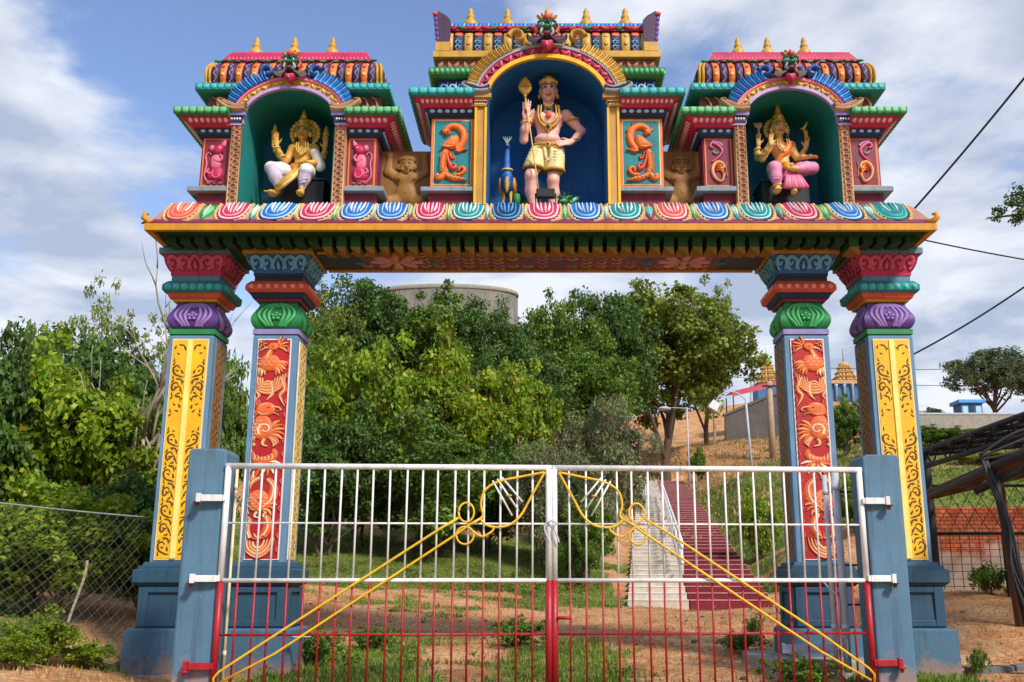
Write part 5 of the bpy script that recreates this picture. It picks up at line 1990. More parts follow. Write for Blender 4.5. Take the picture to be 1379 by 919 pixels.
B += chain([(-.10, 0, .98), (-.19, -.08, .76), (-.24, -.13, .57)], [.135, .115, .088], .04) + [ell((-.24, -.165, .565), (.075, .06, .075), .03)]
B += chain([(-.24, -.13, .55), (-.235, -.07, .36), (-.20, -.05, .10)], [.082, .088, .05], .03) + [ell((-.205, -.14, .045), (.062, .14, .045), .03)]
B += chain([(.10, 0, .98), (.10, -.03, .74), (.08, -.05, .53)], [.135, .115, .086], .04) + [ell((.08, -.085, .53), (.072, .06, .075), .03)]
B += chain([(.08, -.05, .51), (.085, 0, .34), (.075, .0, .10)], [.082, .088, .05], .03) + [ell((.085, -.09, .045), (.062, .14, .045), .03)]
body = sdf_obj('body', B, ['skin', 'lips', 'eye', 'hair'], st, res=.0085)
S = [ell((0, 0, 1.02), (.195, .145, .10), .05), cap((-.10, 0, .98), (-.205, -.09, .70), .155, .145, .05), cap((.10, 0, .98), (.105, -.04, .68), .155, .14, .05)]
for k in range(6):
    z = .93 - .045 * k
    for sx, x0 in ((-1, -.13 - .018 * k), (1, .11)):
        S.append(cap((x0 - .12, -.11, z + .05), (x0, -.18 - .012 * k * (sx < 0), z), .012, .014, .006, 1 if k % 2 else 0))
        S.append(cap((x0, -.18 - .012 * k * (sx < 0), z), (x0 + .11, -.11, z + .045), .014, .012, .006, 1 if k % 2 else 0))
sh = sdf_obj('shorts', S, ['cloth_yellow', 'cream'], st, res=.012, cuts=[((-.2, -.09, .69), (-.1, -.1, -1)), ((0, 0, 1.1), (0, 0, 1))])
Hm = []
for (cx_, cy_, cz_, r) in ((-.203, -.086, .70, .137), (.106, -.04, .675, .132)):
    for k in range(14):
        a0, a1 = 2 * math.pi * k / 14, 2 * math.pi * (k + 1) / 14
        Hm.append(cap((cx_ + r * math.cos(a0), cy_ + r * math.sin(a0), cz_), (cx_ + r * math.cos(a1), cy_ + r * math.sin(a1), cz_), .024, .024, .004, 0))
        Hm.append(cap((cx_ + r * math.cos(a0), cy_ + r * math.sin(a0), cz_ - .035), (cx_ + r * math.cos(a1), cy_ + r * math.sin(a1), cz_ - .035), .016, .016, .004, 1))
sdf_obj('hem', Hm, ['gold', 'dark_brown'], st, res=.012)
mb = MB()
f = chest(.01, .165, .235, .0)
mb.ribbon(f, [(-.21, 1.06), (-.1, 1.05), (.01, 1.045), (.12, 1.05), (.22, 1.06)], .055, .03, 'gold')
mb.ribbon(f, [(-.21, 1.01), (-.1, 1.0), (.01, .995), (.12, 1.0), (.22, 1.01)], .02, .035, 'gold_light')
mb.blob(f, circ(.005, 1.03, .045, .045), .05, 'gold_light')
mb.blob(f, circ(.005, 1.03, .022, .022), .02, 'crimson', base=.045)
mb.ribbon(chest(.01, .17, .24), [(-.05, .99), (-.03, .86), (.0, .78)], taper(.07, .05, .02), .03, 'cloth_yellow')
mb.ribbon(chest(.01, .17, .24), [(.06, .99), (.05, .86), (.01, .78)], taper(.07, .05, .02), .03, 'cloth_yellow')
mb.build('belt', st)
mb = MB()
f = chest(.015, .155, .26, .0)
for sc, w in ((1, .04), (.72, .022)):
    mb.ribbon(f, [(.015 - .145 * sc, 1.66), (.015 - .155 * sc, 1.5), (.015 - .10 * sc, 1.36 + .05 * (1 - sc) * 3), (.015, 1.30 + .08 * (1 - sc) * 3), (.015 + .10 * sc, 1.36 + .05 * (1 - sc) * 3), (.015 + .155 * sc, 1.5), (.015 + .145 * sc, 1.66)], w, .03, 'gold' if sc == 1 else 'gold_light')
mb.blob(f, circ(.01, 1.30, .055, .06), .05, 'gold')
mb.blob(f, circ(.01, 1.30, .03, .035), .03, 'deep_green', base=.04)
mb.blob(f, tear(.01, 1.22, .07, .03, -1.57), .03, 'gold')
mb.ribbon(f, [(-.06, 1.69), (.015, 1.63), (.09, 1.69)], .03, .025, 'gold')
mb.blob(f, circ(.015, 1.6, .035, .03), .03, 'deep_green')
mb.blob(f, [(-.03, 1.5), (.015, 1.58), (.06, 1.5), (.03, 1.46), (.0, 1.46)], .02, 'salmon')
mb.build('necklace', st)
mb = MB()
for sg, (ex, ez) in ((-1, (-.30, 1.45)), (1, (.37, 1.48))):
    pts = [(ex + .09 * math.cos(a) * .95, .09 * math.sin(a), ez + .02 * math.cos(a) * sg) for a in np.linspace(0, 2 * math.pi, 15)]
    mb = MB()
    mb.tube(pts, .018, 'gold', 6)
    mb.lathe([(.0, -.02), (.04, -.01), (.04, .01), (0, .02)], (ex, -.095, ez + .0), 'gold_light', 10)
    mb.build('arm_band', st)
for wx, wy, wz in ((-.325, -.175, 1.37), (.385, -.09, 1.14)):
    pts = [(wx + .056 * math.cos(a), wy + .05 * math.sin(a), wz + .012 * math.cos(a)) for a in np.linspace(0, 2 * math.pi, 13)]
    mb = MB()
    mb.tube(pts, .013, 'gold_light', 6)
    mb.build('bangle', st)
pts = [(-.20 + .062 * math.cos(a), -.05 + .062 * math.sin(a), .13) for a in np.linspace(0, 2 * math.pi, 13)]
mb = MB()
mb.tube(pts, .014, 'dark', 6)
mb.build('anklet', st)
mb = MB()
mb.tube([(.14, -.14, 1.30), (.09, -.155, 1.2), (.05, -.16, 1.1)], .006, 'cream', 6)
mb.build('sacred_thread', st)
K = [ell((.015, -.05, 2.03), (.128, .138, .075), .02, 0), ell((.015, -.02, 2.12), (.09, .10, .075), .03, 0), ell((.015, -.02, 2.20), (.035, .04, .05), .02, 1), ell((.015, -.185, 2.05), (.035, .02, .045), .01, 1)]
for k in range(9):
    a = -math.pi / 2 + (k - 4) * .33
    K.append(ell((.015 + .125 * math.cos(a), -.05 + .135 * math.sin(a), 2.05), (.022, .02, .035), .006, 1))
for g in (-1, 1):
    K += [ell((.015 + g * .135, -.02, 1.86), (.026, .03, .045), .01, 0), cap((.015 + g * .13, .03, 2.0), (.015 + g * .12, .06, 1.75), .035, .03, .02, 2)]
sdf_obj('crown', K, ['gold', 'gold_light', 'hair'], st, res=.009)

sp = thing('spear', 'slim gold spear with a leaf shaped head leaning on the standing statue', 'spear', (.10, 13.42, FLOOR))
mb = MB()
mb.tube([(-.325, -.262, 1.75), (-.26, -.265, 1.3), (-.10, -.34, .06)], .010, 'gold_light', 8)
mb.build('shaft', sp)
mb = MB()
o_ = [(-.325, 2.05), (-.40, 1.96), (-.425, 1.87), (-.38, 1.79), (-.325, 1.765), (-.27, 1.79), (-.225, 1.87), (-.25, 1.96)]
mb.blob(lambda u, v, h: (u, -.262 - h, v), o_, .025, 'gold')
mb.blob(lambda u, v, h: (u, -.262 + h, v), o_[::-1], .025, 'gold')
mb.ribbon(lambda u, v, h: (u, -.285 - h, v), [(-.39, 1.885), (-.325, 1.875), (-.26, 1.885)], .01, .006, 'bronze_dark')
mb.ribbon(lambda u, v, h: (u, -.285 - h, v), [(-.365, 1.91), (-.325, 1.902), (-.30, 1.905)], .01, .006, 'bronze_dark')
mb.lathe([(0, -.03), (.02, -.025), (.028, 0), (.02, .025), (0, .03)], (-.325, -.262, 1.745), 'gold', 12)
mb.build('spear_head', sp)

# --- peacock beside it
pk = thing('peacock_statue', 'blue peacock statue with upright neck beside the standing statue', 'statue', (-.48, 13.38, FLOOR))
Q = [ell((0, .03, .46), (.115, .2, .155), .05), cap((0, -.06, .55), (-.005, -.06, .80), .075, .038, .05, 2), cap((-.005, -.06, .80), (.0, -.07, 1.0), .045, .035, .03, 2), ell((.0, -.09, 1.02), (.042, .06, .045), .02, 0), cap((0, -.13, 1.02), (0, -.19, 1.0), .014, .004, .006, 4),
     ell((-.10, .06, .46), (.035, .16, .13), .01, 3), ell((.10, .06, .46), (.035, .16, .13), .01, 3), cap((.05, .15, .42), (.3, .38, .25), .09, .06, .04, 1), cap((.3, .38, .25), (.42, .45, .1), .06, .04, .04, 1),
     ell((0, -.15, .40), (.03, .03, .12), .01, 4)]
for g in (-1, 1):
    Q += [ell((g * .036, -.10, 1.03), (.01, .014, .012), .002, 5)]
sdf_obj('body', Q, ['peacock_blue', 'deep_green', 'blue', 'ochre', 'gold', 'white'], pk, res=.011)
mb = MB()
for g in (-1, 1):
    mb.tube([(g * .05, -.02, .36), (g * .055, -.06, .2), (g * .05, -.03, .02)], [.03, .018, .016], 'gold', 8)
    for a in (-.5, 0, .5):
        mb.tube([(g * .05, -.03, .015), (g * .05 + .07 * math.sin(a), -.03 - .09 * math.cos(a), .012)], [.014, .008], 'gold', 6)
mb.build('legs', pk)
mb = MB()
for k in range(5):
    a = (k - 2) * .35
    mb.tube([(0, -.08, 1.05), (.05 * math.sin(a), -.08, 1.12), (.09 * math.sin(a), -.08, 1.16)], .005, 'light_grey', 5)
    mb.lathe([(0, -.016), (.016, 0), (0, .016)], (.09 * math.sin(a), -.08, 1.165), 'green', 8)
mb.build('crest', pk)
mb = MB()
mb.tube([(.075 * math.cos(a), -.06 + .075 * math.sin(a), .665 + .01 * math.sin(a)) for a in np.linspace(0, 2 * math.pi, 15)], .014, 'gold_light', 7)
mb.build('collar', pk)

# --- small things at its feet
fl = thing('floodlight', 'small black box floodlight at the feet of the standing statue', 'lamp', (.07, 12.98, FLOOR))
mb = MB()
mb.box(-.13, .13, -.04, .04, .10, .235, 'black')
mb.build('housing', fl, bevel=.01)
mb = MB()
mb.box(-.115, .115, -.046, -.041, .115, .22, 'dark')
mb.build('glass', fl)
mb = MB()
mb.tube([(-.14, 0, .17), (-.14, .0, .03), (.14, 0, .03), (.14, 0, .17)], .012, 'iron', 6)
mb.build('bracket', fl)
mb = MB()
rn = random.Random(4)
for k in range(26):
    x, y, z = rn.uniform(0, .3), rn.uniform(-.06, .06), rn.uniform(0.06, .17)
    mb.blob(lambda u, v, h, x=x, y=y, z=z, a=rn.uniform(-.8, .8): (x + u, y - h + v * a, z + v), tear(0, 0, .09, .04, rn.uniform(-.6, 3.7)), .006, rn.choice(['green', 'deep_green', 'light_green']), n=2)
mb.tube([(-.02, 0, -.0), (.1, 0, .08), (.3, 0, .06)], .006, 'deep_green', 5)
props(mb.build('leaf_garland', loc=(.22, 13.02, FLOOR)), 'bunch of green leaves lying right of the black floodlight', 'garland')
gl = MB()
gl.lathe([(0, 0), (.04, 0), (.05, .09), (.045, .15), (.03, .17), (0, .175)], (0, 0, 0), 'green', 14)
props(gl.build('green_pot', loc=(-.33, 12.99, FLOOR)), 'small green pot left of the black floodlight', 'pot')


# --- seated figures
def seat_block(name, label, x, w0, w1, h):
    t = thing(name, label, 'seat', (x, 13.46, FLOOR))
    mb = MB()
    mb.box(w0, w1, -.16, .38, .0, h, 'black')
    mb.build('block', t, bevel=.015)
    mb = MB()
    mb.box(w0 - .02, w1 + .02, -.18, .395, h + .002, h + .03, 'navy')
    mb.build('cushion_slab', t, bevel=.01)
    return t


def halo(mb, cx, cy, cz, r, m1, m2):
    n = 22
    mb.lathe([(0, -.012), (r * .92, -.012), (r * .92, .012), (0, .012)], (0, 0, 0), m1, 28)
    k0 = 0
    for k in range(n):
        a = 2 * math.pi * k / n
        mb.blob(lambda u, v, h: (u, v, .012 + h), circ(r * .95 * math.cos(a), r * .95 * math.sin(a), r * .14), .02, m2, n=2)
        mb.blob(lambda u, v, h: (u, v, -.012 - h), circ(r * .95 * math.cos(a), r * .95 * math.sin(a), r * .14)[::-1], .02, m2, n=2)
        mb.ribbon(lambda u, v, h: (u, v, .012 + h), [(r * .45 * math.cos(a), r * .45 * math.sin(a)), (r * .85 * math.cos(a), r * .85 * math.sin(a))], .02, .012, m2, sm=False)
    mb.v = [(cx + p[0], cy - p[2], cz + p[1]) for p in mb.v]


def jewels(t, cx, rx, ry, z0, z1, zw):
    mb = MB()
    f = chest(cx, ry, rx)
    for sc in (1, .62):
        mb.ribbon(f, [(cx - .075 * sc, z0), (cx - .08 * sc, (z0 + z1) / 2), (cx, z1 + .07 * (1 - sc)), (cx + .08 * sc, (z0 + z1) / 2), (cx + .075 * sc, z0)], .02 if sc == 1 else .014, .016, 'gold_light')
    mb.blob(f, circ(cx, z1, .022), .03, 'gold_light')
    mb.build('necklace', t)
    mb = MB()
    f = chest(cx, ry * 1.08, rx * 1.05)
    mb.ribbon(f, [(cx - .13, zw + .01), (cx, zw - .015), (cx + .13, zw + .01)], .05, .025, 'gold')
    mb.blob(f, circ(cx, zw - .01, .035, .03), .045, 'gold_light')
    mb.blob(f, circ(cx, zw - .01, .016), .02, 'crimson', base=.04)
    mb.build('belt', t)


def crown_tall(t, c, s, tipz):
    z = c[2]
    K = [ell((c[0], c[1] - .012, z + .085 * s), (.115 * s, .125 * s, .06 * s), .02, 0), ell((c[0], c[1], z + .16 * s), (.1 * s, .105 * s, .07 * s), .02, 0), ell((c[0], c[1] - .125 * s, z + .13 * s), (.03 * s, .02 * s, .045 * s), .01, 1)]
    zz, r = z + .2 * s, .075 * s
    while zz < tipz - .04:
        K.append(ell((c[0], c[1], zz), (r, r, .035 * s), .01, 0 if int(zz * 40) % 2 else 1))
        zz += .042 * s
        r *= .8
    K.append(cap((c[0], c[1], zz - .02), (c[0], c[1], tipz), .02, .008, .01, 1))
    for g in (-1, 1):
        K += [ell((c[0] + g * .125 * s, c[1], z - .055 * s), (.026 * s, .026 * s, .045 * s), .01, 1), cap((c[0] + g * .11 * s, c[1] + .03, z + .02), (c[0] + g * .115 * s, c[1] + .05, z - .15 * s), .035 * s, .03 * s, .02, 2)]
    sdf_obj('crown', K, ['gold', 'gold_light', 'hair'], t, res=.008)


seat_block('statue_seat', 'dark stone block under the gold seated statue', -3.45, -.30, .36, .50)
sl = thing('seated_statue', 'gold seated statue in white dhoti in the niche above the left pillars', 'statue', (-3.45, 13.42, FLOOR))
B = [ell((0, 0, .68), (.16, .12, .11), .05), ell((.01, -.02, .83), (.125, .10, .12), .05), ell((.01, 0, 1.0), (.15, .10, .13), .05), ell((-.055, -.06, 1.02), (.07, .05, .055), .04), ell((.075, -.06, 1.02), (.07, .05, .055), .04),
     ell((-.14, 0, 1.08), .065, .04), ell((.16, 0, 1.08), .065, .04), cap((0, 0, 1.1), (-.01, -.02, 1.22), .05, .048, .04)]
B += face((-.01, -.03, 1.315), .82, yaw=.05)
B += chain([(-.15, -.01, 1.07), (-.205, -.04, .90), (-.215, -.1, .84)], [.056, .05, .046], .025) + chain([(-.215, -.1, .84), (-.27, -.2, .93), (-.31, -.25, 1.02)], [.046, .04, .028], .02)
B += hand((-.31, -.25, 1.025), (-.05, -.15, 1), (.1, -1, 0), (1, 0, 0), .19, .12, tip=1)
B += chain([(-.15, .03, 1.06), (-.27, .06, .92), (-.33, 0, .98), (-.39, -.05, 1.08)], [.054, .048, .042, .028], .025) + hand((-.39, -.05, 1.08), (0, -.1, 1), (.2, -1, 0), (1, 0, 0), .19, .35)
B += chain([(.16, .03, 1.06), (.25, .06, .88), (.285, 0, .95), (.31, -.05, 1.06)], [.054, .048, .042, .028], .025) + hand((.31, -.05, 1.06), (.05, -.1, 1), (-.2, -1, 0), (-1, 0, 0), .19, .35)
B += chain([(.16, -.01, 1.06), (.23, -.06, .88), (.24, -.13, .80)], [.056, .052, .046], .025) + chain([(.24, -.13, .80), (.2, -.22, .78), (.15, -.26, .77)], [.046, .04, .03], .02) + hand((.15, -.26, .77), (-1, -.2, -.1), (0, -.2, -1), (0, -1, .2), .17, .25)
B += [cap((-.23, -.31, .40), (-.235, -.32, .33), .045, .04, .03), ell((-.28, -.40, .275), (.06, .11, .038), .03), ell((.085, -.40, .275), (.045, .10, .036), .03), cap((.09, -.32, .38), (.09, -.33, .31), .042, .038, .03)]
for j in range(5):
    B += [cap((-.30 - .045 + .02 * j, -.48, .27), (-.31 - .045 + .02 * j, -.515, .262), .012, .011, .006)]
sdf_obj('body', B, ['gold_skin', 'lips', 'eye', 'hair'], sl, res=.0085)
D = [ell((0, 0, .655), (.185, .145, .10), .05)] + chain([(-.08, -.03, .655), (-.24, -.19, .69), (-.355, -.27, .69)], [.115, .10, .082], .04) + chain([(-.355, -.27, .68), (-.27, -.31, .54), (-.235, -.31, .42)], [.082, .09, .055], .03, 1)
D += chain([(.08, -.03, .65), (.12, -.2, .66), (.135, -.33, .63)], [.115, .102, .088], .04) + chain([(.135, -.33, .63), (.115, -.32, .5), (.095, -.32, .39)], [.085, .08, .05], .03, 1)
for k in range(5):
    D.append(cap((-.33 + .03 * k, -.36, .62 - .03 * k), (-.19 + .02 * k, -.36, .60 - .04 * k), .008, .01, .012, 1))
    D.append(cap((.06, -.39, .6 - .045 * k), (.17, -.40, .62 - .045 * k), .008, .01, .012, 1))
sdf_obj('dhoti', D, ['cloth_white', 'cloth_lilac'], sl, res=.01)
sdf_obj('sleeve_cloth', [cap((.215, -.17, .93), (.275, -.12, .77), .062, .075, .03), ell((.2, -.19, .95), (.06, .05, .04), .03)], ['cloth_white'], sl, res=.012)
mb = MB()
mb.tube([(-.04, -.17, .74), (-.02, -.3, .62), (-.06, -.40, .50), (-.16, -.42, .40), (-.24, -.38, .36)], [.035, .05, .055, .045, .03], 'gold', 10)
mb.tube([(.03, -.16, .74), (.03, -.3, .62), (-.02, -.40, .50), (-.12, -.43, .38), (-.22, -.39, .33)], [.02, .03, .035, .03, .02], 'gold_light', 8)
mb.tube([(-.1, -.17, .76), (-.03, -.2, .70), (.0, -.26, .62)], [.04, .045, .02], 'orange', 8)
mb.build('sash', sl)
jewels(sl, .01, .175, .135, 1.12, .94, .77)
crown_tall(sl, (-.01, -.03, 1.315), .82, 1.64)
mb = MB()
halo(mb, .0, .07, 1.33, .20, 'gold', 'gold_light')
mb.build('halo', sl)
mb = MB()
for x, y, z in ((-.395, -.06, 1.2), (.32, -.06, 1.18)):
    mb = MB()
    mb.lathe([(0, .0), (.03, .01), (.04, .05), (.03, .08), (.05, .09), (.045, .12), (.03, .15), (.02, .2), (0, .24)], (x, y, z - .02), 'gold', 12)
    mb.lathe([(0, -.01), (.055, 0), (0, .01)], (x, y, z + .075), 'gold_light', 10)
    mb.build('held_emblem', sl)
sl.scale, sl.location = (1.05, 1.0, 1.06), (-3.45, 13.42, FLOOR - .10)
mb = MB()
for x, y, z, r in ((-.245, -.165, .89, .05), (-.36, -.02, 1.03, .042), (.3, -.02, 1.0, .042), (-.30, -.235, .99, .036)):
    mb = MB()
    mb.tube([(x + r * math.cos(a), y + r * math.sin(a), z + .01 * math.cos(a)) for a in np.linspace(0, 2 * math.pi, 13)], .011, 'gold_light', 6)
    mb.build('bangle', sl)

seat_block('statue_seat', 'dark stone block under the pink trousered seated statue', 3.44, -.28, .40, .48)
sr = thing('seated_statue', 'seated statue in pink trousers in the niche above the right pillars', 'statue', (3.44, 13.42, FLOOR))
B = [ell((0, 0, .70), (.15, .12, .11), .05), ell((.02, -.02, .85), (.105, .09, .12), .05), ell((.03, 0, 1.03), (.14, .10, .13), .05, 4), ell((-.03, -.07, 1.04), (.065, .055, .06), .03, 4), ell((.09, -.07, 1.04), (.065, .055, .06), .03, 4),
     ell((-.11, 0, 1.12), .06, .04, 0), ell((.17, 0, 1.12), .06, .04, 4), cap((.02, 0, 1.13), (.0, -.02, 1.27), .046, .044, .04)]
B += face((.0, -.03, 1.375), .84, yaw=.12)
B += chain([(-.12, -.01, 1.11), (-.23, -.03, .95), (-.265, -.08, .88)], [.053, .048, .044], .025) + chain([(-.265, -.08, .88), (-.22, -.18, .97), (-.17, -.24, 1.03)], [.044, .038, .027], .02)
B += hand((-.17, -.24, 1.03), (.05, -.15, 1), (.1, -1, 0), (1, 0, 0), .18, .3, tip=1)
B += chain([(-.12, .03, 1.10), (-.29, .06, .96), (-.315, 0, 1.0), (-.295, -.05, 1.11)], [.05, .046, .04, .027], .025) + hand((-.295, -.05, 1.11), (0, -.1, 1), (.2, -1, 0), (1, 0, 0), .18, .25, tip=1)
B += chain([(.17, .03, 1.10), (.26, .06, .92), (.30, 0, .97), (.36, -.05, 1.07)], [.05, .046, .04, .027], .025) + hand((.36, -.05, 1.07), (.15, -.1, 1), (-.2, -1, 0), (-1, 0, 0), .18, .25, tip=1)
B += chain([(.175, -.01, 1.10), (.205, -.05, .95), (.215, -.11, .88)], [.053, .048, .044], .025) + chain([(.215, -.11, .88), (.27, -.2, .86), (.31, -.25, .84)], [.044, .038, .027], .02) + hand((.31, -.25, .84), (1, -.4, -.1), (0, -.3, -1), (-.2, -1, .2), .17, .2, tip=1)
B += [cap((-.13, -.32, .43), (-.135, -.33, .35), .044, .04, .03), ell((-.165, -.41, .30), (.052, .11, .038), .03), ell((.075, -.36, .30), (.042, .09, .034), .03), cap((.08, -.28, .4), (.08, -.3, .33), .035, .032, .03), ell((.10, -.38, .62), (.08, .05, .04), .03)]
for j in range(5):
    B += [cap((-.20 + .019 * j, -.5, .295), (-.205 + .019 * j, -.53, .287), .011, .01, .006)]
sdf_obj('body', B, ['tan_skin', 'lips', 'eye', 'hair', 'light_orange'], sr, res=.0085)
D = [ell((.0, 0, .665), (.18, .14, .095), .05)] + chain([(-.07, -.03, .66), (-.13, -.2, .69), (-.16, -.33, .66)], [.11, .1, .086], .04) + chain([(-.16, -.33, .65), (-.145, -.32, .53), (-.13, -.31, .43)], [.084, .08, .055], .03)
D += chain([(.08, -.03, .66), (.25, -.15, .70), (.385, -.22, .695)], [.11, .098, .082], .04) + chain([(.385, -.22, .69), (.27, -.32, .66), (.16, -.36, .63)], [.08, .08, .06], .03, 1)
for k in range(6):
    D.append(cap((.2 + .03 * k, -.30 + .012 * k, .74), (.215 + .03 * k, -.385 + .02 * k, .655), .007, .009, .01, 1))
    D.append(cap((-.22, -.38, .62 - .035 * k), (-.1, -.4, .61 - .035 * k), .007, .009, .01, 1))
sdf_obj('trousers', D, ['cloth_pink', 'cloth_pink'], sr, res=.01)
mb = MB()
for k in range(7):
    t_ = k / 6
    mb.tube([(.02 + .10 * t_, -.30, .62), (-.01 + .2 * t_, -.36, .48), (-.04 + .28 * t_, -.40, .345)], [.018, .028, .034], 'cloth_pink' if k % 2 else 'pink', 8)
mb.build('pleated_skirt', sr)
mb = MB()
mb.ribbon(chest(.03, .12, .18), [(.15, 1.13), (.1, 1.02), (-.02, .9), (-.08, .8)], taper(.09, .08, .05), .03, 'orange')
mb.tube([(.02, -.16, .76), (.02, -.27, .69), (.04, -.34, .62)], [.05, .045, .02], 'gold', 8)
mb.build('sash', sr)
jewels(sr, .03, .165, .14, 1.16, .97, .785)
crown_tall(sr, (.0, -.03, 1.375), .84, 1.74)
mb = MB()
halo(mb, -.01, .07, 1.37, .17, 'gold', 'gold_light')
mb.build('halo', sr)
mb = MB()
mb.tube([(-.295, -.08, 1.2), (-.285, -.08, 1.42)], .014, 'gold', 8)
mb.blob(lambda u, v, h: (u, -.08 - h, v), [(-.33, 1.34), (-.36, 1.42), (-.29, 1.4), (-.24, 1.42), (-.25, 1.34)], .02, 'light_brown')
mb.blob(lambda u, v, h: (u, -.08 + h, v), [(-.33, 1.34), (-.36, 1.42), (-.29, 1.4), (-.24, 1.42), (-.25, 1.34)][::-1], .02, 'light_brown')
mb.build('held_axe', sr)
mb = MB()
mb.tube([(.37, -.08, 1.17), (.36, -.08, 1.28), (.33, -.08, 1.32)], [.03, .03, .02], 'gold', 8)
mb.tube([(.33, -.08, 1.32), (.36, -.08, 1.37), (.40, -.08, 1.44)], [.025, .015, .006], 'gold_light', 8)
mb.tube([(.345, -.08, 1.3), (.31, -.09, 1.33), (.285, -.09, 1.32)], [.02, .015, .008], 'gold', 8)
mb.build('held_deer', sr)
sr.scale, sr.location = (1.05, 1.0, 1.06), (3.47, 13.42, FLOOR - .09)
mb = MB()
for x, y, z, r in ((-.245, -.13, .925, .048), (-.31, -.02, 1.05, .042), (.33, -.02, 1.02, .042), (-.135, -.31, .41, .058)):
    mb = MB()
    mb.tube([(x + r * math.cos(a), y + r * math.sin(a), z + .01 * math.cos(a)) for a in np.linspace(0, 2 * math.pi, 13)], .011, 'gold_light', 6)
    mb.build('bangle', sr)
# ------------------------------------------------------------------ gate posts and the two gate leaves
GL, GR = Vector((-3.44, 11.0, 0)), Vector((3.64, 11.42, 0))     # hinge lines
GC = Vector((.122, 11.21, 0))


def gate_post(label, x, y, ztop, w, sg):
    t = thing('gate_post', label, 'post', (x, y, 0))
    mb = MB()
    a, b = -w / 2, w / 2
    c = .09                                        # shoulder cut on the inner top
    f0, f1 = -.24, .26
    pr = [(a, -.4), (b, -.4), (b, ztop - c * .4), (b - .05, ztop), (a + .03, ztop), (a, ztop - .03)] if sg > 0 else [(a, -.4), (b, -.4), (b, ztop - .03), (b - .03, ztop), (a + .05, ztop), (a, ztop - c * .4)]
    mb.prism(pr, lambda u, v, h: (u, h, v), f0, f1, 'post_blue')
    mb.build('shaft', t, bevel=.02, fix=True)
    return t


pl = gate_post('blue gate post left of the gate with rounded top', -3.69, 11.26, 2.60, .42, 1)
pr_ = gate_post('blue gate post right of the gate, next to the white conduit pipes', 3.91, 11.68, 2.585, .42, -1)


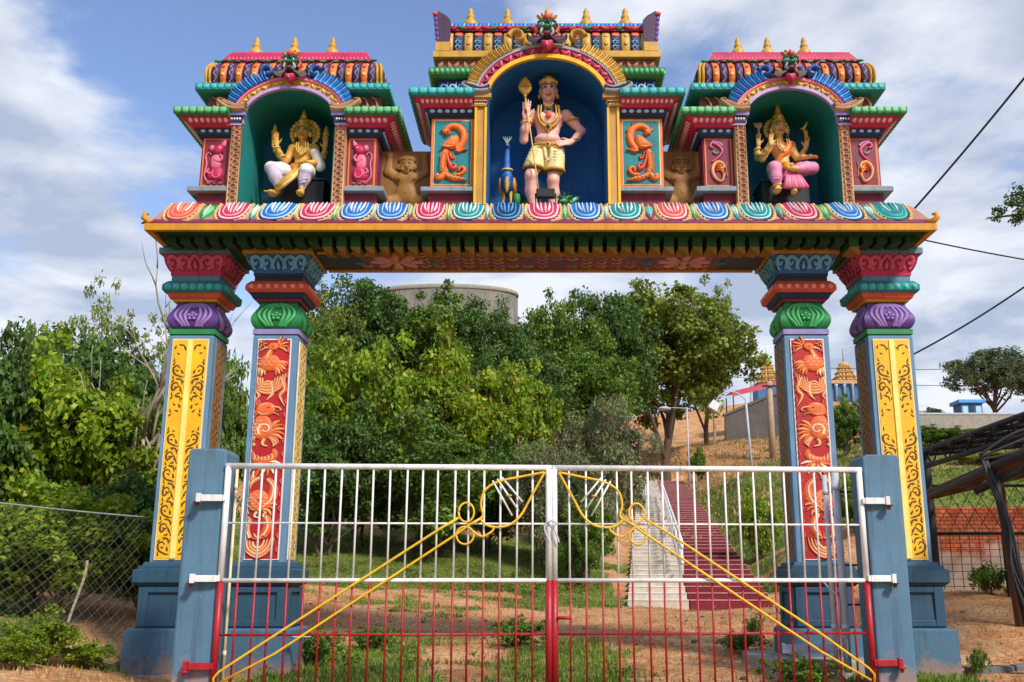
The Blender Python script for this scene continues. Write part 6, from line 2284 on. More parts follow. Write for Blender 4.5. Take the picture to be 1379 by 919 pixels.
def gate_leaf(label, hinge, meet, left):
    d = meet - hinge
    L = d.length
    t = thing('gate_leaf', label, 'gate', hinge, math.atan2(d.y, d.x), 'leaves of the entrance gate')
    L -= .03
    zt, zm, zw, zr, zb = 2.405, 1.785, 1.175, .61, .06
    mb = MB()
    mb.tube([(0, 0, zw + .0), (0, 0, zt)], .034, 'gate_white', 12)
    mb.tube([(L, 0, zw), (L, 0, zt)], .036, 'gate_white', 12)
    mb.tube([(-.03, 0, zt), (L + .03, 0, zt)], .032, 'gate_white', 12)
    mb.tube([(0, 0, zw), (L, 0, zw)], .024, 'gate_white', 10)
    mb.build('white_frame', t)
    mb = MB()
    mb.tube([(0, 0, zb - .05), (0, 0, zw - .001)], .035, 'gate_red', 12)
    mb.tube([(L, 0, zb - .05), (L, 0, zw - .001)], .04, 'gate_red', 12)
    mb.tube([(0, 0, zb), (L, 0, zb)], .03, 'gate_red', 10)
    mb.build('red_frame', t)
    mb = MB()
    mb.tube([(0, .012, zm), (L, .012, zm)], .011, 'gate_white', 8)
    mb.build('rail', t)
    mb = MB()
    mb.tube([(0, .012, zr), (L, .012, zr)], .013, 'gate_red', 8)
    mb.build('rail', t)
    n = 19
    rn = random.Random(5 if left else 9)
    wb = MB()
    wb.tube([(0, 0, zw), (0, 0, zt)], .0118, 'gate_white', 7)
    rb = MB()
    rb.tube([(0, 0, zb), (0, 0, zw)], .0118, 'gate_red', 7)
    w0, r0 = wb.build('bar', t), rb.build('bar', t)
    for k in range(n):
        x = (k + 1) * L / (n + 1) + rn.uniform(-.012, .012)
        for src in (w0, r0):
            o = src if k == 0 else src.copy()
            if k:
                COL.objects.link(o)
                o.parent = t
            o.location = (x, 0, 0)
            o.rotation_euler = (0, rn.uniform(-.004, .004), 0)
    # spear ornament of yellow rod; q() takes distances from the meeting edge and heights
    def q(pts):
        return [(L - .01 - a, -.045, z) for a, z in pts]
    Y = 'gate_yellow'
    mb = MB()
    leafp = [(.04, 2.35), (.30, 2.30), (.55, 2.245), (.70, 2.15), (.745, 2.0), (.72, 1.88), (.745, 1.83), (.67, 1.765), (.56, 1.745), (.42, 1.775), (.30, 1.88), (.20, 2.06), (.10, 2.24), (.04, 2.35)]
    mb.tube(q(catmull(leafp, 5)), .0135, Y, 8)
    mb.build('spear_blade', t)
    mb = MB()
    for cx, cz, rx, rz in ((.905, 1.905, .085, .105), (.915, 1.655, .095, .095)):
        mb.tube(q([(cx + rx * math.cos(a), cz + rz * math.sin(a)) for a in np.linspace(0, 2 * math.pi, 21)]), .012, Y, 8)
    mb.tube(q(catmull([(.90, 1.76), (.80, 1.68), (.72, 1.645), (.62, 1.70), (.60, 1.745)], 5)), .012, Y, 8)
    mb.build('spear_collar', t)
    for pts in ([(.745, 1.84), (.86, 1.775), (1.02, 1.66), (2.90, .42), (L - .06, .12)], [(.99, 1.845), (1.2, 1.72), (2.9, .615), (L - .07, .24), (L - .02, .18), (L - .03, .08)]):
        mb = MB()
        mb.tube(q(pts), .0135, Y, 8)
        mb.build('spear_rod', t)
    for k in range(3):
        mb = MB()
        o = .055 * k
        mb.tube(q([(.62 - o * .95, 2.255 + .018 * k), (.40 - o * 1.05, 1.87 + .075 * k)]), .011, 'gate_white', 7)
        mb.build('ash_stripe', t)
    mb = MB()
    mb.lathe([(0, -.012), (.03, -.008), (.03, .008), (0, .012)], (L - .445, -.055, 2.09), Y, 12)
    mb.build('dot', t)
    # hinge brackets
    for z, c in ((2.05, 'gate_white'), (1.195, 'gate_white'), (.30, 'gate_red')):
        mb = MB()
        mb.box(-.27, -.02, -.225, -.205, z - .035, z + .035, c) if False else mb.box(-.26, -.03, -.02, .02, z - .035, z + .035, c)
        mb.build('hinge_arm', t, bevel=.004)
        mb = MB()
        mb.box(-.31, -.262, -.035, .03, z - .06, z + .05, c)
        mb.lathe([(0, -.10), (.022, -.10), (.022, -.06), (.05, -.06), (.05, -.045), (0, -.045)], (-.285, -.04, z), 'rust' if c == 'gate_white' else c, 10)
        mb.build('hinge', t, bevel=.004)
    return t, L


lf, LL = gate_leaf('left leaf of the white and red gate, hinged on the left blue post', GL, GC, True)
rf, RL = gate_leaf('right leaf of the white and red gate, hinged beside the white conduit pipes', GR, GC, False)
# the hinges reach the fronts of the posts
# right leaf is mirrored by its own rotation: its front side is +Y, so bring its ornaments to the front
for ch in rf.children:
    if ch.name.split('.')[0] in ('spear_blade', 'spear_collar', 'spear_rod', 'ash_stripe', 'dot', 'rail', 'hinge', 'hinge_arm'):
        ch.scale = (1, -1, 1)
for ch in list(lf.children) + list(rf.children):
    if ch.name.split('.')[0] in ('hinge', 'hinge_arm'):
        ch.location.y += -.045 if ch.parent is lf else .045
for leaf, sg in ((lf, -1), (rf, 1)):           # short lugs that carry the arms from the leaf to the front of the post
    for z, c in ((2.05, 'gate_white'), (1.195, 'gate_white'), (.30, 'gate_red')):
        mb = MB()
        a, b = sorted((sg * .0, sg * .06))
        mb.box(-.028, .0, a, b, z - .03, z + .03, c)
        mb.build('hinge_lug', leaf, bevel=.003)
mb = MB()
mb.tube([(.0, -.02, .50), (.10, -.02, .50), (.15, -.02, .50)], .018, 'gate_red', 8)
o = mb.build('latch', rf)
o.location = (RL - .16, .05, .28)
o.rotation_euler = (0, 0, math.pi)
o.location = (RL - .03, .03, .28)
rp_ = MB()
for k, (a, b) in enumerate(((-.05, .0), (.06, .03))):
    rp_.tube(catmull([(a, -.05, .1), (a - .03, -.06, .03), (a + .01, -.06, -.08), (a + .02, -.05, -.12)], 4), .010, 'light_grey', 6)
rp_.tube([(-.06, -.05, .08), (0, -.06, .12), (.07, -.05, .08)], .010, 'light_grey', 6)
props(rp_.build('tie_cord', loc=(GC.x, GC.y - .02, 1.70)), 'pale cord tying the two gate leaves together at their meeting stiles', 'cord')

# pipes beside the posts
for (x, y, z0, z1, r, lab) in ((-3.44, 11.32, -.1, 2.4, .017, 'thin cream conduit pipe behind the left edge of the gate'), (3.52, 11.95, .15, 2.45, .045, 'thick white conduit pipe standing beside the right gate post'), (3.40, 11.98, .15, 2.40, .028, 'thin white conduit pipe left of the thick one at the right post')):
    mb = MB()
    mb.tube([(0, 0, z0), (0, 0, z1)], r, 'cream' if x < 0 else 'light_grey', 10)
    for z in (z0 + .5, z1 - .2):
        mb.lathe([(0, -.03), (r * 1.25, -.03), (r * 1.25, .03), (0, .03)], (0, 0, z), 'cream' if x < 0 else 'light_grey', 10)
    if x > 0:
        for z in (.9, 1.35, 2.2):
            mb.tube([(0, 0, z), (.22, -.0, z)], .012, 'iron', 6)
    props(mb.build('conduit_pipe', loc=(x, y, 0)), lab, 'pipe')
ch = MB()
ch.box(-.36, .36, -.03, .03, .02, .06, 'light_grey')
ch.box(-.36, -.33, -.03, .03, .06, .14, 'light_grey')
ch.box(-.36, .36, .025, .035, .06, .12, 'light_grey')
props(ch.build('metal_channel', loc=(3.28, 12.55, .30)), 'pale metal channel lying on the slab before the right red carved pillar', 'channel')
sc_ = MB()
sc_.tube(catmull([(3.28, 12.0, 1.2), (3.35, 11.95, 1.1), (3.46, 11.93, .95), (3.44, 11.93, .6), (3.52, 11.9, .5), (3.5, 11.9, .3)], 5), .012, 'light_grey', 6)
props(sc_.build('loose_cable'), 'loose pale cable hanging down beside the thick white conduit pipe', 'cable')
# concrete slab under the right inner pillar
sl_ = MB()
sl_.prism([(2.85, 12.75), (3.4, 12.55), (4.1, 12.6), (4.25, 13.0), (4.2, 14.4), (2.8, 14.5), (2.7, 13.6)], lambda u, v, h: (u, v, h), -.2, .235, 'concrete')
props(sl_.build('concrete_slab', bevel=.03, fix=True), 'rough concrete slab around the foot of the right red carved pillar', 'slab')
k_ = MB()
k_.prism([(-.7, -.5), (.75, -.5), (.7, .5), (-.7, .5)], lambda u, v, h: (u, v, h), -.3, .02, 'concrete')
props(k_.build('footing_slab', loc=(-4.78, 13.45, 0), bevel=.02, fix=True), 'low concrete footing under the left yellow pillar', 'slab')
kb = MB()
for k in range(6):
    x = 5.45 + k * .62
    kb.hexa([(x, 13.25 + .06 * k, -.2), (x + .6, 13.31 + .06 * k, -.2), (x, 13.45 + .06 * k, -.2), (x + .6, 13.51 + .06 * k, -.2), (x, 13.25 + .06 * k, .10 + .02 * k), (x + .6, 13.31 + .06 * k, .11 + .02 * k), (x, 13.45 + .06 * k, .10 + .02 * k), (x + .6, 13.51 + .06 * k, .11 + .02 * k)], 'dark_concrete')
props(kb.build('kerb', bevel=.02), kind='structure')
# ------------------------------------------------------------------ vegetation
def at(px, Y, z=None):
    """X of a photo column at distance Y (and height z)"""
    zr = (gz(0, Y) if z is None else z) - 1.19
    return (px - 728) / 1340 * (Y * math.cos(PITCH) + zr * math.sin(PITCH))


def zat(py, Y):
    return 1.19 + Y * math.tan(PITCH + math.atan((459.5 - py) / 1340))


def leaf_quads(rs, C0, sig, n, size, aspect=.5, up=.6, droop=.25):
    """n leaves around every clump centre; returns verts, quads"""
    m = len(C0)
    c = np.repeat(C0, n, 0)
    s = np.repeat(sig, n)[:, None]
    d = rs.normal(size=(m * n, 3))
    d /= np.linalg.norm(d, axis=1)[:, None]
    pos = c + d * s * (rs.rand(m * n, 1) ** .5) * np.array([1, 1, .75])
    nor = rs.normal(size=(m * n, 3)) * .75 + np.array([0, 0, up]) + d * .5
    nor /= np.linalg.norm(nor, axis=1)[:, None]
    ax = rs.normal(size=(m * n, 3)) + d * .8 - np.array([0, 0, droop])
    ax -= nor * (ax * nor).sum(1)[:, None]
    ax /= np.maximum(np.linalg.norm(ax, axis=1)[:, None], 1e-6)
    sd = np.cross(nor, ax)
    L = size * rs.uniform(.65, 1.25, (m * n, 1))
    W = L * aspect * .5
    fold = nor * L * .10
    v = np.stack([pos - ax * L * .5, pos + sd * W - fold * .2 + ax * L * .05, pos + ax * L * .5 - fold, pos - sd * W - fold * .2 + ax * L * .05], 1).reshape(-1, 3)
    q = np.arange(m * n * 4).reshape(-1, 4)
    return v, q


def grow(seed, h, spread, trunk_h, trunk_r, n_clump, n_leaf, size, sig, leafm, barkm, aspect=.5, gap=.0, low=.0, limbs=6, multi=1, airy=0):
    """trunk with limbs + crown of leaf clumps; origin at the foot"""
    rs = np.random.RandomState(seed)
    cz = trunk_h + (h - trunk_h) * .5
    rz = (h - trunk_h) * .5
    ph = rs.rand(6) * 6.28
    C0 = []
    while len(C0) < n_clump:
        d = rs.normal(size=3)
        d /= np.linalg.norm(d)
        az = math.atan2(d[1], d[0])
        lob = .78 + .16 * math.sin(3 * az + ph[0]) + .14 * math.sin(5 * az + ph[1] + 4 * d[2]) + .12 * math.sin(7 * d[2] + ph[2] + 2 * az)
        r = rs.rand() ** (.28 if not airy else .4) * lob
        p = np.array([d[0] * spread, d[1] * spread, d[2] * rz]) * r
        if d[2] < -.3 and rs.rand() < .5 - low:
            continue
        if gap and math.sin(p[0] * 2.3 / spread * 3 + ph[3]) * math.sin(p[1] / spread * 6 + ph[4]) * math.sin(p[2] / rz * 5 + ph[5]) > gap:
            continue
        C0.append(p + (0, 0, cz))
    C0 = np.array(C0)
    sg = sig * rs.uniform(.7, 1.3, len(C0))
    v, q = leaf_quads(rs, C0, sg, n_leaf, size, aspect)
    keep = v.reshape(-1, 4, 3)[:, :, 2].min(1) > .02
    v = v.reshape(-1, 4, 3)[keep].reshape(-1, 3)
    q = np.arange(len(v)).reshape(-1, 4)
    crown = mesh_np('crown', v, q, [leafm])
    mb = MB()
    nodes = []
    for t in range(multi):
        bx, by = rs.normal(size=2) * (0 if multi == 1 else trunk_r * 3)
        top = np.array([bx * 2 + rs.normal() * spread * .06, by * 2 + rs.normal() * spread * .06, trunk_h + rz * .25])
        pts = [np.array([bx, by, -.4]), np.array([bx, by, .0]), np.array([bx * 1.3, by * 1.3, trunk_h * .5]) + rs.normal(size=3) * trunk_r * .5, top]
        cp = catmull([tuple(p) for p in pts], 4)
        mb.tube(cp, [trunk_r * (1.35 - .75 * (i / (len(cp) - 1)) ** .7) for i in range(len(cp))], barkm, 8)
        for k in range(limbs):
            tg = C0[rs.randint(len(C0))]
            st = np.array(cp[max(4, len(cp) - 1 - rs.randint(6))])
            mid = (st + tg) / 2 + np.array([0, 0, rz * .12]) + rs.normal(size=3) * spread * .08
            c2 = catmull([tuple(st), tuple(mid), tuple(tg)], 4)
            mb.tube(c2, [trunk_r * (.5 - .4 * i / (len(c2) - 1)) for i in range(len(c2))], barkm, 6)
            nodes += c2[2:]
    nodes = np.array(nodes)
    for p in C0[::2]:
        j = np.argmin(((nodes - p) ** 2).sum(1))
        a = nodes[j]
        mb.tube([tuple(a), tuple((a + p) / 2 + rs.normal(size=3) * .06 * spread), tuple(p)], [trunk_r * .12, trunk_r * .09, trunk_r * .04], barkm, 4, cap=False)
    me = bpy.data.meshes.new('trunk')
    me.from_pydata([tuple(map(float, p)) for p in mb.v], [], mb.f)
    for m_ in mb.mats:
        me.materials.append(m_)
    me.polygons.foreach_set('use_smooth', [True] * len(mb.f))
    me.update()
    return dict(t=me, c=crown, h=h, w=spread * 2)


LM = dict(
    bright=leaf_mat('leaves_bright', '#5b7e1b', '#93a926', .38, third='#b3ad34'),
    yellow=leaf_mat('leaves_yellow_green', '#5f8018', '#98ae24', .38, third='#b4923a'),
    mid=leaf_mat('leaves_mid_green', '#4a6b22', '#789335', .34),
    dark=leaf_mat('leaves_dark_green', '#3a5a24', '#5f7c34', .3),
    olive=leaf_mat('leaves_olive', '#576d27', '#8c9936', .34),
    grey=leaf_mat('leaves_grey_green', '#4f6035', '#8b9760', .3, third='#b5766a'),
    far=leaf_mat('leaves_far', '#4b5f41', '#74835c', .3),
)
VAR = {}


def variant(k):
    if k in VAR:
        return VAR[k]
    b, pb = 'bark', 'pale_bark'
    spec = dict(
        bush_bright=(11, 7, 4.2, .7, .10, 235, 105, .27, .56, LM['bright'], b, .55, .55, .4, 6, 3),
        bush_yellow=(12, 7, 4.2, .7, .10, 235, 105, .27, .56, LM['yellow'], b, .55, .55, .4, 6, 3),
        bush_mid=(13, 7, 4.2, .6, .10, 235, 105, .26, .56, LM['mid'], b, .5, .55, .45, 6, 3),
        bush_dark=(14, 7, 4.2, .6, .12, 235, 105, .27, .56, LM['dark'], b, .5, .6, .45, 6, 3),
        near_bright=(31, 7, 4.2, .7, .12, 260, 105, .29, .66, LM['bright'], b, .6, .5, .4, 6, 3),
        near_yellow=(32, 7, 4.2, .7, .12, 260, 105, .29, .66, LM['yellow'], b, .6, .5, .4, 6, 3),
        near_dark=(33, 7, 4.2, .7, .12, 260, 105, .29, .66, LM['dark'], b, .55, .5, .4, 6, 3),
        near_mid=(34, 7, 4.2, .7, .12, 260, 105, .29, .66, LM['mid'], b, .55, .5, .4, 6, 3),
        shrub_grey=(15, 4, 2.4, .3, .05, 240, 90, .17, .36, LM['grey'], pb, .3, .5, .4, 6, 4),
        shrub_low=(16, 1.6, 1.2, .1, .02, 90, 70, .12, .22, LM['mid'], b, .5, .6, .5, 5, 3),
        shrub_bright=(17, 1.6, 1.2, .1, .02, 90, 70, .12, .22, LM['bright'], b, .5, .6, .5, 5, 3),
        weed=(18, .8, .9, .02, .012, 70, 26, .12, .17, LM['mid'], b, .5, .5, .5, 5, 4),
        tree_dark=(21, 14, 6.2, 3.2, .30, 330, 90, .36, .85, LM['dark'], b, .55, .5, .1, 9, 1),
        tree_mid=(22, 14, 6.2, 3.0, .28, 330, 90, .36, .85, LM['mid'], b, .55, .5, .1, 9, 1),
        tree_olive=(23, 14, 6.6, 3.6, .38, 340, 90, .38, .88, LM['olive'], b, .6, .45, .1, 10, 1),
        tree_airy=(24, 12, 4.4, 3.5, .16, 85, 34, .34, .6, LM['olive'], pb, .5, 0, .0, 10, 1, 1),
        tree_far=(25, 14, 8.0, 4.0, .40, 230, 60, .5, 1.0, LM['far'], b, .5, .4, .0, 12, 1, 1),
    )[k]
    VAR[k] = grow(*spec)
    return VAR[k]


def plant(name, label, cat, kind, px, Y, ytop, wpx, group, ybase=None, rot=None, X=None):
    v = variant(kind)
    x = at(px, Y) if X is None else X
    for _ in range(3):                      # settle on the ground
        g = gz(x, Y) if ybase is None else zat(ybase, Y)
        top = zat(ytop, Y)
        x = at(px, Y, (g + top) / 2) if X is None else X
    H = max(.3, top - g)
    W = wpx / 1340 * Y * 1.02
    t = thing(name, label, cat, (x, Y, g), (px * 1.7) % 6.28 if rot is None else rot, group)
    sx, sz = W / v['w'], H / v['h']
    for part in ('t', 'c'):
        o = bpy.data.objects.new('trunk' if part == 't' else 'crown', v[part])
        COL.objects.link(o)
        o.parent = t
        o.scale = (sx, sx, sz)
    return t


GL_, GM_, GB_, GR_ = 'trees and bushes behind the left fence', 'bushes behind the gate', 'trees on the hillside', 'trees on the right bank'
for a in [
    ('bush', 'large light green bush at the left edge, just behind the chain-link fence', 'bush', 'near_bright', 38, 19.5, 452, 270, GL_),
    ('bush', 'yellowish green bush left of the left yellow pillar', 'bush', 'near_yellow', 176, 20.5, 520, 220, GL_),
    ('bush', 'dark bush rising behind the light green ones on the left', 'bush', 'near_dark', 105, 27, 432, 240, GL_),
    ('bush', 'green bush seen in the gap between the two left pillars', 'bush', 'near_mid', 292, 25, 468, 130, GL_),
    ('bush', 'dark green bush cut by the left edge of the picture', 'bush', 'near_dark', -55, 18, 425, 210, GL_),
    ('bush', 'low bush pressing against the chain-link fence', 'bush', 'near_bright', 70, 16.2, 655, 260, GL_),
    ('bush', 'shady bush behind the plinth of the left yellow pillar', 'bush', 'near_dark', 215, 17.5, 610, 190, GL_),
    ('tree', 'thin airy tree standing above the bushes at the left', 'tree', 'tree_airy', 128, 31, 362, 105, GL_),
    ('tree', 'small sparse tree beside the bare tree behind the left yellow pillar', 'tree', 'tree_airy', 205, 30, 412, 110, GL_),
    ('bush', 'bright green bush right of the left red pillar', 'bush', 'bush_bright', 490, 34, 452, 210, GM_),
    ('bush', 'bright bush with yellowing leaves in the middle behind the gate', 'bush', 'bush_yellow', 618, 36, 458, 220, GM_),
    ('bush', 'dark green bush low behind the left gate leaf', 'bush', 'bush_dark', 445, 31.5, 540, 190, GM_),
    ('bush', 'dark bush under the yellowing bush behind the gate', 'bush', 'bush_mid', 575, 32.5, 548, 260, GM_),
    ('bush', 'mid green bush left of the grey flowering shrubs', 'bush', 'bush_bright', 690, 39, 480, 150, GM_),
    ('bush', 'leafy dark bush over the middle of the lawn edge', 'bush', 'bush_dark', 660, 33.5, 590, 150, GM_),
    ('shrub', 'grey green shrub left of the centre of the gate', 'shrub', 'shrub_grey', 735, 31.5, 585, 130, GM_),
    ('shrub', 'tall grey green shrub with reddish tips beside the stair', 'shrub', 'shrub_grey', 815, 35, 522, 150, GM_),
    ('shrub', 'pale shrub leaning over the foot of the white stair', 'shrub', 'shrub_grey', 782, 30, 612, 120, GM_),
    ('shrub', 'dark shrub between the lawn and the white stair', 'shrub', 'bush_mid', 788, 28.6, 668, 96, GM_),
    ('tree', 'dark tree left under the beam, below the round tank', 'tree', 'tree_dark', 480, 60, 366, 190, GB_),
    ('tree', 'dark rounded tree in front of the round concrete tank', 'tree', 'tree_mid', 578, 63, 388, 180, GB_),
    ('tree', 'dark tree at the right foot of the round concrete tank', 'tree', 'tree_dark', 655, 62, 395, 140, GB_),
    ('tree', 'loose grey green tree just right of the left blue capital', 'tree', 'tree_airy', 438, 57, 370, 110, GB_),
    ('tree', 'tree right of the round tank, its top below the beam', 'tree', 'tree_mid', 745, 68, 388, 150, GB_),
    ('tree', 'dark tree in the middle of the hillside row', 'tree', 'tree_dark', 812, 72, 384, 170, GB_),
    ('tree', 'broad olive tree with thick trunk right of the hillside row', 'tree', 'tree_olive', 893, 84, 378, 250, GB_),
    ('tree', 'olive tree at the right end of the hillside row, above the bare slope', 'tree', 'tree_olive', 948, 89, 400, 130, GB_),
    ('tree', 'tall loose tree whose top reaches the beam above the olive trees', 'tree', 'tree_airy', 958, 97, 362, 110, GB_),
    ('tree', 'shady tree low behind the bright bushes', 'tree', 'tree_dark', 700, 53, 450, 150, GB_),
    ('tree', 'shady tree behind the grey flowering shrubs', 'tree', 'tree_mid', 790, 56, 455, 170, GB_),
    ('tree', 'dim tree behind the bright bush at the left red pillar', 'tree', 'tree_mid', 430, 50, 430, 130, GB_),
    ('tree', 'large loose tree behind the small blue shrine', 'tree', 'tree_far', 1338, 106, 466, 150, GR_),
    ('tree', 'loose tree cut by the right edge behind the blue shrine', 'tree', 'tree_far', 1398, 100, 478, 110, GR_),
    ('bush', 'green bush on the bank under the grey compound wall', 'bush', 'bush_mid', 1265, 48, 572, 90, GR_),
    ('bush', 'small distant bush left of the blue shrine', 'bush', 'tree_far', 1258, 90, 548, 36, GR_),
    ('bush', 'light bush on the bank above the dark shed roof', 'bush', 'bush_bright', 1345, 40, 615, 120, GR_),
    ('bush', 'dark green bush seen between the two right pillars', 'bush', 'bush_mid', 1142, 52, 530, 80, GR_),
    ('bush', 'low leafy bush between the right pillars near the gate', 'bush', 'bush_bright', 1150, 30, 640, 70, GR_),
    ('shrub', 'young green shrub on the grassy bank right of the red stair', 'shrub', 'shrub_bright', 1018, 34, 662, 66, GR_),
    ('shrub', 'small dark shrub on the bare slope under the thin lamp', 'shrub', 'shrub_low', 940, 78, 600, 30, GR_),
    ('shrub', 'small shrub behind the right red pillar', 'shrub', 'shrub_low', 1048, 40, 690, 60, GR_),
    ('weed', 'leafy weed left of the concrete slab by the right red pillar', 'plant', 'weed', 1000, 14.6, 850, 70, 'weeds on the red soil'),
    ('weed', 'bright small weed behind the slab of the right red pillar', 'plant', 'weed', 1018, 16.5, 838, 34, 'weeds on the red soil'),
    ('weed', 'weed growing in front of the concrete slab at the right', 'plant', 'weed', 1075, 12.0, 893, 120, 'weeds on the red soil'),
    ('weed', 'weedy clump before the left red pillar', 'plant', 'weed', 420, 14.0, 850, 110, 'weeds on the red soil'),
    ('weed', 'weedy clump left of the centre of the gate', 'plant', 'weed', 505, 15.6, 845, 70, 'weeds on the red soil'),
    ('weed', 'dense weed just left of the meeting stiles of the gate', 'plant', 'weed', 700, 15.8, 832, 90, 'weeds on the red soil'),
    ('weed', 'leafy weed at the foot of the chain-link fence', 'plant', 'shrub_bright', 60, 12.6, 822, 110, 'weeds on the red soil'),
    ('weed', 'leafy weed in the lower left corner', 'plant', 'shrub_bright', 20, 11.8, 850, 90, 'weeds on the red soil'),
    ('weed', 'low weed left of the base of the left yellow pillar', 'plant', 'shrub_bright', 118, 12.9, 868, 80, 'weeds on the red soil'),
    ('weed', 'tuft of weeds right of the base of the right yellow pillar', 'plant', 'weed', 1318, 13.1, 872, 30, 'weeds on the red soil'),
    ('weed', 'weed at the foot of the painted brick wall', 'plant', 'weed', 1335, 19.4, 760, 70, 'weeds on the red soil'),
]:
    plant(*a)

# flowers on the grey shrubs
for (px, Y, y0, y1, lab) in ((832, 34.2, 535, 600, 'pinkish red blossoms on the tall grey green shrub'), (760, 31, 690, 735, 'dark red blossoms low on the grey green shrub')):
    mb = MB()
    rn = random.Random(int(px))
    for k in range(9):
        yy = rn.uniform(y0, y1)
        x, z = at(px + rn.uniform(-40, 40), Y, zat(yy, Y)), zat(yy, Y)
        for j in range(3):
            mb.blob(lambda u, v, h, x=x + rn.uniform(-.08, .08), z=z + rn.uniform(-.07, .07), d=rn.uniform(-.9, .3): (x + u, Y + d - h, z + v), circ(0, 0, .05, .04, 6), .02, 'blossom', n=1)
    props(mb.build('blossoms'), lab, 'flowers', kind='stuff')


def bare_tree(label, px, ybase, Y, ytop, seed):
    g, top = gz(at(px, Y), Y), zat(ytop, Y)
    z0 = zat(ybase, Y)
    t = thing('bare_tree', label, 'tree', (at(px, Y, (z0 + top) / 2), Y, g))
    rn = random.Random(seed)
    mb = MB()
    tw = MB()

    def branch(p, d, l, r, dep):
        pts = [p]
        for k in range(4):
            d = (d + Vector((rn.uniform(-.22, .22), rn.uniform(-.2, .2), rn.uniform(-.05, .16)))).normalized()
            p = p + d * l / 4
            pts.append(p)
        (mb if dep < 2 else tw).tube(pts, [r * (1 - .14 * i) for i in range(5)], 'pale_bark', 6 if dep < 2 else 4)
        if dep < 4:
            for k in range(3 if dep < 3 else 2):
                a = rn.randint(1, 4)
                nd = (d + Vector((rn.uniform(-.8, .8), rn.uniform(-.5, .5), rn.uniform(-.1, .6)))).normalized()
                branch(pts[a], nd, l * rn.uniform(.55, .75), r * .6, dep + 1)
    H = top - g
    branch(Vector((0, 0, -.2)), Vector((-.12, 0, 1)), H * .50, .10, 0)
    branch(Vector((.1, 0, -.2)), Vector((.12, 0, 1)), H * .46, .075, 1)
    mb.build('trunk', t)
    tw.build('twigs', t)


bare_tree('pale bare tree with leafless twigs left of the left capitals', 204, 560, 19.6, 325, 6)
mb = MB()
mb.tube(catmull([(-5.95, 12.85, .35), (-5.88, 12.9, .75), (-5.78, 12.95, 1.2), (-5.76, 12.95, 1.42)], 4), .018, 'pale_bark', 6)
props(mb.build('dry_stick'), 'pale curved stick leaning on the chain-link fence', 'stick')


# grass blades: stuff
def grass(n, x0, x1, y0, y1, hmin, hmax, seed, name='grass', m=None, wide=.012, dry=False):
    rs = np.random.RandomState(seed)
    x, y = rs.uniform(x0, x1, n * 3), y0 + (y1 - y0) * rs.rand(n * 3) ** 1.3
    g = grass_mask(x, y)
    if dry:
        g = (1 - g) * .6 + .1
    k = rs.rand(n * 3) < g * (.35 + .9 * vnoise(x, y, 1.1, 8))
    x, y = x[k][:n], y[k][:n]
    z = ground_z(x, y)
    m_ = len(x)
    a = rs.rand(m_) * 6.28
    h = rs.uniform(hmin, hmax, m_) * (.6 + .8 * vnoise(x, y, .8, 9))
    w = wide * rs.uniform(.7, 1.4, m_)
    le = rs.normal(size=(m_, 2)) * .35
    b0 = np.stack([x - np.cos(a) * w, y - np.sin(a) * w, z - .02], 1)
    b1 = np.stack([x + np.cos(a) * w, y + np.sin(a) * w, z - .02], 1)
    t = np.stack([x + le[:, 0] * h, y + le[:, 1] * h, z + h], 1)
    V = np.stack([b0, b1, t], 1).reshape(-1, 3)
    me = mesh_np(name, V, np.arange(len(V)).reshape(-1, 3), [m])
    o = bpy.data.objects.new(name, me)
    COL.objects.link(o)
    return o


_gm = leaf_mat('grass_blades', '#44601a', '#74882f', .25, third='#9a9150')
props(grass(70000, -9, 9, 11.5, 36, .025, .075, 3, m=_gm, wide=.014), 'short patchy grass on the red soil behind the gate', 'grass', kind='stuff')
props(grass(26000, 5, 22, 26, 75, .05, .16, 4, name='bank_grass', m=_gm, wide=.035), 'rough grass on the bank right of the red stair', 'grass', kind='stuff')
_dm = leaf_mat('dry_grass_blades', '#8d6f44', '#c9a873', .2, third='#6f6a3a')
props(grass(30000, 5, 24, 40, 98, .08, .3, 6, name='dry_grass', m=_dm, wide=.045, dry=True), 'dry straw coloured grass on the bare upper slope', 'dry grass', kind='stuff')
props(grass(9000, -8, 9, 11.5, 27, .02, .06, 7, name='dry_litter', m=_dm, wide=.012, dry=True), 'dry straw and litter strewn over the red soil', 'straw litter', kind='stuff')
rs = np.random.RandomState(12)
n0 = 520
x, y = rs.uniform(-8.5, 6.5, n0 * 4), rs.uniform(12.2, 30, n0 * 4)
k = (rs.rand(n0 * 4) < grass_mask(x, y) ** 2) & (vnoise(x, y, .9, 8) > .5)
x, y = x[k][:n0], y[k][:n0]
v, q = leaf_quads(rs, np.stack([x, y, ground_z(x, y) + .05], 1), np.full(len(x), .13), 16, .085, .55, 1.2)
o = bpy.data.objects.new('ground_cover', mesh_np('ground_cover', v, q, [LM['mid']]))
COL.objects.link(o)
props(o, 'low leafy ground cover scattered through the grass', 'ground cover', kind='stuff')
# dry litter and stones
mb = MB()
rn = random.Random(21)
for k in range(420):
    x, y = rn.uniform(-7, 8), rn.uniform(12, 27)
    s = rn.uniform(.012, .05)
    z = gz(x, y)
    mb.hexa([(x + (i % 2 * 2 - 1) * s * rn.uniform(.6, 1), y + ((i // 2) % 2 * 2 - 1) * s * rn.uniform(.6, 1), z - .01 + (i // 4) * s * rn.uniform(.6, 1.0)) for i in range(8)], rn.choice(['earth_red', 'concrete', 'bark', 'pale_bark']))
props(mb.build('gravel'), 'scattered small stones and litter on the red soil', 'gravel', kind='stuff')

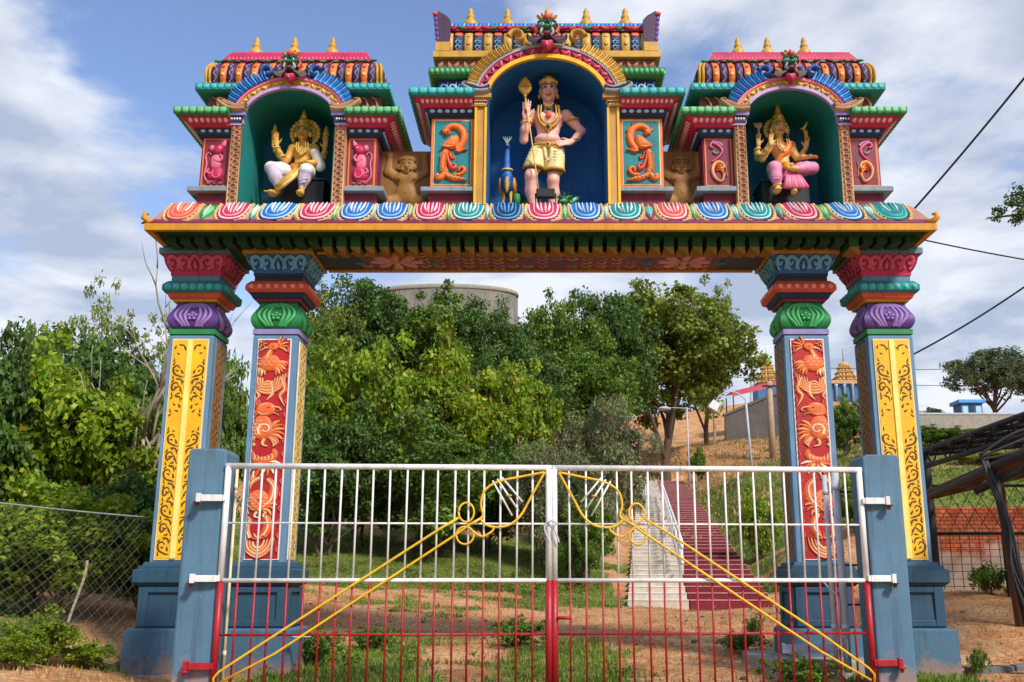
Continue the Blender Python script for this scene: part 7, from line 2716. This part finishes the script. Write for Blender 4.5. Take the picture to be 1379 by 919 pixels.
# right-hand tree whose twig reaches into the picture
t = thing('tree', 'tree beyond the right edge with one leafy twig reaching into the picture', 'tree', (8.9, 14.5, gz(8.9, 14.5)))
mb = MB()
mb.tube(catmull([(0, 0, -.3), (.05, 0, 2.5), (-.05, .1, 5.0), (.1, .1, 7.2)], 4), [.16 - .009 * i for i in range(13)], 'bark', 8)
tz = 6.75 - gz(8.9, 14.5)
tips = []
rn = random.Random(8)
for (x, z) in ((-1.72, tz + .10), (-1.5, tz + .26), (-1.8, tz - .12), (-1.4, tz - .05)):
    mb.tube(catmull([(-.02, .1, tz - .5), (-.9, .05, tz - .05), (x, 0, z)], 4), [.05 - .0045 * i for i in range(9)], 'bark', 6)
    tips += [(x + rn.uniform(-.08, .3), rn.uniform(-.2, .2), z + rn.uniform(-.07, .07)) for _ in range(6)]
tips += [(abs(rn.gauss(.6, 1.0)) - .6, rn.gauss(0, .9), tz + rn.uniform(.3, 2.0)) for _ in range(90) if True]
tips = np.array([p for p in tips if p[0] > -2.4])
mb.build('trunk', t)
v, q = leaf_quads(rs, tips, np.full(len(tips), .12), 34, .075, .45)
o = bpy.data.objects.new('crown', mesh_np('crown', v, q, [LM['dark']]))
COL.objects.link(o)
o.parent = t
# ------------------------------------------------------------------ stairs
def stair(label, x0, x1, col, nos, rail):
    t = thing('staircase', label, 'stairs', (3.9, 26, .52), -math.atan(.104), 'stairs up the hill')
    rise, slope = .16, .1485
    run = rise / slope * math.sqrt(1 + .104 ** 2)
    n = 53
    mb = MB()
    nb = MB()
    for k in range(n):
        z = k * rise
        y = k * run
        mb.box(x0, x1, y, y + run + .02, z - 1.0, z + rise - .0, col) if k else mb.box(x0, x1, y, y + run + .02, z - .6, z + rise, col)
        nb.box(x0 - .004, x1 + .004, y - .015, y + .03, z + rise - .022, z + rise + .006, nos)
    mb.build('steps', t, bevel=.01)
    nb.build('nosings', t)
    if rail:
        for sy in (4.4,):
            zz = lambda y: (y / run) * rise + rise
            mb = MB()
            ys = [sy + 2.6 * k for k in range(14)]
            for hgt in (1.0, .55):
                pts = [(-.14, ys[0] - .5, zz(ys[0]) + hgt - .25)] + [(-.14, y, zz(y) + hgt) for y in ys]
                mb.tube(pts, .05, 'white', 8)
            mb.build('handrail', t)
            for y in ys:
                mb = MB()
                mb.tube([(-.14, y, zz(y) - .3), (-.14, y, zz(y) + 1.0)], .045, 'white', 8)
                mb.build('rail_post', t)


stair('long whitewashed stair climbing the hill beside the red one', -1.70, -.15, 'step_white', 'white', False)
stair('long dark red stair with pale step edges and a white handrail', -.12, 1.95, 'step_red', 'nosing', True)

# ------------------------------------------------------------------ water tank
Yt = 100
tz_ = 30.3
t = thing('water_tank', 'round weathered concrete water tank showing above the hillside trees', 'water tank', (at(598, Yt, 25), Yt, 14))
mb = MB()
H = tz_ - 14
prof = [(7.5, -3), (7.5, H - .45)]
mb.lathe(prof, (0, 0, 0), mat('tank_concrete', '#7f786c', .9, .35, .35, .2, .55, fine=6), 64)
mb.build('wall', t)
t.scale = (1, .45, 1)
mb = MB()
mb.lathe([(7.3, H - .45), (7.68, H - .44), (7.68, H - .12), (7.5, H), (0, H + .25)], (0, 0, 0), 'concrete', 64)
mb.build('rim', t)
mb = MB()
for k in range(26):
    a = 2 * math.pi * k / 26
    mb.box(-.001, .001, -.001, .001, 0, .001, 'dark_concrete') if False else mb.tube([(7.52 * math.cos(a), 7.52 * math.sin(a), 0), (7.52 * math.cos(a), 7.52 * math.sin(a), H - .46)], .09, 'dark_concrete', 6)
mb.build('ribs', t)

# ------------------------------------------------------------------ temple on the hill


def gopuram(label, px, Y, ybase, ytop, wpx):
    x, z0, z1 = at(px, Y, 28), zat(ybase, Y), zat(ytop, Y)
    W, H = wpx / 1340 * Y, z1 - z0
    t = thing('temple_tower', label, 'temple tower', (x, Y, z0), 0, 'golden temple towers on the hill')
    g = gz(x, Y) - z0
    mb = MB()
    mb.loft([(min(g, -1) - 1, W * .52, W * .5), (0, W * .52, W * .5)], 0, 0, 'temple_blue')
    mb.build('base', t)
    n = 4
    for k in range(n):
        a, b = k / n, (k + 1) / n
        hw = W * .5 * (1 - .17 * k)
        z = H * .78 * a
        dz = H * .78 / n
        mb = MB()
        mb.loft([(z, hw * .86, hw * .8), (z + dz * .62, hw * .84, hw * .78)], 0, 0, 'temple_gold')
        mb.loft([(z + dz * .6, hw, hw * .94), (z + dz * .78, hw * 1.0, hw * .94), (z + dz, hw * .8, hw * .74)], 0, 0, 'temple_gold')
        m = 5
        for j in range(m):
            u = -hw * .8 + (j + .5) * hw * 1.6 / m
            mb.box(u - hw * .1, u + hw * .1, -hw * .80 - .12, -hw * .7, z + dz * .05, z + dz * .5, 'temple_dark' if j % 2 == 0 else 'temple_gold')
            mb.lathe([(hw * .13, 0), (hw * .15, .1), (hw * .08, .28), (0, .4)], (u, -hw * .88, z + dz * .78), 'temple_gold', 8)
        mb.build('tier', t)
    mb = MB()
    r = W * .2
    mb.lathe([(r * .9, 0), (r * 1.1, H * .05), (r * .9, H * .13), (r * .4, H * .19), (0, H * .22)], (0, 0, H * .78), 'temple_gold', 16)
    mb.build('dome', t)
    mb = MB()
    mb.tube([(0, 0, H), (0, 0, H + W * .55)], [.07, .03], 'temple_dark', 6)
    mb.build('spire', t)


gopuram('golden temple tower left of the right red pillar', 1034, 140, 522, 487, 34)
gopuram('golden temple tower between the two right pillars', 1138, 140, 520, 487, 34)
t = thing('temple_hall', 'low blue temple hall with pale columns seen between the right pillars', 'temple', (at(1135, 132, 27), 132, zat(540, 132)))
mb = MB()
mb.box(-3.5, 6, 0, 5, -3, 2.3, 'temple_blue')
mb.build('wall', t)
mb = MB()
mb.box(-3.8, 6.3, -.4, 5.3, 2.302, 2.75, 'tan')
mb.build('roof', t)
for k in range(9):
    mb = MB()
    mb.lathe([(.16, 0), (.16, 1.9), (.26, 2.0), (.26, 2.28)], (-3.2 + k * 1.1, -.22, 0), 'pale_blue', 8)
    mb.build('column', t)
Yw = 93
t = thing('retaining_wall', 'dark grey stone retaining wall on the hill behind the tan pole', 'wall', (at(975, 96, 15), 96, 12))
mb = MB()
mb.prism([(0, -1), (9.5, -2.0), (9.5, 6.7), (4.6, 6.4), (.2, 4.6)], lambda u, v, h: (u, h - u * .25, v), 0, .6, mat('stone_wall', '#6b6662', .95, .35, .6, .5, .4, fine=3))
mb.build('wall', t)
mb = MB()
mb.prism([(.1, 4.62), (4.58, 6.42), (9.5, 6.72), (9.5, 6.95), (4.5, 6.66), (.0, 4.84)], lambda u, v, h: (u, h - u * .25, v), -.1, .7, 'dark_concrete')
mb.build('coping', t)
t = thing('canopy', 'faded pink canopy over the retaining wall on the hill', 'canopy', (at(1015, 100, 18), 100, zat(545, 100)))
mb = MB()
mb.hexa([(-2.4, -1.5, 1.0), (2.5, -1.5, 2.2), (-2.4, 2.5, 1.3), (2.5, 2.5, 2.4), (-2.4, -1.5, 1.08), (2.5, -1.5, 2.28), (-2.4, 2.5, 1.38), (2.5, 2.5, 2.48)], 'fabric_pink')
mb.hexa([(-2.4, -1.52, .55), (2.5, -1.52, 1.75), (-2.4, -1.46, .55), (2.5, -1.46, 1.75), (-2.4, -1.52, .98), (2.5, -1.52, 2.18), (-2.4, -1.46, .98), (2.5, -1.46, 2.18)], 'fabric_pink')
mb.build('cloth', t)
for x, y in ((-2.3, -1.4), (2.4, -1.4), (-2.3, 2.4), (2.4, 2.4)):
    mb = MB()
    mb.tube([(x, y, -3), (x, y, 1.1 if x < 0 else 2.2)], .06, 'iron', 6)
    mb.build('post', t)

# poles and lamps
x, Y = at(1037, 80, 15), 80
t = thing('utility_pole', 'tan wooden pole left of the right red pillar', 'pole', (x, Y, gz(x, Y)))
mb = MB()
hh = zat(514, Y) - gz(x, Y)
mb.tube([(0, 0, -.5), (.02, 0, hh)], [.30, .24], 'wood_pole', 10)
mb.build('shaft', t)
mb = MB()
mb.box(-.6, .6, -.32, -.22, hh - .5, hh - .35, 'iron')
mb.build('crossarm', t)


def lamp(label, px, Y, ytop, arm, drop, headpx):
    x = at(px, Y, zat(ytop, Y))
    g = gz(x, Y)
    t = thing('street_lamp', label, 'lamp post', (x, Y, g), 0, 'lamp posts on the hill')
    h = zat(ytop, Y) - g
    s = Y / 1340
    mb = MB()
    mb.tube([(.2 if drop else 0, 0, -.4), (0, 0, h)], [.085, .06], 'light_grey', 8)
    mb.build('pole', t)
    mb = MB()
    if drop:
        mb.tube(catmull([(0, 0, h - .1), (-arm * .35 * s, 0, h + .35), (-arm * .75 * s, 0, h + .25), (-arm * s, 0, h - .25)], 5), .035, 'light_grey', 6)
    else:
        mb.tube([(0, 0, h - .06), (-arm * s, 0, h)], .03, 'light_grey', 6)
    mb.build('arm', t)
    mb = MB()
    a = -arm * s
    if drop:
        mb.hexa([(a - .45, -.2, h - .55), (a + .05, -.2, h - .85), (a - .45, .2, h - .55), (a + .05, .2, h - .85), (a - .12, -.2, h - .12), (a + .28, -.2, h - .38), (a - .12, .2, h - .12), (a + .28, .2, h - .38)], 'white')
    else:
        mb.lathe([(.0, -.2), (.5, -.2), (.55, -.1), (.3, .05), (0, .1)], (a, 0, h), 'light_grey', 12)
    mb.build('lamp_head', t, bevel=.03)


lamp('white lamp post with drooping arm and square lamp head on the bare slope', 1004, 58, 536, 42, True, 0)
lamp('thin white lamp post with short level arm under the olive trees', 925, 77, 549, 31, False, 0)
# far pylon
x, Y = at(1015, 230, 40), 230
t = thing('pylon', 'tiny distant lattice pylon beside the temple tower', 'pylon', (x, Y, zat(530, Y)))
mb = MB()
Hh = zat(497, Y) - zat(530, Y)
for sx in (-1, 1):
    for sy in (-1, 1):
        mb.tube([(sx * .9, sy * .9, -6), (sx * .15, sy * .15, Hh)], .09, 'galvanised', 4)
for k in range(5):
    z = Hh * k / 5
    w = .9 - .75 * k / 5
    mb.tube([(-w, -w, z), (w, -w, z + Hh / 5)], .06, 'galvanised', 4)
    mb.tube([(w, -w, z), (-w, -w, z + Hh / 5)], .06, 'galvanised', 4)
for z in (.75, .95):
    mb.tube([(-1.6, 0, Hh * z), (1.6, 0, Hh * z)], .09, 'galvanised', 4)
mb.build('lattice', t)

# compound wall and small blue shrine on the right bank
Yc = 71
t = thing('compound_wall', 'long pale compound wall on top of the right bank', 'wall', (at(1236, Yc, 12), Yc, zat(577, Yc)))
mb = MB()
mb.box(0, 18, 0, .3, -2.5, 1.0, 'concrete')
mb.build('wall', t)
mb = MB()
mb.box(-.05, 18.05, -.05, .35, 1.002, 1.12, 'light_grey')
mb.build('coping', t)
t = thing('blue_shrine', 'small blue flat-roofed shrine standing above the compound wall', 'shrine', (at(1307, 74, 12), 74, zat(563, 74)))
mb = MB()
mb.box(-.8, .8, -.6, .8, -1.5, 1.0, 'temple_blue')
mb.build('wall', t)
mb = MB()
mb.box(-1.0, 1.0, -.8, 1.0, 1.002, 1.28, 'sky_blue')
mb.build('roof', t, bevel=.04)
for u in (-.5, .5):
    mb = MB()
    mb.box(u - .2, u + .2, -.63, -.60, .15, .8, 'pale_blue')
    mb.build('panel', t)
mb = MB()
mb.box(-.18, .18, -.64, -.605, -.1, .85, 'navy')
mb.build('doorway', t)
# pale broken wall on the bank
t = thing('rubble_wall', 'short crumbling pale wall on the bank below the compound wall', 'wall', (at(1300, 55, 8), 55, zat(640, 55)))
mb = MB()
mb.prism([(0, -1.5), (4.5, -1.5), (4.5, 1.8), (3.2, 2.3), (2.4, 1.2), (1.0, 1.5), (0, .3)], lambda u, v, h: (u, h, v), 0, .4, 'concrete')
mb.build('wall', t)

# ------------------------------------------------------------------ shed on the right
t = thing('open_shed', 'dark iron framed open shed with ragged sloping roof at the right edge', 'shed', (7.62, 20, gz(7.8, 20)))
gz0 = gz(7.8, 20)
def sh(x, y, z):
    return (x, y, z - gz0)
mb = MB()                                      # roof: slats opened up to let sun onto the brick wall; local x to the right, y towards the viewer is negative
for k in range(15):
    x = .02 + k * .47
    dz = .0857 * x
    mb.hexa([sh(x, .1, 3.70 + dz), sh(x + .2, .1, 3.72 + dz), sh(x, -6.5, 3.75 + dz), sh(x + .2, -6.5, 3.77 + dz), sh(x, .1, 3.73 + dz), sh(x + .2, .1, 3.75 + dz), sh(x, -6.5, 3.78 + dz), sh(x + .2, -6.5, 3.80 + dz)], 'tin')
mb.build('roof_slats', t)
for k in range(8):
    mb = MB()
    y = -.9 * k - .1
    mb.tube([sh(-.15, y, 3.60), sh(7, y, 4.2)], .045, 'iron', 6)
    mb.build('rafter', t)
for z, x in ((3.64, -.06), (3.35, -.02)):
    mb = MB()
    mb.tube([sh(x, .2, z), sh(x, -6.5, z + .05)], .05, 'iron', 8)
    mb.build('eave_beam', t)
mb = MB()
for k in range(9):
    y = -.75 * k
    mb.tube([sh(-.04, y, 3.36), sh(-.04, y - .37, 3.62), sh(-.04, y - .75, 3.36)], .02, 'iron', 5)
mb.build('truss', t)
for x, y in ((.1, -.1), (3.6, -.1), (6.8, -.1), (2.2, -4.5)):
    mb = MB()
    mb.tube([sh(x, y, gz0 - .9), sh(x - .02, y, 3.68)], .085, 'iron', 8)
    mb.build('post', t)
for z in (2.98, 2.05):
    mb = MB()
    mb.tube([sh(0, -.12, z), sh(6.8, -.12, z + .05)], .03, 'iron', 6)
    mb.build('rail', t)
mb = MB()
for k in range(34):                             # square wire screen below, diamond mesh above
    x = .2 + k * .19
    mb.tube([sh(x, -.16, 1.0), sh(x, -.16, 2.05)], .008, 'wire', 4, cap=False)
for k in range(8):
    z = 1.05 + k * .14
    mb.tube([sh(.1, -.165, z), sh(6.8, -.165, z)], .008, 'wire', 4, cap=False)
for k in range(24):
    x = .1 + k * .28
    mb.tube([sh(x, -.16, 2.06), sh(x + .55, -.16, 2.97)], .008, 'wire', 4, cap=False)
    mb.tube([sh(x + .55, -.165, 2.06), sh(x, -.165, 2.97)], .008, 'wire', 4, cap=False)
mb.build('wire_screen', t)

# lower lean-to frame, nearer
t = thing('lean_to_frame', 'low dark lean-to frame with leaning black pipe post at the right edge', 'shelter', (5.72, 13.6, gz(6.3, 13.6)))
g0 = gz(6.3, 13.6)
mb = MB()
mb.tube([(.52, -.6, -.3), (.30, -.6, 1.4), (.17, -.6, 2.62 - g0)], [.06, .055, .05], 'iron', 10)
mb.build('post', t)
mb = MB()
mb.tube([(1.82, 2.6, -.3), (1.70, 2.6, 2.85 - g0)], .075, 'rust', 8)
mb.build('post', t, label='rusty brown post')
mb = MB()
mb.tube([(1.35, 5.9, 2.55 - g0), (.17, -.6, 2.60 - g0), (.05, -2.2, 2.66 - g0)], .05, 'iron', 8)
mb.build('beam', t)
mb = MB()
mb.tube([(-.05, -.5, 2.30 - g0), (1.6, -.9, 3.05 - g0)], .05, 'iron', 8)
mb.build('beam', t)
mb = MB()
for k in range(7):  # slats spaced apart here too, so sunlight passes through
    u, w_ = k / 7, .22
    p0, p1 = (.10 + 2.9 * u, -2, 2.72 + .8 * u - g0), (1.3 + 3.1 * u, 5.9, 2.64 + .68 * u - g0)
    mb.hexa([p0, (p0[0] + w_, p0[1], p0[2] + .05), p1, (p1[0] + w_, p1[1], p1[2] + .05), (p0[0], p0[1], p0[2] + .03), (p0[0] + w_, p0[1], p0[2] + .08), (p1[0], p1[1], p1[2] + .03), (p1[0] + w_, p1[1], p1[2] + .08)], 'tin')
mb.build('roof_slats', t)
for k in range(6):
    mb = MB()
    y = -1.6 + k * 1.4
    f_ = (y + 2) / 7.9
    mb.tube([(.10 + 1.2 * f_, y, 2.66 - .08 * f_ - g0), (3 + 1.4 * f_, y, 3.46 - .2 * f_ - g0)], .035, 'rust', 6)
    mb.build('rafter', t)
cb = MB()
rn = random.Random(2)
for k in range(5):
    ph = rn.uniform(0, 6)
    cb.tube(catmull([(5.74 + .02 * k, 12.95, 2.72), (5.82 + .06 * math.sin(ph), 12.9, 2.45), (5.95 + .05 * math.cos(ph), 12.9, 1.9), (6.02 + .07 * math.sin(ph * 2), 12.9, 1.3), (6.14 + .03 * k, 12.92, .6), (6.24, 12.95, .2)], 6), .016, 'wire', 6)
for k in range(3):
    cb.tube(catmull([(5.72, 12.95, 2.7 + .03 * k), (6.12, 12.85, 2.78 + .12 * k), (6.52, 12.8, 2.95 + .1 * k), (7.22, 12.7, 3.2 + .1 * k)], 6), .02, 'wire', 6)
props(cb.build('cable_bundle'), 'tangle of black cables on the leaning black pipe post', 'cables')

# painted brick wall behind the shed screen
bm_ = bpy.data.materials.new('painted_bricks')
bm_.use_nodes = True
nt = bm_.node_tree
N, L = nt.nodes, nt.links
tc = N.new('ShaderNodeTexCoord')
mp = N.new('ShaderNodeMapping')
mp.inputs['Rotation'].default_value = (R(90), 0, 0)
L.new(tc.outputs['Object'], mp.inputs[0])
bt = N.new('ShaderNodeTexBrick')
bt.inputs['Scale'].default_value = 3.2
bt.inputs['Mortar Size'].default_value = .025
bt.inputs['Color1'].default_value = (*C('#c0532c'), 1)
bt.inputs['Color2'].default_value = (*C('#d8784a'), 1)
bt.inputs['Mortar'].default_value = (*C('#5a3524'), 1)
L.new(mp.outputs[0], bt.inputs['Vector'])
nz = N.new('ShaderNodeTexNoise')
nz.inputs['Scale'].default_value = 2.2
nz.inputs['Detail'].default_value = 6
L.new(tc.outputs['Object'], nz.inputs['Vector'])
sp_ = N.new('ShaderNodeSeparateXYZ')
L.new(tc.outputs['Object'], sp_.inputs[0])
mr = N.new('ShaderNodeMapRange')
mr.inputs[1].default_value = 1.1
mr.inputs[2].default_value = .3
mr.inputs[3].default_value = -.15
mr.inputs[4].default_value = .45
L.new(sp_.outputs[2], mr.inputs[0])
ad = N.new('ShaderNodeMath')
ad.operation = 'ADD'
L.new(nz.outputs['Fac'], ad.inputs[0])
L.new(mr.outputs[0], ad.inputs[1])
rp = N.new('ShaderNodeValToRGB')
rp.color_ramp.elements[0].position = .5
rp.color_ramp.elements[1].position = .75
L.new(ad.outputs[0], rp.inputs[0])
mx = N.new('ShaderNodeMix')
mx.data_type = 'RGBA'
L.new(rp.outputs[0], mx.inputs[0])
L.new(bt.outputs[0], mx.inputs[6])
mx.inputs[7].default_value = (*C('#cdb6a2'), 1)
L.new(mx.outputs[2], N['Principled BSDF'].inputs['Base Color'])
N['Principled BSDF'].inputs['Roughness'].default_value = .9
mb = MB()
mb.box(-.6, 7, 0, .23, -.8, 1.62, bm_)
props(mb.build('brick_wall', loc=(8.0, 21.2, 1.05)), 'orange brick wall with flaking white paint behind the shed screen', 'wall')
mb = MB()
mb.box(-.05, .05, -.05, .05, -.6, 1.2, 'iron')
props(mb.build('stump_post', loc=(8.75, 19.1, gz(8.75, 19.1)), bevel=.01), 'short dark post standing before the brick wall', 'post')

# ------------------------------------------------------------------ chain-link fence at the left
A, Bp = Vector((-5.32, 13.75)), Vector((-6.95, 10.0))
t = thing('chain_link_fence', 'sagging chain-link fence between the left yellow pillar and the left edge', 'fence', (A.x, A.y, 0))
d2 = (Bp - A)
Lf = d2.length
d2.normalize()
gA, gB = .02, gz(Bp.x, Bp.y) + .25


def fp(s, z):
    """along the fence, height above its foot"""
    f0 = gA + (gB - gA) * min(1, s / 2.3)
    sag = .05 * math.sin(s * 1.4) * (z / 2)
    return (d2.x * s + sag * .5, d2.y * s, f0 + (z * (1 - f0 / 2.4)) - .04 * math.sin(s / Lf * math.pi) * z / 2)


mb = MB()
st_ = .16
k = -2.0
while k < Lf:
    for sg in (-1, 1):
        pts = []
        for j in range(13):
            z = 2.0 * j / 12
            s = k + z if sg > 0 else k + 2.0 - z
            if 0 <= s <= Lf:
                pts.append(fp(s, z))
        if len(pts) > 1:
            mb.tube(pts, .0027, 'wire_grey', 4, cap=False)
    k += st_
mb.build('wire_mesh', t)
for z in (2.0, .02):
    mb = MB()
    mb.tube([fp(Lf * j / 12, z) for j in range(13)], .011, 'galvanised', 6)
    mb.build('line_wire', t)
for s in (-.14, 2.9):
    mb = MB()
    a, b = fp(s, -.4), fp(s, 2.08)
    mb.tube([a, b], .03, 'galvanised', 8)
    mb.build('fence_post', t)


# ------------------------------------------------------------------ overhead wires
def wire(label, a, b, sag, r):
    a, b = Vector(a), Vector(b)
    pts = [a.lerp(b, i / 20) - Vector((0, 0, sag * 4 * (i / 20) * (1 - i / 20))) for i in range(21)]
    mb = MB()
    mb.tube(pts, r, 'wire', 6)
    props(mb.build('overhead_wire'), label, 'wire', 'overhead wires at the right')


def pt(px, py, Y):
    z = zat(py, Y)
    return (at(px, Y, z), Y, z)


wire('thick black wire running steeply up from the right niche tower', pt(1222, 292, 14.05), pt(1460, 3, 11), .05, .017)
wire('thin wire leaving the right end of the eave towards the right', pt(1238, 322, 14.25), pt(1460, 362, 16), .03, .012)
wire('black wire rising from the right yellow pillar to the right edge', pt(1225, 480, 13.9), pt(1470, 320, 12), .08, .013)
wire('upper of the two thin level wires beyond the right yellow pillar', pt(900, 478, 150), pt(1300, 497, 110), .8, .035)
wire('lower of the two thin level wires beyond the right yellow pillar', pt(900, 497, 150), pt(1300, 519, 110), .8, .035)
# white clip hanging on the left red pillar plinth
mb = MB()
mb.box(-.10, .12, -.03, .03, -.015, .015, 'white')
mb.build if False else None
props(mb.build('white_bracket', loc=(-2.98, 12.9, .50), bevel=.006), 'small white bracket beside the plinth of the left red pillar', 'bracket')
